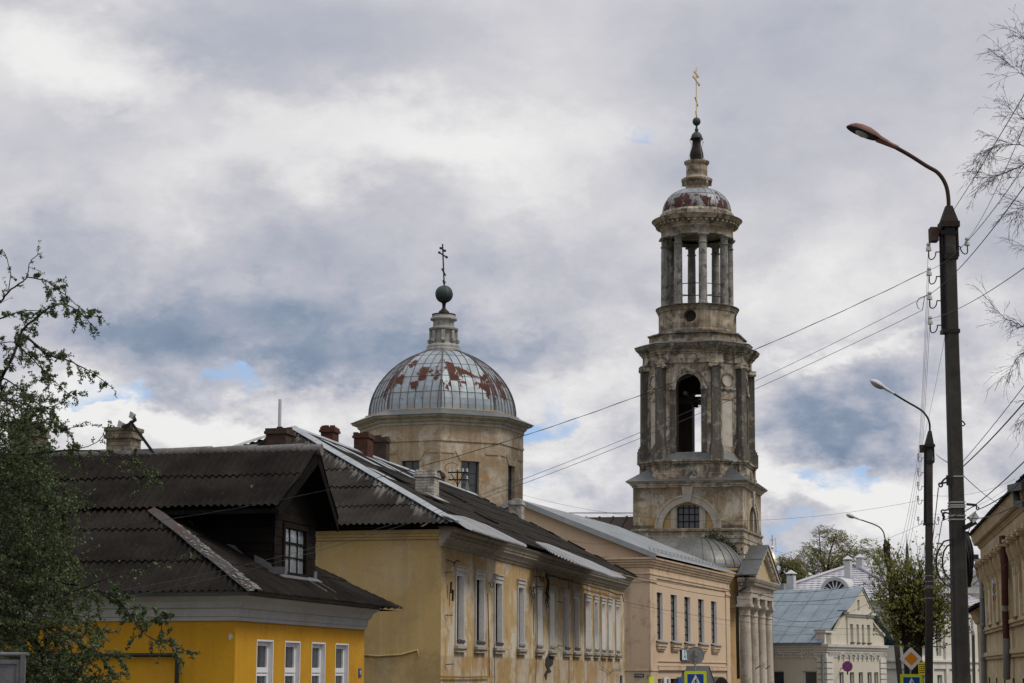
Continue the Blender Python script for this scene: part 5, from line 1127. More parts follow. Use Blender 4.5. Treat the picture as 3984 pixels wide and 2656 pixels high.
# ------------------------------------------------------------------ domed church behind
def church():
    xo = TW.side(1712, 1750, 0)[0]; o = TW.w(xo, 0); F = Frame(o, 16.5); T = fthing('domed_church', 'weathered church with eight-sided drum under a rust-patched metal dome', 'church', F)
    Z = lambda py, px=1712, y=0: F.side(px, py, y)[1]; Y0 = o.y; m = Y0 / FPX
    ang = math.atan2(-o.y, -o.x)                       # towards the viewer in world
    loc_ang = ang + F.h                                # same direction in the church's own axes
    rot = loc_ang - R(1.0); Ro = 318 * m
    def ring(r_): return [(r_ * math.cos(rot + PI / 4 * k), r_ * math.sin(rot + PI / 4 * k)) for k in range(8)]
    P = ring(Ro); yn = -Ro * math.cos(PI / 8); zt = F.plane(1712, 1640, (P[0][0], P[0][1], 0), (0, 1, 0)).z
    print('CHURCH', tuple(o), 'Ro', Ro, 'zt', zt)
    w = MB(); tr = MB()
    wn = []
    for i in range(8):
        p, q = Vector(P[i]), Vector(P[(i + 1) % 8]); e = (q - p).normalized(); n = Vector((e.y, -e.x)); W = (q - p).length
        fm = lambda u, v, d, p=p, e=e, n=n: (p.x + e.x * u - n.x * d, p.y + e.y * u - n.y * d, v)
        za, zb = zt - 6.1, zt - 2.42; hl = rect(W / 2 - .62, W / 2 + .62, za, zb); w.holed(fm, rect(0, W, -5, zt), [hl], .3); wn.append((fm, W, za, zb))
        for u0, u1 in ((.02, W - .02),):
            tr.extr([fm(u, v, .02) for u, v in rect(u0, u1, zt - 1.18, zt - 1.06)], Vector(fm(0, 0, -.07)) - Vector(fm(0, 0, .02))); 
        for u0, u1 in ((.1, W / 2 - 1.1), (W / 2 + 1.1, W - .1)): tr.extr([fm(u, v, .02) for u, v in rect(u0, u1, zt - 1.95, zt - 1.85)], Vector(fm(0, 0, -.05)) - Vector(fm(0, 0, .02)))
        tr.extr([fm(u, v, .02) for u, v in [(W / 2 - .66, zb), (W / 2 + .66, zb), (W / 2 + 1.05, zb + .62), (W / 2 - 1.05, zb + .62)]], Vector(fm(0, 0, -.05)) - Vector(fm(0, 0, .02)))
    drum = w.build('drum', M['drum_wall'], T); tr.build('string_course', M['drum_wall'], drum)
    for fm, W, za, zb in wn:
        f = MB(); dp = Vector(fm(0, 0, .26)) - Vector(fm(0, 0, .29))
        for u in (W / 2 - .62, W / 2 - .03, W / 2 + .54): f.extr([fm(uu, v, .29) for uu, v in rect(u, u + .08, za, zb)], dp)
        for k in range(6): v = za + (zb - za) * k / 5; f.extr([fm(uu, vv, .288) for uu, vv in rect(W / 2 - .62, W / 2 + .62, v - .03, v + .03)], dp)
        win = f.build('window', M['pipe_dark'], T); g = MB(); g.poly(*[fm(u, v, .295) for u, v in rect(W / 2 - .62, W / 2 + .62, za, zb)]); g.build('pane', M['glass'], win)
    c = MB(); c.sweep(P, [(0, zt - .15), (.06, zt - .12), (.06, zt + .02), (.2, zt + .12), (.22, zt + .22), (.55, zt + .36), (.58, zt + .5), (0, zt + .52)], True); c.build('cornice', M['white_trim'], T)
    k = MB(); k.sweep(P, [(.58, zt + .5), (.66, zt + .46), (.66, zt + .50), (-.3, zt + .95)], True); k.build('eaves_roof', M['lead_roof'], T)
    Rb = 287 * m; zb_ = zt + .92; ztop = Z(1366)
    b = MB(); b.sweep(ring(Rb + .05), [(0, zb_ - .3), (.1, zb_ - .28), (.1, zb_ - .1), (.18, zb_ - .05), (.18, zb_ + .08), (-.1, zb_ + .1)], True); b.build('dome_base', M['ochre_trim'], T)
    n = 18; Rt = .52; H = ztop - zb_ - .05
    # profile fitted to the photographed outline (slightly bulging half ellipse)
    prof = [(Rt + (Rb - Rt) * math.cos(PI / 2 * i / n) ** 1.22, zb_ + .06 + H * math.sin(PI / 2 * i / n)) for i in range(n + 1)]
    d = MB(); rn = random.Random(12); pv = {}; vals = []
    for i in range(8):
        a0 = rot + PI / 4 * i; a1 = a0 + PI / 4
        for j in range(n):
            wl = 2 * prof[j][0] * math.sin(PI / 8); cuts = [0.0] + [f for f in [.5 + o_ / wl for o_ in (-1.62, -1.08, -.54, 0, .54, 1.08, 1.62)] if .001 < f < .999] + [1.0]; first = 7 - (len(cuts) - 2)
            for s in range(len(cuts) - 1):
                def pt(r_, f): x0, y0, x1, y1 = r_ * math.cos(a0), r_ * math.sin(a0), r_ * math.cos(a1), r_ * math.sin(a1); return (x0 + (x1 - x0) * f, y0 + (y1 - y0) * f)
                (ra, zA), (rb, zB) = prof[j], prof[j + 1]; f0, f1 = cuts[s], cuts[s + 1]; vals.append(pv.setdefault((i, s + first // 2, (j + 1) // 3), rn.random()))
                d.add([(*pt(ra, f0), zA), (*pt(ra, f1), zA), (*pt(rb, f1), zB), (*pt(rb, f0), zB)], [(0, 1, 2, 3)])
    dome = d.build('dome', M['dome'], T); at_ = dome.data.attributes.new('sheet', 'FLOAT', 'FACE'); at_.data.foreach_set('value', vals)
    s_ = MB()
    for i in range(8):
        a0 = rot + PI / 4 * i; a1 = a0 + PI / 4
        def pt(r_, f): x0, y0, x1, y1 = r_ * math.cos(a0), r_ * math.sin(a0), r_ * math.cos(a1), r_ * math.sin(a1); return Vector((x0 + (x1 - x0) * f, y0 + (y1 - y0) * f, 0))
        mid = pt(1, .5).normalized()
        s_.tube([pt(r_ + .02, 0) + Vector((0, 0, z + .02)) for r_, z in prof], .05, 5, False)
        W0 = (pt(Rb, 1) - pt(Rb, 0)).length
        for off in (-1.62, -1.08, -.54, 0, .54, 1.08, 1.62):   # standing seams at equal spacing, dying into the hip ribs
            pts = []
            for r_, z in prof:
                wv = 2 * r_ * math.sin(PI / 8)
                if abs(off) < wv / 2: pts.append(pt(r_, .5 + off / wv) + mid * .015 + Vector((0, 0, z + .01)))
            if len(pts) > 2: s_.tube(pts, .022, 4, False)
        for j in (3, 6, 9, 12, 15):
            r_, z = prof[j]; s_.beam(pt(r_, .01) + mid * .01 + Vector((0, 0, z)), pt(r_, .99) + mid * .01 + Vector((0, 0, z)), .025, .02)
    s_.build('seams', M['seam'], dome)
    z = Z
    l = MB(); l.lathe([(1.18, ztop - .2), (1.18, z(1362)), (1.1, z(1358)), (1.12, z(1352)), (1.06, z(1345)), (.78, z(1336)), (.78, z(1318)), (.76, z(1296)), (.78, z(1290)), (.98, z(1286)), (1.0, z(1280)), (.72, z(1274)), (.70, z(1254)), (.74, z(1250)), (.90, z(1246)), (.90, z(1240)), (.78, z(1236)), (.78, z(1226)), (.4, z(1224))], 32)
    for q in range(8):
        t = rot + PI / 4 * q; e = Vector((math.cos(t), math.sin(t))); l.obox((e.x * .82, e.y * .82, (z(1336) + z(1290)) / 2), (e.x * .13, e.y * .13, 0), (-e.y * .12, e.x * .12, 0), (0, 0, (z(1290) - z(1336)) / 2)); l.tube([(e.x * .95 - e.y * .12, e.y * .95 + e.x * .12, z(1330)), (e.x * .95 + e.y * .12, e.y * .95 - e.x * .12, z(1330))], .14, 8)
    l.build('lantern', M['lantern_grey'], T)
    lf = MB(); lf.lathe([(.80, z(1228)), (.81, z(1224)), (.3, z(1222)), (.40, z(1221)), (.34, z(1212)), (.16, z(1203)), (.11, z(1196)), (.13, z(1182)), (.2, z(1177))], 24); lf.build('finial_base', M['tar_black'], T)
    bl = MB(); rb = 34.5 * m; zc = z(1145); ns = 20; bl.lathe([(rb * math.sin(PI * k / ns), zc - rb * 1.0 * math.cos(PI * k / ns)) for k in range(ns + 1)], 32)
    for q in range(12): t = PI / 6 * q; bl.tube([((rb + .01) * math.sin(PI * k / ns) * math.cos(t), (rb + .01) * math.sin(PI * k / ns) * math.sin(t), zc - rb * math.cos(PI * k / ns)) for k in range(ns + 1)], .014, 4, False)
    bl.build('finial_ball', M['copper'], T)
    cross(T, 0.0, 0, z(1112, 1728), z(949, 1720), 1.55, M['tar_black'], t=.075, lean=-.16)
    # nave and chancel roofs below
    nv = MB(); zr = F.side(2400, 2004, 0)[1]; xe = -xo - 3.5; nv.box(Ro * .85, xe, -3.4, 3.4, -5, zr - 1.6); nv.box(-9, 9, -5.2, 8, -5, 5.2); nv.build('nave_wall', M['drum_wall'], T)
    nr = MB(); nr.extr([(Ro * .85, 0, zr), (Ro * .85, -3.7, zr - 1.75), (Ro * .85, 3.7, zr - 1.75)], (xe - Ro * .85, 0, 0))
    T.rotation_euler = (0, R(.5), -F.h)                  # settled towards the street like its tower
    x = Ro
    while x < xe: nr.beam((x, 0, zr + .02), (x, -3.7, zr - 1.73), .12, .08); x += .9
    nr.tube([(Ro, 0, zr + .35), (xe, 0, zr + .22)], .03, 5); nr.build('nave_roof', M['tower_dark'], T)
    it = MB(); it.extr([F.plane(a, b, (0, -Ro * .98, 0), (0, 1, 0)) for a, b in ((1968, 1960), (1980, 1926), (1990, 1945), (1985, 1962))], (0, .1, 0)); it.build('brick_patch', M['brick_red'], drum)
church()

def moss_tuft():
    rn = random.Random(3); T = None; mb = MB(); F = TW; h = 3.5
    for k in range(420):
        t = rn.random(); px = 2760 + 105 * t + rn.gauss(0, 12); py = 2092 + 62 * t + rn.gauss(0, 12) - 10; p = F.plane(px, py, (0, -h - .12 - rn.random() * .25, 0), (0, 1, 0)); r_ = rn.uniform(.05, .13)
        a = Vector((rn.gauss(0, 1), rn.gauss(0, 1), rn.gauss(0, 1))).normalized(); b = a.orthogonal().normalized(); mb.poly(p + a * r_, p + b * r_ * .5, p - a * r_, p - b * r_ * .5)
    o = mb.build('moss', M['moss'], None, False); o.location = F.o; o.rotation_euler = (0, 0, -F.h); tag(o, 'dark moss and weeds growing where the apse roof meets the bell tower', 'moss', kind='stuff')
moss_tuft()
def bell():
    F = TW; p = F.plane(2708, 1580, (0, .3, 0), (0, 1, 0)); mb = MB(); z = p.z
    mb.lathe([(0, z + .34), (.05, z + .33), (.09, z + .28), (.11, z + .12), (.15, z + .02), (.20, z - .05), (.19, z - .06), (.12, z + .02), (0, z + .2)], 20, (p.x, p.y)); mb.tube([(p.x, p.y, z + .3), (p.x, p.y, z + .62)], .02, 6)
    o = mb.build('church_bell', M['tar_black']); o.location = F.o; o.rotation_euler = (0, 0, -F.h); tag(o, 'small dark bell hanging in the arched opening of the bell tower', 'bell')
bell()
# ------------------------------------------------------------------ cream house with the blue-grey roof
def hood(mb, fm, c, z, w):
    """bracketed eyebrow hood over a window"""
    D = Vector(fm(0, 0, -.14)) - Vector(fm(0, 0, .01))
    q = [(c - w, z), (c - w * .55, z + .02), (c, z + .2), (c + w * .55, z + .02), (c + w, z), (c + w, z + .10), (c + w * .5, z + .12), (c, z + .32), (c - w * .5, z + .12), (c - w, z + .10)]
    for i in range(4): mb.extr([fm(*q[i], .01), fm(*q[i + 1], .01), fm(*q[8 - i], .01), fm(*q[9 - i], .01)], D)
    for s in (-1, 1): mb.extr([fm(u, v, .01) for u, v in rect(c + s * w * .62 - .07, c + s * w * .62 + .07, z - .22, z + .03)], D * .8)
def cream_house():
    F = WH; T = fthing('cream_house', 'cream house with a stepped gable front and blue-grey metal roof', 'house', F)
    f7 = lambda a, b, x=0: F.front(3180 + a * .2589, 2250 + b * .2589, x)
    L = f7(1010, 1300)[0]; zc = f7(310, 1110)[1]; zt = f7(310, 985)[1]; yc = f7(650, 160)[0]; za = f7(650, 160)[1]; L2 = max(L, 2 * yc)
    print('CREAM L', L, 'yc', yc, 'za', za, 'zt', zt)
    ops = [(f7(a, 1480)[0], f7(b, 1480)[0]) for a, b in ((332, 396), (490, 553), (622, 686), (754, 818), (856, 916))]; zw = f7(332, 1408)[1]
    w = MB(); fm = lambda u, v, d: (-d, u, v); w.holed(fm, rect(0, L, -5.5, zt), [rect(a, b, -2.2, zw) for a, b in ops], .2)
    fs = lambda u, v, d: (u, d, v); s5 = lambda a, b: F.side(2950 + a * .482, 1900 + b * .482)
    so = [(s5(a, 1500)[0], s5(b, 1500)[0]) for a, b in ((103, 207), (364, 471))]; zs = s5(420, 1472)[1]; Xl = -14.0
    w.holed(fs, rect(Xl, 0, -5.5, zt), [rect(a, b, -2.2, zs) for a, b in so], .2); w.poly((0, L, -5.5), (Xl, L, -5.5), (Xl, L, zt), (0, L, zt))
    w.build('wall', M['cream_wall'], T)
    for lst, fm_, z in ((ops, fm, zw), (so, fs, zs)):
        for a, b in lst:
            f = MB(); D = Vector(fm_(0, 0, .14)) - Vector(fm_(0, 0, .18))
            for u0, u1, v0, v1 in ((a, a + .07, -2.2, z), (b - .07, b, -2.2, z), (a, b, z - .07, z), (a, b, -.05 - .04 + (z - 1.35), -.05 + .05 + (z - 1.35)), ((a + b) / 2 - .03, (a + b) / 2 + .03, -2.2, z - 1.4)): f.extr([fm_(u, v, .18) for u, v in rect(u0, u1, v0, v1)], D)
            win = f.build('window', M['white_frame'], T); g = MB(); g.poly(*[fm_(u, v, .185) for u, v in rect(a, b, -2.2, z)]); g.build('pane', M['glass'], win)
            hd = MB(); hood(hd, fm_, (a + b) / 2, z + 1.02, .58 if fm_ is fm else .8); hd.build('hood', M['cream_white'], win)
    t = MB(); prof = [(0, zc - .35), (.05, zc - .33), (.05, zc - .02), (.12, zc), (.12, zc + .12), (.2, zc + .16), (.2, zc + .26), (.32, zc + .34), (.34, zt - .02), (0, zt)]
    t.sweep([(Xl, 0), (0, 0), (0, L)], prof)
    y = .3
    while y < L: t.box(.03, .17, y, y + .09, zc - .16, zc - .02); y += .22
    x = Xl
    while x < 0: t.box(x, x + .09, -.17, -.03, zc - .16, zc - .02); x += .22
    z = -5.4
    while z < zc - .5:                                  # rusticated corner quoins
        t.box(-.6, .10, -.10, .95, z, z + .30); t.box(-.3, .10, L - .9, L + .08, z, z + .30); z += .36
    t.build('trim', M['cream_white'], T)
    # roof
    zr = za + .02; xe_ = -12.5; ye = -.45; ze = s5(420, 1250)[1]; hy = yc - ye; r = MB()
    for s in (-1, 1):
        ya_ = yc + s * hy; r.extr([(Xl, yc, zr), (-.1, yc, zr), (-.1, ya_, ze), (Xl, ya_, ze)], (0, 0, .05))
        x = -.9
        while x > Xl: r.beam((x, yc, zr + .06), (x, ya_, ze + .06), .05, .06); x -= 1.12
        for fr_, j in ((.30, 0), (.62, 1), (.86, 0)):
            r.beam((Xl, yc + s * hy * fr_, zr + (ze - zr) * fr_ + .05), (-.3, yc + s * hy * fr_, zr + (ze - zr) * fr_ + .05), .03, .02)
    r.box(Xl, -.1, ye + .02, yc + hy - .02, ze - .12, ze - .005); roof = r.build('roof', M['blue_roof'], T)
    # gable front: low parapet, side ramps, taller middle block with four windows, pediment
    yA, yB = f7(430, 540)[0], f7(812, 580)[0]; zB = f7(430, 530)[1]; zlo = zt - .05
    ym = [(f7(a, 800)[0], f7(b, 800)[0]) for a, b in ((472, 518), (570, 606), (648, 680), (727, 772))]; zm1 = f7(600, 690)[1]; zm0 = f7(600, 962)[1]
    g = MB(); g.holed(lambda u, v, d: (.10 - d, u, v), rect(yA, yB, zlo, zB), [rect(a, b, zm0, zm1) for a, b in ym], .2); g.box(-.5, -.1, yA, yB, zlo, zB); g.poly((-.12, yA, zlo), (.1, yA, zlo), (.1, yA, zB), (-.12, yA, zB))
    pa = f7(600, 320, .1); pb = f7(636, 485, .1)
    g.holed(lambda u, v, d: (.10 - d, u, v), [(yA - .05, zB + .12), (yB + .05, zB + .12), (yc, za - .1)], [rect(pa[0], pb[0], pb[1], pa[1])], .15); g.extr([(-.05, yA - .05, zB + .1), (-.05, yB + .05, zB + .1), (-.05, yc, za - .12)], (-.3, 0, 0))
    yL = f7(292, 800)[0]; zL = f7(292, 800)[1]; g.extr([(.0, .1, zlo), (.0, yA, zlo), (.0, yA, zB - .05), (.0, yL, zL), (0, .1, zL - .1)], (-.35, 0, 0))
    yR = f7(1000, 900)[0]; zR = f7(985, 870)[1]; cv = [(yB + (yR - yB) * k / 8, zB - .4 + (zR - zB + .4) * (k / 8) ** .8) for k in range(9)]; g.extr([(0, yB, zlo)] + [(0, a, b) for a, b in cv[::1]] + [(0, yR, zlo)], (-.35, 0, 0))
    gb = g.build('gable', M['cream_wall'], T)
    for a, b in ym:
        q = MB(); q.box(-.11, -.09, a, b, zm0, zm1); win = q.build('window', M['reveal_white'], gb)
        q = MB(); q.box(.05, .2, a - .05, b + .05, zm0 - .08, zm0); q.build('sill', M['pipe_dark'], win)
    q = MB(); q.box(-.06, -.04, pa[0], pb[0], pb[1], pa[1]); q.build('window', M['reveal_white'], gb)
    t = MB(); t.box(-.1, .28, yA - .12, yB + .12, zB - .02, zB + .12); t.box(-.1, .18, yA - .06, yB + .06, zB - .16, zB - .02)
    for s, ye_ in ((-1, yA - .12), (1, yB + .12)): t.extr([(-.4, yc, za), (-.4, ye_, zB + .12), (-.4, ye_, zB + .24), (-.4, yc, za + .12)], (.54, 0, 0))
    for k in range(8): t.extr([(.0, *cv[k]), (0, *cv[k + 1]), (0, cv[k + 1][0], cv[k + 1][1] + .12), (0, cv[k][0], cv[k][1] + .12)], (.12, 0, 0))
    t.build('pediment_moulding', M['cream_white'], gb); t = MB()
    for ye_ in (yA - .2, yB + .2): t.extr([(-.5, yc, za + .13), (.20, yc, za + .13), (.20, ye_, zB + .19), (-.5, ye_, zB + .19)], (0, 0, .05))
    t.build('pediment_roof', M['blue_roof'], gb)
    x0 = s5(545, 1200)[0]; p = MB(); zp = s5(545, 1150)[1]; p.box(-.62, .0, -.12, .9, zt, zp - .1); p.box(-.7, .1, -.2, 1.0, zp - .1, zp + .05); p.build('parapet_pier', M['cream_white'], T)
    fl = MB(); fl.box(-.72, .12, -.22, 1.02, zp + .05, zp + .09); fl.build('pier_flashing', M['blue_roof'], T)
    d = MB(); x = s5(527, 1350)[0]; z = s5(527, 1345)[1]; d.tube([(x, -.18, z), (x, -.18, -5)], .09, 8); d.build('downpipe', M['pipe_grey'], T)
cream_house()

def tile_building():
    F = Frame((28.8, 141.9), 28.0); T = fthing('tile_roof_building', 'long pale building with a hipped grey metal-tile roof and sheet-clad chimneys', 'building', F)
    W, L = 12.6, 52.0; zr = F.plane(3322, 2200, (0, 6.3, 0), (0, 1, 0)).z; ze = zr - 2.95; zr = F.plane(3322, 2200, (0, 6.3, 0), (0, 1, 0)).z
    w = MB(); ops = []
    for k in range(12):
        for z0, z1 in ((-2.4, -.1), (1.3, 3.6)): ops.append((1.8 + k * 4.1, 3.1 + k * 4.1, z0, z1))
    w.holed(lambda u, v, d: (-d, u, v), rect(0, L, -5.5, ze), [rect(*o) for o in ops], .25); w.poly((-W, 0, -5.5), (0, 0, -5.5), (0, 0, ze), (-W, 0, ze)); w.poly((0, L, -5.5), (-W, L, -5.5), (-W, L, ze), (0, L, ze)); w.build('wall', M['pale_wall'], T)
    t = MB(); t.sweep([(-W, 0), (0, 0), (0, L)], [(0, ze - .9), (.1, ze - .85), (.1, ze - .6), (.2, ze - .5), (.2, ze - .2), (.45, ze - .1), (.5, ze + .02), (0, ze + .05)]); t.sweep([(-W, 0), (0, 0), (0, L)], [(0, .3), (.15, .35), (.15, .8), (.3, .85), (.3, 1.0), (0, 1.05)])
    for k in range(13): t.box(-.01, .18, k * 4.1 - .45, k * 4.1 + .35, -5.4, ze - .9)
    t.build('trim', M['cream_white'], T)
    for o in ops:
        f = MB(); f.box(-.25, -.2, o[0], o[0] + .1, o[2], o[3]); f.box(-.25, -.2, o[1] - .1, o[1], o[2], o[3]); f.box(-.25, -.2, (o[0] + o[1]) / 2 - .05, (o[0] + o[1]) / 2 + .05, o[2], o[3]); f.box(-.25, -.199, o[0], o[1], o[2] + 1.4, o[2] + 1.5)
        win = f.build('window', M['white_frame'], T); g = MB(); g.box(-.26, -.24, o[0], o[1], o[2], o[3]); g.build('pane', M['glass'], win)
    # stepped metal tiles
    r = MB(); ov = .5; x0, x1, y0, y1 = -W - ov, ov, -ov, L + ov; hw = (x1 - x0) / 2; rows = 16; rn = random.Random(1)
    def face(a, b, c, d):                               # a-b eave, d-c upper edge
        a, b, c, d = map(Vector, (a, b, c, d)); N = (b - a).cross(d - a).normalized(); N = -N if N.z < 0 else N
        for k in range(rows):
            t0, t1 = k / rows, (k + 1) / rows; p, q = a + (d - a) * t0, b + (c - b) * t0; p2, q2 = a + (d - a) * t1, b + (c - b) * t1; n = max(2, int((q - p).length / .28))
            for i in range(n):
                f0, f1 = i / n, (i + 1) / n; lift = (.04, .02)[i % 2]; lift1 = (.02, .04)[i % 2]
                r.add([p + (q - p) * f0 + N * (.022 + lift), p + (q - p) * f1 + N * (.022 + lift1), p2 + (q2 - p2) * f1 + N * lift1 * .8, p2 + (q2 - p2) * f0 + N * lift * .8], [(0, 1, 2, 3)])
    xm = (x0 + x1) / 2
    face((x0, y0, ze), (x1, y0, ze), (xm, y0 + hw, zr), (xm, y0 + hw, zr)); face((x1, y0, ze), (x1, y1, ze), (xm, y1 - hw, zr), (xm, y0 + hw, zr)); r.poly((x0, y0, ze), (x0, y1, ze), (xm, y1 - hw, zr), (xm, y0 + hw, zr)); r.poly((x0, y1, ze), (x1, y1, ze), (xm, y1 - hw, zr)); r.poly((x0, y0, ze - .02), (x1, y0, ze - .02), (x1, y1, ze - .02), (x0, y1, ze - .02))
    for a, b in (((x0, y0, ze), (xm, y0 + hw, zr)), ((x1, y0, ze), (xm, y0 + hw, zr)), ((xm, y0 + hw, zr), (xm, y1 - hw, zr))): r.tube([Vector(a) + Vector((0, 0, .12)), Vector(b) + Vector((0, 0, .12))], .13, 8)
    roof = r.build('roof', M['tile_roof'], T)
    # arched dormer with a fan window on the hip
    sl = (zr - ze) / hw; pl = lambda px, py: F.plane(px, py, (0, y0, ze), (0, -sl, 1)); c = pl(3251, 2306); l = pl(3195, 2306); rr = abs(c.x - l.x); q = MB(); n = 18
    yf = c.y - .1; zb = c.z + .05
    for k in range(n):
        a0, a1 = PI * k / n, PI * (k + 1) / n
        for r0, r1, d0, d1 in ((rr * .78, rr, yf - .1, yf + .12), (rr * .96, rr * 1.0, yf, yf + 4.2)): q.extr([(c.x + r_ * math.cos(t), d0, zb + r_ * .98 * math.sin(t)) for r_, t in ((r0, a0), (r1, a0), (r1, a1), (r0, a1))], (0, d1 - d0, 0))
    dm = q.build('dormer', M['lamp_grey'], roof); q = MB(); q.extr([(c.x + rr * .8 * math.cos(PI * k / n), yf + .05, zb + rr * .8 * math.sin(PI * k / n)) for k in range(n + 1)], (0, .02, 0)); q.build('fan_pane', M['glass'], dm)
    q = MB()
    for k in range(1, 7): a0 = PI * k / 7; q.beam((c.x + .2 * math.cos(a0), yf, zb + .2 * math.sin(a0)), (c.x + rr * .8 * math.cos(a0), yf, zb + rr * .8 * math.sin(a0)), .06)
    q.beam((c.x - rr * .8, yf, zb + .03), (c.x + rr * .8, yf, zb + .03), .08); q.build('fan_bars', M['white_frame'], dm)
    for a, b, top, bot in ((3286, 3315, 2160, 2247), (3332, 3361, 2153, 2210), (3063, 3096, 2216, 2290), (3424, 3442, 2165, 2260), (3017, 3060, 2270, 2312)):
        p = pl((a + b) / 2, bot); wd = (b - a) * F.w(p.x, p.y).y / FPX / 2; q = MB(); zt = F.plane((a + b) / 2, top, (0, p.y, 0), (0, 1, 0)).z; cap = (b - a) < 40
        zz = zt - (.45 if cap else 0); q.box(p.x - wd * .85, p.x + wd * .85, p.y - wd * .85, p.y + wd * .85, p.z - 1.2, zz)
        if cap:
            for sx in (-1, 1):
                for sy in (-1, 1): q.beam((p.x + sx * wd * .75, p.y + sy * wd * .75, zz), (p.x + sx * wd * .75, p.y + sy * wd * .75, zz + .16), .05)
            o = wd * 1.15; q.add([(p.x - o, p.y - o, zz + .15), (p.x + o, p.y - o, zz + .15), (p.x + o, p.y + o, zz + .15), (p.x - o, p.y + o, zz + .15), (p.x, p.y, zt)], [(0, 1, 4), (1, 2, 4), (2, 3, 4), (3, 0, 4), (0, 1, 2, 3)])
        q.build('chimney', M['pipe_grey'] if not cap else M['lamp_grey'], roof)
tile_building()

# ------------------------------------------------------------------ right side of the street
def right_house():
    F = OC; T = fthing('pale_ochre_house', 'pale ochre two-storey house with bracketed window hoods and deep dentilled eaves', 'house', F)
    z1 = F.front(3830, 2447)[1]; z2 = F.front(3830, 2545)[1]; ze = F.front(3822, 2112)[1]; Ln = -46.0
    ys = []; y = -1.9
    while y > Ln + 1: ys.append(y); y -= 4.0
    zt = ze - 1.58; ops = [rect(v - .85, v, z1 + .05, zt) for v in ys] + [rect(v - .85, v, -3.2, z2 - 1.0) for v in ys]
    w = MB(); w.holed(lambda u, v, d: (d, u, v), rect(Ln, 0, -5.5, ze), ops, .3); w.poly((0, 0, -5.5), (12, 0, -5.5), (12, 0, ze), (0, 0, ze)); w.box(.5, 12, Ln, -.3, -5.5, ze); w.build('wall', M['ochre_right'], T)
    t = MB(); t.sweep([(0.0, .12), (0, Ln)], [(-.1, ze - .2), (.05, ze - .18), (.06, ze - .12), (.10, ze - .10), (.11, ze - .03), (.28, ze + .02), (.30, ze + .1), (.34, ze + .2), (.37, ze + .36), (.40, ze + .42), (-.1, ze + .44)])
    y = .1
    while y > Ln: t.box(-.26, -.10, y - .05, y, ze - .03, ze + .015); y -= .16
    for z, h_ in ((z1 - .12, .14), (z2 - .12, .16)):
        t.box(-.16, .02, Ln, .1, z, z + h_); t.box(-.10, .02, Ln, .06, z - .12, z)
    t.build('cornice', M['ochre_trim'], T)
    for v in ys:
        f = MB(); f.box(.27, .3, v - .85, v, z1 + .05, zt); f.build('window', M['glass_grey'], T) if False else None
        win = f.build('window', M['reveal_white'], T)
        g = MB(); g.box(.24, .27, v - .75, v - .1, z1 + .15, zt - .1); g.build('pane', M['glass'], win)
        s = MB()
        for a, b in ((v - 1.42, v - .98), (v + .14, v + .56)): s.box(-.10, .02, a, b, z1 + .03, zt + .42)
        for a, b in ((v - .95, v - .854), (v + .004, v + .11)): s.box(-.05, .02, a, b, z1 + .03, zt + .12)
        s.box(-.05, .02, v - .85, v, zt + .004, zt + .15); s.build('surround', M['ochre_right'], win)
        s = MB(); s.box(-.34, .0, v - 1.1, v + .2, zt + .50, zt + .60); s.box(-.10, .0, v - 1.1, v + .2, zt + .2, zt + .46)
        s.extr([(-.24, v - 1.45, zt + .66), (-.24, v + .6, zt + .66), (-.02, v + .45, zt + .98), (-.02, v - 1.3, zt + .98)], (0, 0, .02))
        for c in (v - 1.2, v + .34):
            s.box(-.46, 0, c - .26, c + .26, zt + .56, zt + .66); s.box(-.40, 0, c - .21, c + .21, zt + .48, zt + .56); s.box(-.36, 0, c - .17, c + .17, zt + .42, zt + .48)
            pts = [(0, zt + .44), (-.32, zt + .44), (-.34, zt + .25), (-.24, zt - .05), (-.12, zt - .35), (-.14, zt - .55), (-.06, zt - .65), (0, zt - .65)]; s.extr([(a, c - .12, b) for a, b in pts], (0, .24, 0))
        s.build('hood', M['ochre_trim'], win)
        s = MB(); s.box(-.22, .0, v - .95, v + .1, z1 - .02, z1 + .05); s.build('sill', M['pipe_dark'], win)
        g = MB(); g.box(.2, .3, v - .85, v, -3.2, z2 - 1.0); lw = g.build('lower_window', M['glass'], T); g = MB()
        for k in range(3): g.beam((.02, v - .2 - k * .22, -3.2), (.02, v - .2 - k * .22, z2 - 1.0), .04)
        g.build('bars', M['black_iron'], lw)
    r = MB(); r.extr([(-.45, .45, ze + .44), (-.45, Ln, ze + .44), (6, Ln, ze + .9), (6, -5.5, ze + .9)], (0, 0, .06)); r.poly((-.45, .45, ze + .44), (6, -5.5, ze + .9), (12.7, .5, ze + .46)); r.poly((6, Ln, ze + .9), (6, -5.5, ze + .9), (12.7, .5, ze + .46), (12.7, Ln, ze + .46))
    rn = random.Random(3); y = .4
    while y > Ln: r.obox((-.43, y, ze + .48), (.08, 0, .03), (0, .2, 0), (0, 0, rn.uniform(.02, .06))); y -= rn.uniform(.35, .6)
    r.build('roof', M['slate_dark'], T)
    P = lambda a, b, x=-.15: Vector((x, *F.front(3740 + a * .5328, 1820 + b * .5328, x)))
    d = MB(); d.tube([P(92, 655), P(142, 690), P(150, 740), P(158, 1100), P(163, 1400), P(168, 1640)], .12, 10)
    for b in (945, 1140, 1380): q = P(158 + (b - 1100) * .02, b); d.tube([q - Vector((0, 0, .06)), q + Vector((0, 0, .06))], .14, 10)
    d.build('downpipe', M['pipe_grey'], T)
    d = MB(); d.tube([P(300, 500, -.25), P(316, 760, -.25), P(321, 1000, -.25)], .13, 10); d.tube([P(321, 1042, -.25), P(325, 1140, -.25), P(329, 1245, -.25)], .125, 10); pp = d.build('hanging_downpipe', M['pipe_maroon'], T)
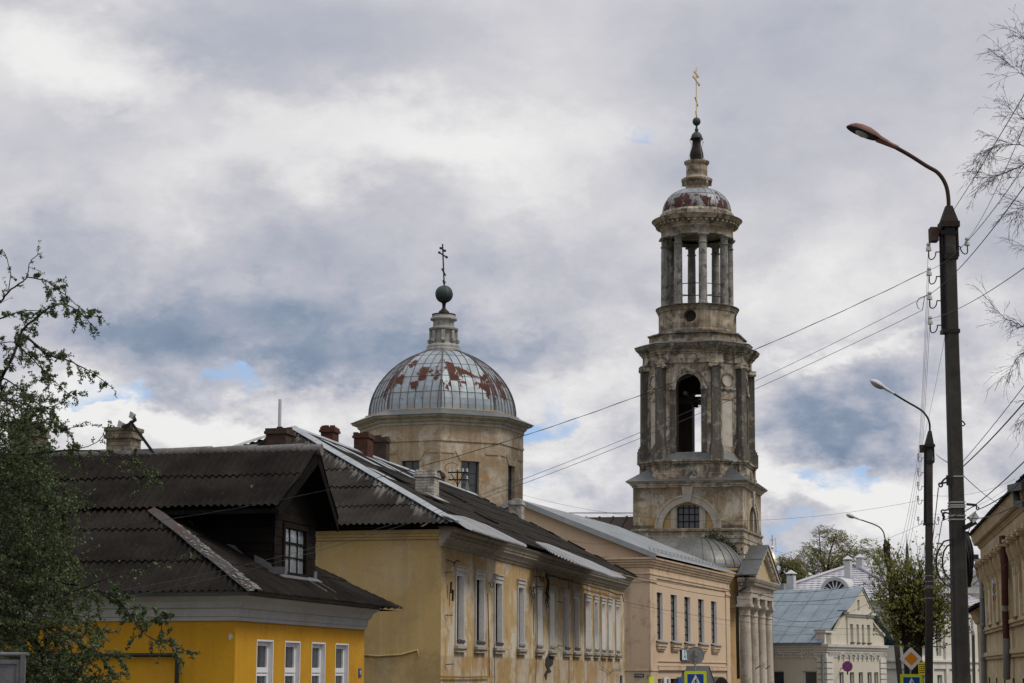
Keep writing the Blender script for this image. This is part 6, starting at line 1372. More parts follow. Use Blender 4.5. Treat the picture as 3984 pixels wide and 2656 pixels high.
    d = MB(); d.tube([P(329, 1240, -.25), P(331, 1400, -.25), P(331, 1535, -.25)], .14, 10); d.tube([P(321, 998, -.25), P(322, 1044, -.25)], .10, 8); d.build('grey_section', M['pipe_grey'], pp)
    g = MB(); a = P(365, 150, -.5); b = P(470, 130, -.5); g.beam(a, b, .26, .24); g.beam(P(395, 170, -.5), P(410, 265, -.5), .22, .2); g.beam(P(405, 262, -.5), P(470, 262, -.5), .2); g.build('gutter_hopper', M['pipe_dark'], T)
    i, c = MB(), MB()
    for b in (845, 880, 935): insulator(i, c, P(262, b, 0), 1, 1.1, (-.5, .86, 0))
    i.loose('wall_hook', M['black_iron'], T); c.loose('insulator', M['insul'], T)
right_house()
def low_house():
    F = Frame(at(3800, 2400, 97), 10.3); T = fthing('low_ochre_house', 'low ochre house with dark eaves squeezed behind the grey downpipe of the taller house', 'house', F)
    ze = F.front(3795, 2385)[1]; w = MB(); w.box(0, 9, -9, 0, -5.5, ze); w.build('wall', M['ochre_right'], T); c = MB(); c.sweep([(0, .0), (0, -9)], [(0, ze - .6), (.1, ze - .55), (.25, ze - .2), (.3, ze), (0, ze)]); c.build('cornice', M['ochre_trim'], T)
    r = MB(); r.extr([(-.55, .6, ze), (-.55, -9, ze), (4, -9, ze + 1.6), (4, -2, ze + 1.6)], (0, 0, .12)); r.poly((-.55, .6, ze), (4, -2, ze + 1.6), (9, .6, ze)); r.build('roof', M['slate_dark'], T)
    p = MB(); p.tube([F.plane(3765, 2442, (-.3, 0, 0), (1, 0, 0)), F.plane(3782, 2450, (-.2, 0, 0), (1, 0, 0)), F.plane(3786, 2470, (-.2, 0, 0), (1, 0, 0)), F.plane(3790, 2680, (-.2, 0, 0), (1, 0, 0))], .08, 8); p.build('downpipe', M['pipe_grey'], T)
low_house()
def quoined_house():
    p = at(3762, 2400, 165); F = Frame(p, -4.0); T = fthing('quoined_house', 'white-trimmed house with ochre quoin bands at the far end of the street', 'house', F); zc = p.z + (2400 - 2350) * 165 / FPX; ze = p.z + (2400 - 2278) * 165 / FPX
    w = MB(); w.box(-.6, 14, 0, 12, -5.5, zc); w.build('wall', M['ochre_trim'], T)
    q = MB(); z = -5.2
    while z < zc - 1: q.box(-.72, 1.2, -.12, .4, z, z + .95); z += 1.5
    q.sweep([(-.6, 12), (-.6, 0), (14, 0)], [(0, zc - .5), (.15, zc - .4), (.15, zc + .3), (.3, zc + .4), (.3, zc + .7), (.55, zc + .9), (.6, ze), (0, ze + .02)]); q.box(-.58, 13.9, .02, 11.9, zc - .6, ze); q.build('quoin', M['cream_white'], T)
    r = MB(); o = .8; r.add([(-.6 - o, -o, ze), (14 + o, -o, ze), (14 + o, 12 + o, ze), (-.6 - o, 12 + o, ze), (5, 6, ze + 2.4), (9, 6, ze + 2.4)], [(0, 1, 5, 4), (1, 2, 5), (2, 3, 4, 5), (3, 0, 4), (0, 1, 2, 3)])
    for k in range(16): r.beam((-.6 + k, -o, ze + .06), (5 + min(4, max(0, k - 5)) , 6, ze + 2.45), .08, .08)
    r.build('roof', M['lead_roof'], T)
quoined_house()
def far_cupola():
    Y = 330; p = at(3006, 2190, Y); F = Frame(p, 0); T = fthing('gilded_cupola', 'gilded onion cupola showing behind the portico roof', 'cupola', (F)); m = Y / FPX; z = p.z
    d = MB(); d.lathe([(16 * m, -4.3), (16 * m, z - 20 * m), (18 * m, z - 18 * m)], 24); d.build('drum', M['cream_white'], T)
    g = MB(); g.lathe([(13 * m, z - 18 * m), (18 * m, z - 8 * m), (20 * m, z + 4 * m), (17 * m, z + 18 * m), (11 * m, z + 28 * m), (5 * m, z + 38 * m), (2 * m, z + 50 * m)], 28); g.lathe([(6 * m * math.sin(PI * k / 10), z + 60 * m - 6.5 * m * math.cos(PI * k / 10)) for k in range(11)], 16); g.build('onion_dome', M['gilt'], T)
    c = MB(); c.tube([(0, 0, z + 64 * m), (0, 0, z + 108 * m)], 1.2 * m, 6); c.beam((-9 * m, 0, z + 88 * m), (9 * m, 0, z + 90 * m), 1.5 * m); c.tube([(14 * m, 0, z + 40 * m), (14 * m, 0, z + 96 * m)], .6 * m, 5); c.build('cross', M['black_iron'], T)
    Y = 420; p = at(3533, 2250, Y); T = thing('green_spire', 'thin green spire rising far behind the pollarded tree', 'spire', (p.x, p.y, 0)); m = Y / FPX
    s = MB(); s.lathe([(22 * m, -4.3), (22 * m, p.z + 40 * m), (9 * m, p.z + 60 * m), (6.5 * m, p.z + 95 * m), (3.5 * m, p.z + 128 * m), (1.2 * m, p.z + 150 * m), (.5 * m, p.z + 172 * m)], 12); s.build('steeple', M['copper'], T)
far_cupola()
# ------------------------------------------------------------------ lamp posts carrying the overhead lines
HOOKS = {}
def lamp_post(name_label, Y, bot, top, w0, w1, arm, head_end, head, hooks, box, straps=(), key='a', plate=None):
    """everything is laid out in the plane square to the street at distance Y; the post leans as its two ends say"""
    pb = at(*bot, Y); pt = at(*top, Y); ax = (pt - pb) / (pt.z - pb.z); g = gz(Y) - .4; p0 = pb + ax * (g - pb.z)
    T = thing('lamp_post', name_label, 'lamp post', (p0.x, p0.y, 0), 0, 'concrete lamp posts along the right side of the street'); O = Vector((p0.x, p0.y, 0))
    q = lambda px, py, dy=0.0: at(px, py, Y) - O + Vector((0, dy, 0))
    C = lambda z: p0 + ax * (z - p0.z) - O
    m = Y / FPX; zt = pt.z; ht = lambda z: w0 + (w1 - w0) * (z - g) / (zt - g)
    b = MB(); n = 14; rn = random.Random(int(Y)); prev = None
    for k in range(n + 1):
        z = g + (zt - g) * k / n; h = ht(z) / 2; c = C(z); ch = h * .22; ring = []
        for x, y in ((h, -h + ch), (h, h - ch), (h - ch, h), (-h + ch, h), (-h, h - ch), (-h, -h + ch), (-h + ch, -h), (h - ch, -h)): ring.append((c.x + x + rn.uniform(-.003, .003), c.y + y * 1.05, z))
        b.v += ring
        if k: s = len(b.v) - 16; b.f += [(s + i, s + (i + 1) % 8, s + 8 + (i + 1) % 8, s + 8 + i) for i in range(8)]; b.sm += [False] * 8
    b.f.append(tuple(range(len(b.v) - 8, len(b.v)))); b.sm.append(False)
    post = b.build('post', M['concrete'], T)
    c = MB(); h = w1 * .5; ct = C(zt); a0 = q(*arm[0]); s = Y / 30.0
    c.box(ct.x - h - .06, ct.x + h + .06, ct.y - h - .06, ct.y + h + .06, zt - .04, zt + .05)
    c.box(ct.x - h - .05, ct.x - h - .02, ct.y - .06, ct.y + .06, zt - .55, zt); c.box(ct.x + h + .02, ct.x + h + .05, ct.y - .06, ct.y + .06, zt - .50, zt)
    zs = [zt + .05, a0.z]; c.add([(ct.x + sx * .13, ct.y + sy * .13, zs[0]) for sx, sy in ((-1, -1), (1, -1), (1, 1), (-1, 1))] + [(a0.x + sx * .05, ct.y + sy * .05, zs[1]) for sx, sy in ((-1, -1), (1, -1), (1, 1), (-1, 1))], [(0, 1, 5, 4), (1, 2, 6, 5), (2, 3, 7, 6), (3, 0, 4, 7), (4, 5, 6, 7)])
    for zz in (zt - .5,): hh = ht(zz) / 2 + .02; c.box(ct.x - hh, ct.x + hh, ct.y - hh, ct.y + hh, zz - .05, zz + .04)
    cap = c.build('arm_socket', M['socket_iron'] if key == 'a' else M['black_iron'], T)
    a = MB(); pts = [q(*p) for p in arm]
    def smooth(P, k=4):
        out = []
        for i in range(len(P) - 1):
            p_0, p_1, p_2, p_3 = P[max(0, i - 1)], P[i], P[i + 1], P[min(len(P) - 1, i + 2)]
            for j in range(k): t = j / k; out.append(.5 * ((2 * p_1) + (p_2 - p_0) * t + (2 * p_0 - 5 * p_1 + 4 * p_2 - p_3) * t * t + (3 * p_1 - p_0 - 3 * p_2 + p_3) * t ** 3))
        return out + [P[-1]]
    a.tube(smooth(pts), .032, 10); arm_o = a.build('arm', M['rust_iron'] if key == 'a' else M['black_iron'], T)
    # lamp head: shell, rim, bulb glass
    e = pts[-1]; f = q(*head_end); d = (f - e); Lh = d.length; d = d / Lh; up = Vector((-d.z, 0, d.x)); up = up if up.z > 0 else -up; sd = Vector((0, 1, 0)); s_ = MB(); n = 14; k_ = 12
    prof = [(-.12, .03, .03), (.0, .034, .034), (.12, .045, .05), (.28, .06, .075), (.40, .085, .115), (.55, .105, .14), (.72, .105, .14), (.86, .085, .115), (.95, .05, .075), (1.0, .012, .02)] if head == 'red' else [(-.10, .03, .03), (.0, .036, .036), (.18, .045, .05), (.34, .055, .055), (.46, .075, .10), (.60, .10, .135), (.78, .105, .14), (.92, .07, .10), (1.0, .015, .02)]
    base = len(s_.v); sc_h = .92
    for t, hu, wd in prof:
        c_ = e + d * (Lh * t)
        for j in range(k_ + 1): an = PI * j / k_; s_.v.append(tuple(c_ + sd * (wd * math.cos(an)) * 1.15 + up * (hu * math.sin(an) * 1.2 if t >= .1 else hu * math.sin(an))))
        if t < .25:
            pass
    for i in range(len(prof) - 1):
        for j in range(k_): s_.f.append((base + i * (k_ + 1) + j, base + i * (k_ + 1) + j + 1, base + (i + 1) * (k_ + 1) + j + 1, base + (i + 1) * (k_ + 1) + j)); s_.sm.append(True)
    s_.tube([e - d * .1, e + d * (Lh * .34)], [.036, .05], 10)
    ho = s_.build('lamp_head', M['lamp_red'] if head == 'red' else M['lamp_grey'], T)
    r = MB(); cc = e + d * (Lh * .66); ra, rb = Lh * .34, .16; N_ = 24; P_ = [cc + d * (ra * math.cos(2 * PI * j / N_)) + sd * (rb * math.sin(2 * PI * j / N_)) - up * .005 for j in range(N_ + 1)]; r.tube(P_, .012, 6); r.add(P_[:-1], [tuple(range(N_))]) if head == 'red' else None
    r.build('rim', M['black_iron'] if head == 'red' else M['lamp_grey'], ho)
    gl = MB(); nb = 6; dp = .055 if head == 'red' else .10; ga, gb = (ra * .42, rb * .6) if head == 'red' else (ra * .92, rb * .9); base = len(gl.v)
    for i in range(nb + 1):
        th = PI / 2 * i / nb
        for j in range(N_): gl.v.append(tuple(cc + d * (ga * math.cos(2 * PI * j / N_) * math.cos(th)) + sd * (gb * math.sin(2 * PI * j / N_) * math.cos(th)) - up * (.012 + dp * math.sin(th))))
    for i in range(nb):
        for j in range(N_): gl.f.append((i * N_ + j, i * N_ + (j + 1) % N_, (i + 1) * N_ + (j + 1) % N_, (i + 1) * N_ + j)); gl.sm.append(True)
    gl.build('lamp_glass', M['lamp_glass'], ho)
    if box:
        bx = MB(); a_, b_ = q(*box[0]), q(*box[1]); bx.box(min(a_.x, b_.x), max(a_.x, b_.x), -.09, .10, min(a_.z, b_.z), max(a_.z, b_.z)); bx.box(max(a_.x, b_.x), ct.x - h, -.03, .03, max(a_.z, b_.z) - .12, max(a_.z, b_.z) - .03); bx.build('junction_box', M['rust_iron'], T)
    # traverse (upright angle iron) with pin insulators
    L = MB(); xs = [q(hk[0], hk[1]) for hk in hooks if hk[2] < 0]
    if xs:
        zhi = max(v.z for v in xs) + .35; zlo = min(v.z for v in xs) - .12; xo = C((zhi + zlo) / 2).x - ht((zhi + zlo) / 2) / 2 - .035
        L.beam((C(zlo).x - ht(zlo) / 2 - .04, 0, zlo), (C(zhi).x - ht(zhi) / 2 - .04, 0, zhi), .05, .05)
        for zz in (zlo + .02, zhi - .05): hh = ht(zz) / 2 + .015; cz = C(zz); L.box(cz.x - hh - .05, cz.x + hh, cz.y - hh, cz.y + hh, zz - .03, zz + .03)
        tr = L.build('traverse', M['black_iron'], T)
    for j, hk in enumerate(hooks):
        v = q(hk[0], hk[1]); sg = hk[2]; zz = v.z; cx = C(zz).x + sg * (ht(zz) / 2 + (.05 if sg < 0 else .0)); i_, p_ = MB(), MB(); sc_ = abs(v.x - cx) / .24
        sc_ = max(.8, min(1.15, sc_)); insulator(i_, p_, (cx, -.02, zz), sg, sc_); hx = cx + sg * .24 * sc_
        pin = i_.build('insulator_pin', M['black_iron'], T); p_.build('insulator', M['insul'], pin); HOOKS[(key, j)] = Vector((hx, -.02, zz + .13 * sc_)) + O
    for py in straps:
        z = q(bot[0], py).z; hh = ht(z) / 2 + .006; cz = C(z); st = MB(); st.box(cz.x - hh, cz.x + hh, cz.y - hh * 1.06, cz.y + hh * 1.06, z - .011, z + .011); st.build('strap', M['strap'], T)
    return T, O, C, ht, q
c5 = lambda a, b: (3250 + a * .574, 400 + b * .574)
c6 = lambda a, b: (3250 + a * .574, 1200 + b * .574)
c7 = lambda a, b: (2950 + a * .482, 1900 + b * .482)
PA = lamp_post('nearest concrete lamp post, tallest of the row, with a rusty red lamp head', 30.0, (3741, 2656), (3691, 878), .262, .172,
    [c5(768, 700), c5(767, 660), c5(762, 610), c5(750, 560), c5(725, 510), c5(685, 465), c5(620, 428), c5(500, 352), c5(385, 288)], c5(80, 158), 'red',
    [(*c5(640, 1012), -1), (*c5(645, 1178), -1), (*c5(645, 1342), -1), (*c5(645, 1508), -1), (*c5(870, 975), 1)], (c5(638, 848), c5(694, 940)), (1855, 1955, 1966, 1974, 2007, 2022), 'a')
PB_ = lamp_post('middle concrete lamp post with a light grey lamp head, left of the nearest post', 62.0, (3614, 2656), (3615, 1735), .235, .20,
    [c6(640, 830), c6(640, 790), c6(632, 755), c6(618, 728), c6(590, 695), c6(545, 665), c6(500, 640), c6(440, 604), c6(380, 566)], c6(237, 488), 'grey',
    [(*c6(562, 1012), -1), (*c6(560, 1110), -1), (*c6(560, 1205), -1), (*c6(560, 1300), -1), (*c6(580, 1440), -1), (*c6(693, 1440), 1)], (c6(573, 925), c6(604, 975)), (2240, 2262, 2280, 2287, 2327), 'b')
PC_ = lamp_post('farthest concrete lamp post, smallest of the row, rising out of the pollarded tree', 100.0, (3503, 2656), (3450, 2120), .27, .22,
    [c7(1024, 412), c7(1018, 380), c7(1010, 352), c7(985, 318), c7(940, 292), c7(880, 270), c7(815, 248)], c7(709, 208), 'grey',
    [(*c7(1000, 535), -1), (*c7(1000, 595), -1)], (c7(1010, 460), c7(1020, 500)), (), 'c')

def post_extras():
    T, O, C, ht, q = PA
    b = MB(); e = lambda a, c: q(3560 + a * .3188, 1700 + c * .3188, -.17)
    b.beam(e(392, 480), e(396, 602), .04, .1); b.tube([e(395, 512), e(350, 512), e(320, 535), e(285, 580)], .016, 6); b.tube([e(395, 570), e(350, 568), e(300, 575), e(258, 582)], .016, 6); b.tube([e(260, 590), e(268, 612), e(285, 622), e(302, 612), e(306, 592), e(292, 575), e(270, 577), e(260, 590)], .014, 6); b.build('cable_bracket', M['black_iron'], T)
    b = MB(); b.tube([e(415, 888), e(330, 905), e(300, 900), e(290, 920), e(305, 940), e(330, 930), e(415, 948)], .014, 6); b.tube([e(318, 935), e(312, 965), e(325, 985), e(318, 1010), e(330, 1022)], .022, 6); b.build('cable_bracket', M['black_iron'], T)
    b = MB(); b.beam(e(598, 830), e(722, 842), .035); b.tube([e(722, 850), e(718, 890), e(735, 900), e(748, 885), e(740, 860)], .012, 6); b.build('cable_bracket', M['black_iron'], T)
    b = MB(); b.beam(e(605, 995), e(665, 1000), .03); b.build('cable_bracket', M['black_iron'], T)
    b = MB(); b.obox(e(682, 992), (.05, 0, .04), (0, .05, 0), (-.03, 0, .05)); b.build('insulator', M['insul'], T)
    b = MB(); b.obox(e(640, 1082), (.085, 0, .045), (0, .04, 0), (-.02, 0, .03)); b.build('splice_box', M['black_iron'], T)
    b = MB(); b.tube([e(578, 372 - 110), e(600, 280), e(592, 290), e(575, 292)], .006, 5) if False else b.tube([q(*c6(845, 755)), q(*c6(868, 768)), q(*c6(880, 785)), q(*c6(868, 794)), q(*c6(848, 793))], .012, 6); b.build('wire_loop', M['black_iron'], T)
    # coil of spare cable hung on the street-side of the post
    c = q(3771, 2170); mb = MB(); rn = random.Random(6); H = .42
    for k in range(26):
        x = rn.uniform(-.055, .055); rr = H * rn.uniform(.86, 1.0); dy = rn.uniform(-.02, .02); n = 36; tw = rn.uniform(-.03, .03)
        mb.tube([(c.x + x + tw * math.sin(2 * PI * j / n) + .02 * math.sin(4 * PI * j / n + k), .42 + dy + rr * .9 * math.cos(2 * PI * j / n), c.z + rr * math.sin(2 * PI * j / n)) for j in range(n + 1)], .017, 5, False)
    for s in (-1, 1): mb.box(c.x - .075, c.x + .085, .3, .5, c.z + s * H * .95 - .03, c.z + s * H * .95 + .03)
    mb.box(c.x + .05, c.x + .13, -.06, .0, c.z - .02, c.z + .05)
    o = mb.build('cable_coil', M['cable']); o.location = O; tag(o, 'thick coil of black cable hung on the right side of the nearest lamp post', 'cable coil')
    for lab, pts in (('outer of two black cable loops left of the nearest lamp post', [(497, 1252), (400, 1278), (340, 1370), (308, 1470), (310, 1600), (345, 1710), (420, 1800), (500, 1840)]), ('inner of two black cable loops left of the nearest lamp post', [(500, 1305), (440, 1335), (400, 1400), (382, 1500), (388, 1600), (420, 1690), (500, 1760)])):
        mb = MB(); P = [q(3560 + (a - 65) * .3188, 1700 + b * .3188, -.1) for a, b in pts]; mb.tube(P, .014, 6); o = mb.build('cable_loop', M['cable']); o.location = O; tag(o, lab, 'cable loop', 'spare cable loops on the nearest lamp post')
post_extras()

# ------------------------------------------------------------------ overhead wires: hang between two real points, sagging in their own vertical plane
NW = [0]
def wire(label, a, b, sag, r, mat='cable', mid=(), twist=0, group=None, n=26):
    mb = MB(); P = [Vector(a)] + [Vector(m_) for m_ in mid] + [Vector(b)]; L = [(P[i + 1] - P[i]).length for i in range(len(P) - 1)]; tot = sum(L); pts = []
    for i in range(len(P) - 1):
        k = max(3, int(n * L[i] / tot))
        for j in range(k + (i == len(P) - 2)):
            t = j / k; p = P[i].lerp(P[i + 1], t); p = p + Vector((0, 0, -4 * sag * (L[i] / tot) ** 2 * t * (1 - t))); pts.append(p)
    r *= .5; mb.tube(pts, r, 5)
    if twist:                                              # second strand wound round the first
        q = []
        for i in range(len(pts) - 1):
            for j in range(4): f = i * 4 + j; p = pts[i].lerp(pts[i + 1], j / 4); q.append(p + Vector((0, math.cos(f * 1.3), math.sin(f * 1.3))) * r * 1.3)
        mb.tube(q, r * .8, 4)
    o = mb.build('overhead_wire', M[mat]); tag(o, label, 'wire', group); return o
A = lambda j: HOOKS[('a', j)]; Bh = lambda j: HOOKS[('b', j)]
G1 = 'service wires crossing the street to the left'
wire('dark twisted wire, highest of three running left from the nearest lamp post', A(1), at(-120, 2085, 36), .95, .009, 'cable', twist=1, group=G1)
wire('thin bluish wire, middle of three running left from the nearest lamp post', A(2), at(300, 2322, 38.4), .72, .008, 'cable_blue', group=G1)
wire('thin bluish wire, lowest of three running left from the nearest lamp post', at(3589, 1206, 30), at(420, 2336, 38.4), .55, .0085, 'cable_blue', group=G1)
mb = MB(); mb.tube([A(2), at(3575, 1160, 30), at(3566, 1180, 30), at(3572, 1198, 30), at(3589, 1206, 30), A(2) + Vector((-.08, 0, -.05))], .006, 5); tag(mb.build('wire_tail', M['cable']), 'loose curl of wire at the third insulator of the nearest lamp post', 'wire')
G2 = 'wires running from the nearest lamp post over the camera'
E = lambda px, py, Y=12: at(px, py, Y)
wire('wire rising from the topmost left insulator of the nearest post towards the right edge', A(0), E(4030, 290), .05, .007, group=G2)
wire('wire rising from the right-hand insulator of the nearest post, steepest of the group', A(4), E(4085, 240), .12, .006, group=G2)
wire('wire crossing the front of the nearest post from its second left insulator', A(1), E(4100, 470), .18, .007, group=G2)
wire('wire crossing the front of the nearest post from its third left insulator', A(2), E(4110, 545), .12, .009, group=G2)
wire('wire crossing the front of the nearest post from its lowest left insulator', A(3), E(4110, 950), .08, .007, group=G2)
G3 = 'line wires between the nearest and the middle lamp posts'
for j, w_ in enumerate(('leftmost', 'second', 'third', 'rightmost')): wire(w_ + ' of four line wires descending from the nearest to the middle lamp post', A(j), Bh(j), .25, .007, group=G3)
wire('slanting thin wire from below the bracket of the nearest post to the middle post cap', at(3676, 1310, 30), at(3590, 1715, 62), .1, .006)
G4 = 'line wires between the middle and the far lamp posts'
for j, w_ in enumerate(('leftmost', 'second', 'third', 'rightmost')): wire(w_ + ' of four line wires descending from the middle lamp post to the farthest', Bh(j), at(3462 + j * 7, 2215 + 10 * j, 100), .7, .011, group=G4)
G5 = 'heavy black cables leaving the nearest lamp post to the right'
b2 = lambda a, b, Y=30: at(3560 + a * .3188, 1700 + b * .3188, Y)
wire('heavy black cable rising steeply right from the bracket on the nearest post', b2(415, 505, 29.8), at(4040, 1500, 19), .05, .016, group=G5)
wire('thinner cable just above the heavy one at the bracket of the nearest post', b2(430, 470, 29.8), at(4030, 1440, 19), .03, .009, group=G5)
wire('heavy cable crossing the nearest post at its lower straps and rising right', b2(330, 1020, 29.6), at(4060, 1720, 19), .03, .014, mid=[b2(580, 925, 29.7), b2(722, 838, 29.5)], group=G5)
wire('heavy cable from the hook right of the nearest post, rising right', b2(755, 890, 29.6), at(4060, 1795, 19), .06, .014, mid=[], group=G5)
wire('cable from the white clamp right of the nearest post, flattest of the heavy cables', b2(690, 992, 29.8), at(4050, 1902, 19), .08, .014, group=G5)
wire('cable falling right from the nearest post to the eaves of the ochre house', b2(560, 440, 30.2), OC.w(-.3, *[OC.front(3911, 1967, -.3)[0], OC.front(3911, 1967, -.3)[1]]), .1, .014)
wire('taut cable from the middle post cap to the back of the nearest post', at(3641, 1765, 62), at(3690, 1800, 30.2), .02, .016, mid=[])
wire('tie cable dropping from the upper bracket of the nearest post towards the pollarded tree', b2(285, 615, 29.8), at(3560, 2330, 92), 1.0, .016)
wire('cable dropping from the lower bracket of the nearest post past the middle post', b2(330, 1020, 29.6), at(3545, 2420, 92), .8, .014)
wire('cable hanging from the clamp right of the nearest post down to its coil', b2(745, 900, 29.6), at(3764, 2085, 29.8), .0, .013, mid=[b2(700, 990, 29.6)])
G6 = 'low wires crossing the street from the two-storey house'
wire('thick low cable from the roof corner of the two-storey house past the portico, topmost', at(2431, 2230, 83), at(3440, 2256, 99), .75, .022, group=G6)
wire('thick low cable from the roof corner of the two-storey house past the portico, second', at(2440, 2243, 83), at(3440, 2300, 99), .75, .022, group=G6)
wire('thin cable from the wall corner of the two-storey house across the pink building windows', at(2426, 2340, 83.6), at(3520, 2440, 99), .45, .016, group=G6)
wire('hair-thin wire below the cable that crosses the pink building windows', at(2426, 2352, 83.6), at(3520, 2462, 99), .5, .007, group=G6)
wire('sagging cable from the portico columns to the pollarded tree', F_ := at(2936, 2372, 115), at(3440, 2310, 99), 1.0, .018)
wire('vertical cable hanging in front of the portico corner', at(3002, 2290, 114), at(3010, 2612, 114), 0, .014)
G7 = 'fine wires in the sky around the bell tower'
wire('fine wire from the roof rack past the bell tower to the middle post', at(1826, 1858, 79), at(3590, 1944, 62.2), 1.15, .009, group=G7)
wire('fine wire from the foot of the bell tower to the middle post bracket', at(2950, 2118, 117), at(3640, 2012, 62.2), .9, .011, group=G7)
wire('fine wire from the middle post rightwards to the eaves of the ochre house', at(3630, 1928, 62), OC.w(.1, *OC.front(3950, 1862, .1)), .2, .010, group=G7)
wire('fine wire below it, from the middle post bracket to the eaves of the ochre house', at(3600, 2000, 62), OC.w(.1, *OC.front(3930, 1890, .1)), .3, .010, group=G7)
wire('fine cable crossing the facade of the ochre house low on the right', at(3765, 2272, 70), at(4050, 2078, 45), .2, .010)
wire('service wire from the roof rack down to the white chimney behind the two-storey house', at(1838, 1905, 79), at(2420, 2108, 96), .8, .016)

def telegraph_rack():
    F = HB; x = -6.66; yq = F.front(1778, 1895, x)[0]; o = F.w(x, yq); T = thing('telegraph_rack', 'black two-armed wire rack with white insulators standing on the slate roof ridge', 'rack', o, F.h)
    loc = lambda px, py: F.plane(px, py, (0, yq, 0), (0, 1, 0)) - Vector((x, yq, 0))
    f2 = lambda a, b: loc(900 + a * .6734, 1600 + b * .6734)
    m = MB(); m.beam(f2(1306, 338), f2(1306, 470), .05); m.beam(f2(1252, 352), f2(1362, 352), .06); m.beam(f2(1255, 395), f2(1362, 395), .06); m.beam(f2(1270, 360), f2(1310, 430), .03); m.beam(f2(1345, 360), f2(1305, 430), .03); m.build('frame', M['black_iron'], T)
    for a, b in ((1262, 348), (1285, 348), (1338, 347), (1362, 347), (1362, 390), (1270, 390), (1310, 335)):
        p = f2(a, b); i = MB(); i.lathe([(0, p.z + .13), (.04, p.z + .12), (.045, p.z + .07), (.03, p.z + .05), (.055, p.z), (0, p.z - .01)], 8, (p.x, p.y)); i.build('insulator', M['lamp_grey'], T)
    m = MB(); c = f2(1270, 345); m.tube([c + Vector((.28 * math.cos(t), .05, .16 + .2 * math.sin(t))) for t in [PI * k / 10 for k in range(13)]], .012, 5); m.build('wire_tail', M['cable'], T)
    m = MB(); p = f2(1362, 455); m.add([p + Vector((sx * .09, sy * .05, 0)) for sx in (-1, 1) for sy in (-1, 1)] + [p + Vector((0, 0, .5))], [(0, 1, 4), (1, 3, 4), (3, 2, 4), (2, 0, 4)]); m.build('rag', M['sheet_white'], T)
telegraph_rack()

# ------------------------------------------------------------------ road signs
def crossing_panel(T, c, w, flip=1):
    """blue square with a white triangle and a walking figure on a lime board, facing the camera"""
    x, y, z = c; h = w / 2; g = T
    def slab(poly, y0, y1, mat, name, par): m = MB(); m.extr([(a, y0, b) for a, b in poly], (0, y1 - y0, 0)); return m.build(name, mat, par)
    def rr(hw, r_):
        out = []
        for cx, cz, a0 in ((1, 1, 0), (-1, 1, 90), (-1, -1, 180), (1, -1, 270)):
            for k in range(5): t = R(a0 + 22.5 * k); out.append((x + cx * (hw - r_) + r_ * math.cos(t), z + cz * (hw - r_) + r_ * math.sin(t)))
        return out
    bd = slab(rr(h, .04), y, y + .02, M['sign_lime'], 'sign_board', g)
    slab(rect(x - h * .765, x + h * .765, z - h * .765, z + h * .765), y - .003, y - .001, M['sign_white'], 'white_line', bd); slab(rect(x - h * .735, x + h * .735, z - h * .735, z + h * .735), y - .006, y - .004, M['sign_blue'], 'blue_field', bd)
    t = h * .735; slab([(x - t * .9, z - t * .82), (x + t * .9, z - t * .82), (x, z + t * .96)], y - .009, y - .007, M['sign_white'], 'triangle', bd)
    fig = MB(); s = t * .5
    P = lambda a, b: (x + a * s * flip, z + b * s)
    def pl(pts): fig.extr([(P(a, b)[0], y - .012, P(a, b)[1]) for a, b in pts], (0, .002, 0))
    pl([(.18 + .17 * math.cos(2 * PI * k / 14), .78 + .17 * math.sin(2 * PI * k / 14)) for k in range(14)]); pl([(-.18, .55), (.16, .58), (.2, .1), (.0, -.25), (-.22, -.2), (-.12, .1)]); pl([(-.18, .55), (-.05, .45), (-.35, .18), (-.52, -.15), (-.64, -.08), (-.48, .25)]); pl([(.1, .5), (.2, .5), (.38, .15), (.62, -.02), (.56, -.14), (.28, .02)])
    pl([(-.2, -.18), (.05, -.25), (-.1, -.75), (-.45, -1.25), (-.62, -1.18), (-.32, -.7)]); pl([(-.05, -.2), (.16, -.1), (.38, -.65), (.62, -1.2), (.45, -1.28), (.18, -.72)])
    for k in range(4): pl([(-1.1 + k * .6, -1.52), (-.8 + k * .6, -1.52), (-.74 + k * .6, -1.36), (-1.02 + k * .6, -1.36)])
    fig.build('walking_figure', M['sign_black'], bd)
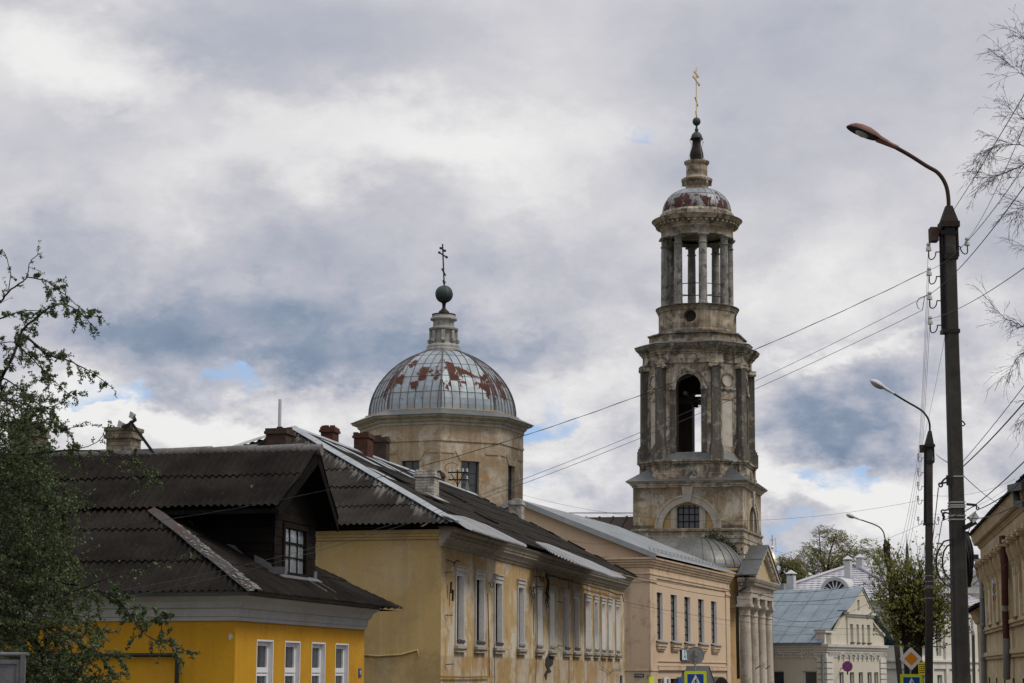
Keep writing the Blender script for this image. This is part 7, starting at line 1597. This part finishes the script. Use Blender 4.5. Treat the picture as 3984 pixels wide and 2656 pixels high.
def signs():
    Y = 81.0; p = at(2705.5, 2652, Y); m = Y / FPX; o = Vector((p.x, p.y, gz(Y))); T = thing('road_sign', 'pedestrian crossing sign with a bare round disc above, before the pink building', 'road sign', o, 0); q = lambda px, py: at(px, py, Y) - o
    b = MB(); top = q(2705, 2528).z; b.tube([(0, .06, -.2), (0, .06, top)], .035, 10); b.build('post', M['sign_back'], T)
    w = 85 * m; c = q(2705.5, 2610); crossing_panel(T, (c.x, 0, c.z - w / 2), w)
    c = q(2706.5, 2549.5); d = MB(); d.tube([(c.x, .10, c.z), (c.x, .115, c.z)], .35, 36); d.tube([(c.x + .352 * math.cos(2 * PI * k / 36), .10, c.z + .352 * math.sin(2 * PI * k / 36)) for k in range(37)], .012, 5); disc = d.build('round_sign', M['sign_back'], T)
    d = MB(); d.box(c.x - .05, c.x + .05, .02, .10, c.z + .15, c.z + .21); d.box(c.x - .05, c.x + .05, .02, .10, c.z - .21, c.z - .15); d.box(c.x - .02, c.x + .1, .01, .03, c.z - .02, c.z + .22); d.build('clamp', M['sign_back'], disc)
    Y = 84.0; p = at(3545, 2652, Y); m = Y / FPX; o = Vector((p.x, p.y, gz(Y))); T = thing('road_sign', 'orange priority-road diamond above a pedestrian crossing sign, before the pollarded tree', 'road sign', o, 0); q = lambda px, py: at(px, py, Y) - o
    b = MB(); b.tube([(0, .05, -.2), (0, .05, q(3545, 2600).z + .3)], .035, 10); b.build('post', M['sign_back'], T)
    w = 86 * m; c = q(3545.5, 2622); crossing_panel(T, (c.x, 0, c.z - w / 2), w)
    c = q(3545, 2562); s = 44.5 * m
    def dia(r_, y0, y1, mat, nm, par):
        d = MB(); k = .10; pts = []
        for a in range(4): t = PI / 2 * a; e = Vector((math.cos(t), math.sin(t))); f = Vector((-math.sin(t), math.cos(t))); pts += [e * (r_ * (1 - k * .5)) - f * (r_ * k * .5), e * r_ * .985, e * (r_ * (1 - k * .5)) + f * (r_ * k * .5)]
        d.extr([(c.x + v.x, y0, c.z + v.y) for v in pts], (0, y1 - y0, 0)); return d.build(nm, mat, par)
    dd = dia(s, 0, .02, M['sign_white'], 'diamond_sign', T); dia(s * .60, -.004, -.001, M['sign_orange'], 'orange_field', dd)
    # no-stopping disc on a wall bracket of the cream house
    c = WH.w(.9, *WH.front(3297, 2592, .9)); o = WH.w(0, *WH.front(3276, 2592)); T = thing('no_stopping_sign', 'round blue and red no-stopping sign on a bracket at the cream house corner', 'road sign', (c.x, c.y, 0)); r_ = .34; z = c.z
    def disc(r0, y0, y1, mat, nm, par): d = MB(); d.tube([(0, y0, z), (0, y1, z)], r0, 32); return d.build(nm, M[mat], par)
    bk = disc(r_, 0, .02, 'sign_red', 'red_disc', T); disc(r_ * .80, -.003, -.001, 'sign_blue', 'blue_disc', bk)
    for sg in (-1, 1):
        d = MB(); e = Vector((math.cos(PI / 4), 0, sg * math.sin(PI / 4))); f = Vector((-e.z, 0, e.x)); d.obox((0, -.006 - .002 * sg, z), e * r_ * .82, f * r_ * .10, (0, .001, 0)); d.build('red_bar', M['sign_red'], bk)
    d = MB(); d.beam((0, .03, z - .08), (o.x - c.x - .1, o.y - c.y, z - .12), .05); d.box(-.04, .04, 0, .06, z - .52, z - .3); d.build('bracket', M['black_iron'], T)
    # yellow notice pinned on the pollarded tree's trunk
    p = at(3590, 2600, 90.5); T = thing('yellow_notice', 'small yellow notice with black writing on the pollarded tree trunk', 'notice', (p.x, p.y, 0)); d = MB(); d.box(-.2, .2, 0, .02, p.z - .28, p.z + .28); bd = d.build('card', M['sign_yellow'], T); d = MB()
    rn = random.Random(2)
    for k in range(5):
        x = -.16
        while x < .12: w_ = rn.uniform(.03, .09); d.box(x, x + w_, -.004, -.001, p.z + .16 - k * .09, p.z + .2 - k * .09); x += w_ + .03
    d.build('writing', M['sign_black'], bd)
    # notice board bottom left, seen from behind
    Y = 17.0; c = at(60, 2540, Y); o = Vector((c.x, c.y, gz(Y))); T = thing('notice_board', 'grey metal framed board standing under the apple tree', 'board', o); q = lambda px, py: at(px, py, Y) - o; m = Y / FPX
    f = MB(); z = q(60, 2543).z; x1 = q(103, 2543).x; x0 = x1 - 1.15; f.tube([(x0 - .1, 0, z), (x1 + .005, 0, z - .006)], .019, 10); f.tube([(x1 + .0, 0, z - .006), (x1 + .03, 0, z - .012)], [.017, .003], 8); f.box(x1 - .045, x1 - .005, -.02, .02, -.15, z - .01); f.box(x0, x0 + .04, -.02, .02, -.15, z - .01); f.build('frame', M['galv'], T)
    x2 = q(80, 2570).x; zt = q(80, 2566).z; f = MB(); f.box(x0 + .05, x2, -.012, .012, zt - .035, zt); f.box(x2 - .03, x2, -.013, .013, zt - .75, zt - .001); f.box(x0 + .05, x2 - .03, -.012, .012, zt - .75, zt - .72); pb = f.build('panel_frame', M['galv'], T); f = MB(); f.box(x0 + .05, x2 - .02, .0, .006, zt - .74, zt - .02); f.build('panel', M['galv'], pb); f = MB(); f.box(x2 + .005, x1 - .05, -.004, .004, zt - .7, zt - .05); f.build('hinge_strip', M['rust_iron'], T)
signs()
# ------------------------------------------------------------------ trees
def rvec(rn): return Vector((rn.gauss(0, 1), rn.gauss(0, 1), rn.gauss(0, 1))).normalized()
def leaf_quad(mb, p, d, L, w, rn):
    s = d.cross(rvec(rn))
    if s.length < 1e-4: return
    s = s.normalized() * w; m_ = p + d * (L * .45); n = s.cross(d).normalized() * (L * .08)
    k = len(mb.v); mb.v += [tuple(p), tuple(m_ + s + n), tuple(p + d * L), tuple(m_ - s + n)]; mb.f += [(k, k + 1, k + 2), (k, k + 2, k + 3)]; mb.sm += [False, False]
def twig_path(rn, p, d, L, n, droop, wob):
    pts = [p]; d = d.normalized()
    for i in range(n): d = (d + rvec(rn) * wob + Vector((0, 0, -droop))).normalized(); p = p + d * (L / n); pts.append(p)
    return pts
def apple_tree():
    rn = random.Random(11); Y0 = 20.0; tx = at(-330, 2300, Y0); T = thing('apple_tree', 'apple tree with fresh green leaves leaning in from the left edge', 'tree', (tx.x, tx.y, 0)); O = Vector((tx.x, tx.y, 0))
    wood, lv = MB(), MB(); m = Y0 / FPX
    root = [Vector((0, 0, gz(Y0) - .2)), Vector((.05, 0, -.6)), Vector((-.02, .05, .4)), Vector((.1, 0, 1.6)), Vector((.05, 0, 2.6))]
    wood.tube(root, [.17, .14, .13, .11, .08], 10)
    limbs = [  # (photo points, offset in depth, thickness, leafiness, spacing)
        ([(-200, 1780), (-60, 1620), (11, 1462), (46, 1394), (75, 1313), (92, 1279), (132, 1244), (189, 1198), (247, 1184), (310, 1215), (367, 1273)], 0, .030, 1.0),
        ([(-250, 1330), (0, 1240), (75, 1213), (166, 1207)], .5, .018, .8), ([(-200, 1400), (-20, 1200), (34, 1135), (86, 1095), (103, 1078), (120, 1015), (155, 988)], -.4, .018, .5),
        ([(34, 1135), (40, 1060), (22, 990), (8, 974)], -.4, .008, .5), ([(103, 1078), (172, 1090), (232, 1130), (280, 1170), (345, 1222), (388, 1232)], -.35, .010, .9),
        ([(92, 1300), (184, 1376), (270, 1405), (345, 1442), (425, 1500)], .1, .018, .85), ([(-120, 1500), (0, 1470), (100, 1530), (180, 1600), (230, 1668), (292, 1660)], .4, .014, 1.1),
        ([(60, 1330), (150, 1420), (230, 1500), (280, 1540)], -.2, .012, 1.1), ([(-120, 1360), (40, 1330), (120, 1370), (170, 1440)], .6, .01, .8),
        ([(-200, 1740), (0, 1770), (120, 1765), (270, 1752), (430, 1760), (520, 1795), (585, 1825)], .3, .022, .75), ([(270, 1752), (360, 1730), (400, 1690), (420, 1655)], .3, .008, .6), ([(300, 1755), (330, 1830), (320, 1930), (345, 1985)], .3, .008, .6), ([(400, 1770), (480, 1830), (540, 1890), (520, 1940)], .2, .007, .55),
        ([(-150, 1640), (20, 1640), (110, 1650), (200, 1640), (270, 1690)], -.3, .013, 1.3), ([(-150, 1880), (0, 1900), (110, 1940), (230, 1985), (290, 2020)], -.5, .02, 1.2), ([(-150, 2000), (20, 2030), (120, 2110), (200, 2200), (260, 2270)], .5, .02, 1.4),
        ([(-220, 2120), (0, 2250), (40, 2350), (115, 2450), (155, 2530), (190, 2700)], -.6, .050, 1.0), ([(40, 2340), (170, 2347), (260, 2310), (420, 2247), (560, 2212), (690, 2178)], -.5, .014, .55),
        ([(60, 2200), (160, 2240), (260, 2270), (370, 2290), (450, 2330), (515, 2400), (570, 2470), (640, 2500), (738, 2537)], -.3, .014, 1.0), ([(370, 2290), (470, 2360), (560, 2420), (620, 2400), (630, 2450)], -.2, .008, 1.1),
        ([(115, 2450), (220, 2440), (300, 2500), (380, 2535), (460, 2560)], -.7, .014, 1.3), ([(155, 2530), (220, 2590), (300, 2625), (360, 2660), (450, 2625)], -.4, .014, 1.3), ([(-120, 2300), (60, 2260), (150, 2300), (260, 2380), (340, 2430), (410, 2460)], .2, .018, 1.4),
        ([(-150, 2450), (0, 2440), (70, 2500), (130, 2600), (150, 2700)], .3, .018, 1.2), ([(230, 2490), (280, 2570), (300, 2640), (330, 2720)], -.6, .010, 1.5), ([(180, 2000), (250, 2060), (230, 2130), (280, 2190)], .2, .008, .9), ([(-100, 2120), (60, 2140), (140, 2200), (170, 2290)], -.5, .012, 1.5), ([(-100, 1960), (40, 1980), (90, 2060), (70, 2150)], .3, .012, 1.5), ([(-60, 1560), (60, 1560), (150, 1590), (230, 1570)], -.6, .01, 1.2), ([(-100, 1800), (40, 1830), (160, 1850), (250, 1900)], -.1, .012, 1.1),
    ]
    def cluster(p, d, big=1.0):
        big *= .82 if p.z > 2.3 else 1.0
        for _ in range(rn.choice((3, 4, 5, 5))):
            dd = (d * .5 + rvec(rn) + Vector((0, 0, .25))).normalized(); leaf_quad(lv, p + rvec(rn) * .012, dd, rn.uniform(.018, .040) * big, rn.uniform(.007, .0125) * big, rn)
    def sprig(p, d, L, depth, lf):
        pts = twig_path(rn, p, d, L, 6, rn.uniform(.02, .16), .22); r0 = .0022 + .006 * L; wood.tube(pts, [r0 * (1 - .7 * i / 6) for i in range(7)], 4, False)
        for i in range(1, 7):
            if rn.random() < .80 * min(1, lf + .15): cluster(pts[i], (pts[i] - pts[i - 1]).normalized(), 1.0)
            if rn.random() < .35 * lf: cluster(pts[i - 1].lerp(pts[i], rn.random()), (pts[i] - pts[i - 1]).normalized(), .9)
            if depth and rn.random() < .38: sprig(pts[i], (pts[i] - pts[i - 1]).normalized() + rvec(rn) * .8, L * rn.uniform(.3, .6), depth - 1, lf)
    for pts, dy, r0, lf in limbs:
        P = [at(a, b, Y0 + dy + (.15 * math.sin(i * 1.7))) - O for i, (a, b) in enumerate(pts)]; Q = []
        for i in range(len(P) - 1):
            p0, p1, p2, p3 = P[max(0, i - 1)], P[i], P[i + 1], P[min(len(P) - 1, i + 2)]
            for j in range(5): t = j / 5; Q.append(.5 * ((2 * p1) + (p2 - p0) * t + (2 * p0 - 5 * p1 + 4 * p2 - p3) * t * t + (3 * p1 - p0 - 3 * p2 + p3) * t ** 3) + rvec(rn) * .006)
        Q.append(P[-1]); n = len(Q)
        if pts[0][0] < -90:
            st = min(root, key=lambda r_: (r_ - Q[0]).length); Q = [st] + Q; n += 1
        rk = .72 if pts[0][1] < 1800 else 1.0; wood.tube(Q, [max(.004, rk * r0 * (1 - .85 * i / n)) for i in range(n)], 7)
        acc = 0
        for i in range(2, n):
            seg = (Q[i] - Q[i - 1]); acc += seg.length
            while acc > .072 / lf:
                acc -= .072 / lf; p = Q[i - 1].lerp(Q[i], rn.random()); d = (seg.normalized() * .55 + rvec(rn) * .9 + Vector((0, 0, .1))).normalized()
                sprig(p, d, rn.uniform(.06, .22) * (1 if r0 > .009 else .7) * (1.35 if pts[0][1] > 1850 else 1), 1 if lf > .7 else 0, min(1, lf))
        sprig(Q[-1], (Q[-1] - Q[-2]).normalized(), .16, 0, lf)
    # inner crown towards the trunk, thick with foliage
    for _ in range(620):
        py = 2680 - 1150 * rn.random() ** 1.5; px = rn.uniform(-160, 40 + 140 * rn.random() * (1 + 1.6 * max(0, (py - 1750) / 900))); p = at(px, py, Y0 + rn.uniform(-.9, .9)) - O; sprig(p, Vector((1, rn.gauss(0, .5), rn.gauss(0, .6))), rn.uniform(.2, .5), 1, 1)
    print('apple leaves', len(lv.f) // 2)
    wood.build('trunk', M['bark'], T, False); lv.build('crown', M['apple_leaf'], T, False)
apple_tree()
def birch():
    rn = random.Random(21); Y0 = 35.0; tx = at(4330, 2300, Y0); T = thing('bare_birch', 'nearly bare birch whose fine twigs hang in from the right edge', 'tree', (tx.x, tx.y, 0)); O = Vector((tx.x, tx.y, 0)); wood, tw, bd = MB(), MB(), MB()
    top = at(4250, -500, Y0) - O; wood.tube([Vector((0, 0, gz(Y0) - .2)), Vector((.1, 0, 2)), Vector((-.05, .1, 6)), Vector((.1, 0, 9.5)), top], [.2, .17, .14, .10, .03], 10)
    def fine(p, d, L, depth):
        n = 6; pts = twig_path(rn, p, d, L, n, .05, .13); tw.tube(pts, [max(.0020, (.0020 + .0036 * L) * (1 - .7 * i / n)) for i in range(n + 1)], 3, False)
        for i in range(1, n + 1):
            if rn.random() < .45: leaf_quad(bd, pts[i], (pts[i] - pts[i - 1]).normalized() + rvec(rn) * .5, rn.uniform(.012, .028), .005, rn)
            if depth and rn.random() < .46: fine(pts[i], (pts[i] - pts[i - 1]).normalized() + rvec(rn) * .62, L * rn.uniform(.35, .62), depth - 1)
    br = [([(4300, 900), (4130, 700), (3984, 640), (3905, 672), (3850, 690)], .028, 1.0), ([(4290, 800), (4110, 560), (3990, 470), (3930, 425)], .026, .8), ([(4280, 700), (4100, 420), (3990, 300), (3925, 245)], .024, .9), ([(4290, 980), (4120, 850), (4000, 800), (3950, 830)], .024, .9), ([(4280, 560), (4120, 300), (4010, 170), (3960, 130)], .02, .8), ([(4300, 900), (4110, 640), (3975, 560), (3890, 560), (3835, 590)], .02, .9),
          ([(4300, 1500), (4130, 1330), (3984, 1272), (3915, 1240), (3870, 1200)], .022, .8), ([(4300, 1550), (4120, 1400), (4000, 1360), (3950, 1400), (3925, 1450)], .02, .8), ([(4300, 1700), (4120, 1560), (4030, 1560), (3985, 1640)], .018, .4), ([(4290, 1240), (4090, 1040), (3990, 960)], .015, .5)]
    for pts, r0, dens in br:
        P = [at(a, b, Y0 + .5 * math.sin(i + a)) - O for i, (a, b) in enumerate(pts)]; Q = []
        for i in range(len(P) - 1):
            for j in range(6): Q.append(P[i].lerp(P[i + 1], j / 6) + rvec(rn) * .02)
        Q.append(P[-1]); n = len(Q); tw.tube(Q, [max(.004, r0 * .7 * (1 - .9 * i / n)) for i in range(n)], 5)
        for i in range(5, n):
            for _ in range(2 if rn.random() < dens else 1): fine(Q[i], (Q[i] - Q[i - 1]).normalized() + rvec(rn) * .6, rn.uniform(.2, .62) * (1 if pts[0][1] < 1000 else .7), 2 if pts[0][1] < 1000 or rn.random() < .4 else 1)
        for _ in range(2): fine(Q[-1], (Q[-1] - Q[-2]).normalized() + rvec(rn) * .3, .5, 1)
    wood.build('trunk', M['bark'], T, False); tw.build('branches', M['twig'], T, False); bd.build('buds', M['twig'], T, False)
birch()
def linden():
    rn = random.Random(31); Y0 = 91.0; b = at(3556, 2650, Y0); T = thing('pollarded_tree', 'pollarded tree with upright shoots and small yellow-green leaves behind the priority sign', 'tree', (b.x, b.y, 0)); O = Vector((b.x, b.y, 0)); wood, tw, lv = MB(), MB(), MB(); m = Y0 / FPX
    q = lambda px, py, dy=0: at(px, py, Y0 + dy) - O
    wood.tube([Vector((0, 0, gz(Y0) - .3)), q(3556, 2650), q(3552, 2560), q(3548, 2470), q(3553, 2400), q(3556, 2330)], [.55, .44, .42, .50, .45, .34], 10); wood.tube([q(3548, 2470), q(3520, 2400), q(3512, 2350)], [.3, .24, .2], 8); wood.tube([q(3556, 2440), q(3600, 2390), q(3622, 2360)], [.26, .2, .15], 8)
    for k in range(470):
        t = rn.random(); a = rn.uniform(0, 2 * PI); hgt = rn.uniform(0, 1); st = q(rn.uniform(3512, 3610), rn.uniform(2340, 2520), rn.uniform(-.4, .4)); side = math.cos(a); L = rn.uniform(.9, 2.5) if hgt < .6 else rn.uniform(1.8, 3.3)
        d = Vector((side * rn.uniform(.25, .95), math.sin(a) * rn.uniform(.25, .9), rn.uniform(.5, 1.6) if hgt > .35 else rn.uniform(-.1, .6))); pts = twig_path(rn, st, d, L, 8, -.03, .12); tw.tube(pts, [.026 * (1 - .8 * i / 8) for i in range(9)], 4, False)
        for i in range(2, 9):
            for _ in range(2): 
                if rn.random() < .5: s = twig_path(rn, pts[i], (pts[i] - pts[i - 1]).normalized() + rvec(rn) * .6, rn.uniform(.2, .5), 3, .0, .2); tw.tube(s, [.009, .007, .005, .004], 3, False)
                else: s = [pts[i]]
                rad = (Vector((s[-1].x, s[-1].y, 0)).length)
                if rn.random() < .15 + .36 * min(1, rad / 1.6) + (.22 if i > 5 else 0):
                    for _ in range(rn.choice((2, 3, 4))): leaf_quad(lv, s[-1] + rvec(rn) * .09, rvec(rn) + Vector((0, 0, -.4)), rn.uniform(.08, .16), rn.uniform(.035, .065), rn)
    wood.build('trunk', M['bark'], T, False); tw.build('shoots', M['bark'], T, False); lv.build('crown', M['linden_leaf'], T, False)
linden()
def willow(label, px, base, blobs, Y0, seed, dens):
    rn = random.Random(seed); b = at(px, base, Y0); T = thing('willow_tree', label, 'tree', (b.x, b.y, 0), 0, 'willows beyond the tile-roofed building'); O = Vector((b.x, b.y, 0)); wood, lv = MB(), MB(); m = Y0 / FPX; q = lambda x, y, dy=0: at(x, y, Y0 + dy) - O
    fork = q(px, base - 30); wood.tube([Vector((0, 0, gz(Y0) - .3)), fork * .6, fork], [.5, .4, .3], 8)
    for cx, cy, rx, ry, n in blobs:
        tip = q(cx, cy - ry * .7); mid = fork.lerp(tip, .5) + rvec(rn) * .5; wood.tube([fork, mid, tip], [.2, .1, .03], 6)
        for _ in range(int(n * dens)):
            v = rvec(rn) * rn.random() ** .4; p = q(cx + v.x * rx, cy + v.z * ry, v.y * rx * m); wind = Vector((.75, rn.gauss(0, .3), rn.uniform(-.35, .75))); pts = twig_path(rn, p, wind, rn.uniform(.6, 1.5), 4, .16, .22); wood.tube(pts, [.011, .009, .007, .005, .004], 3, False)
            for i in range(1, 5):
                for _ in range(4): leaf_quad(lv, pts[i] + rvec(rn) * .13, Vector((.5, rn.gauss(0, .4), -.35)) + rvec(rn) * .45, rn.uniform(.18, .42), rn.uniform(.025, .055), rn)
    wood.build('trunk', M['bark'], T, False); lv.build('crown', M['willow_leaf'], T, False)
willow('large willow with windblown feathery crown right behind the tile roof ridge', 3215, 2290, [(3210, 2190, 95, 70, 330), (3140, 2150, 60, 60, 110), (3185, 2085, 45, 38, 70), (3255, 2100, 40, 48, 85), (3110, 2225, 60, 60, 150), (3335, 2135, 55, 45, 80), (3280, 2170, 60, 50, 120), (3390, 2185, 45, 35, 50)], 205, 41, .62)
willow('smaller dark willow beside the portico roof, left of the big one', 3050, 2290, [(3045, 2235, 40, 60, 190), (3075, 2195, 30, 40, 70), (3030, 2180, 20, 30, 40), (3085, 2250, 30, 40, 80)], 185, 42, .7)
willow('sparse young willow behind the farthest lamp post', 3420, 2240, [(3405, 2160, 30, 35, 40), (3440, 2190, 30, 30, 40)], 215, 43, 1.0)
print('objects', len(bpy.data.objects))
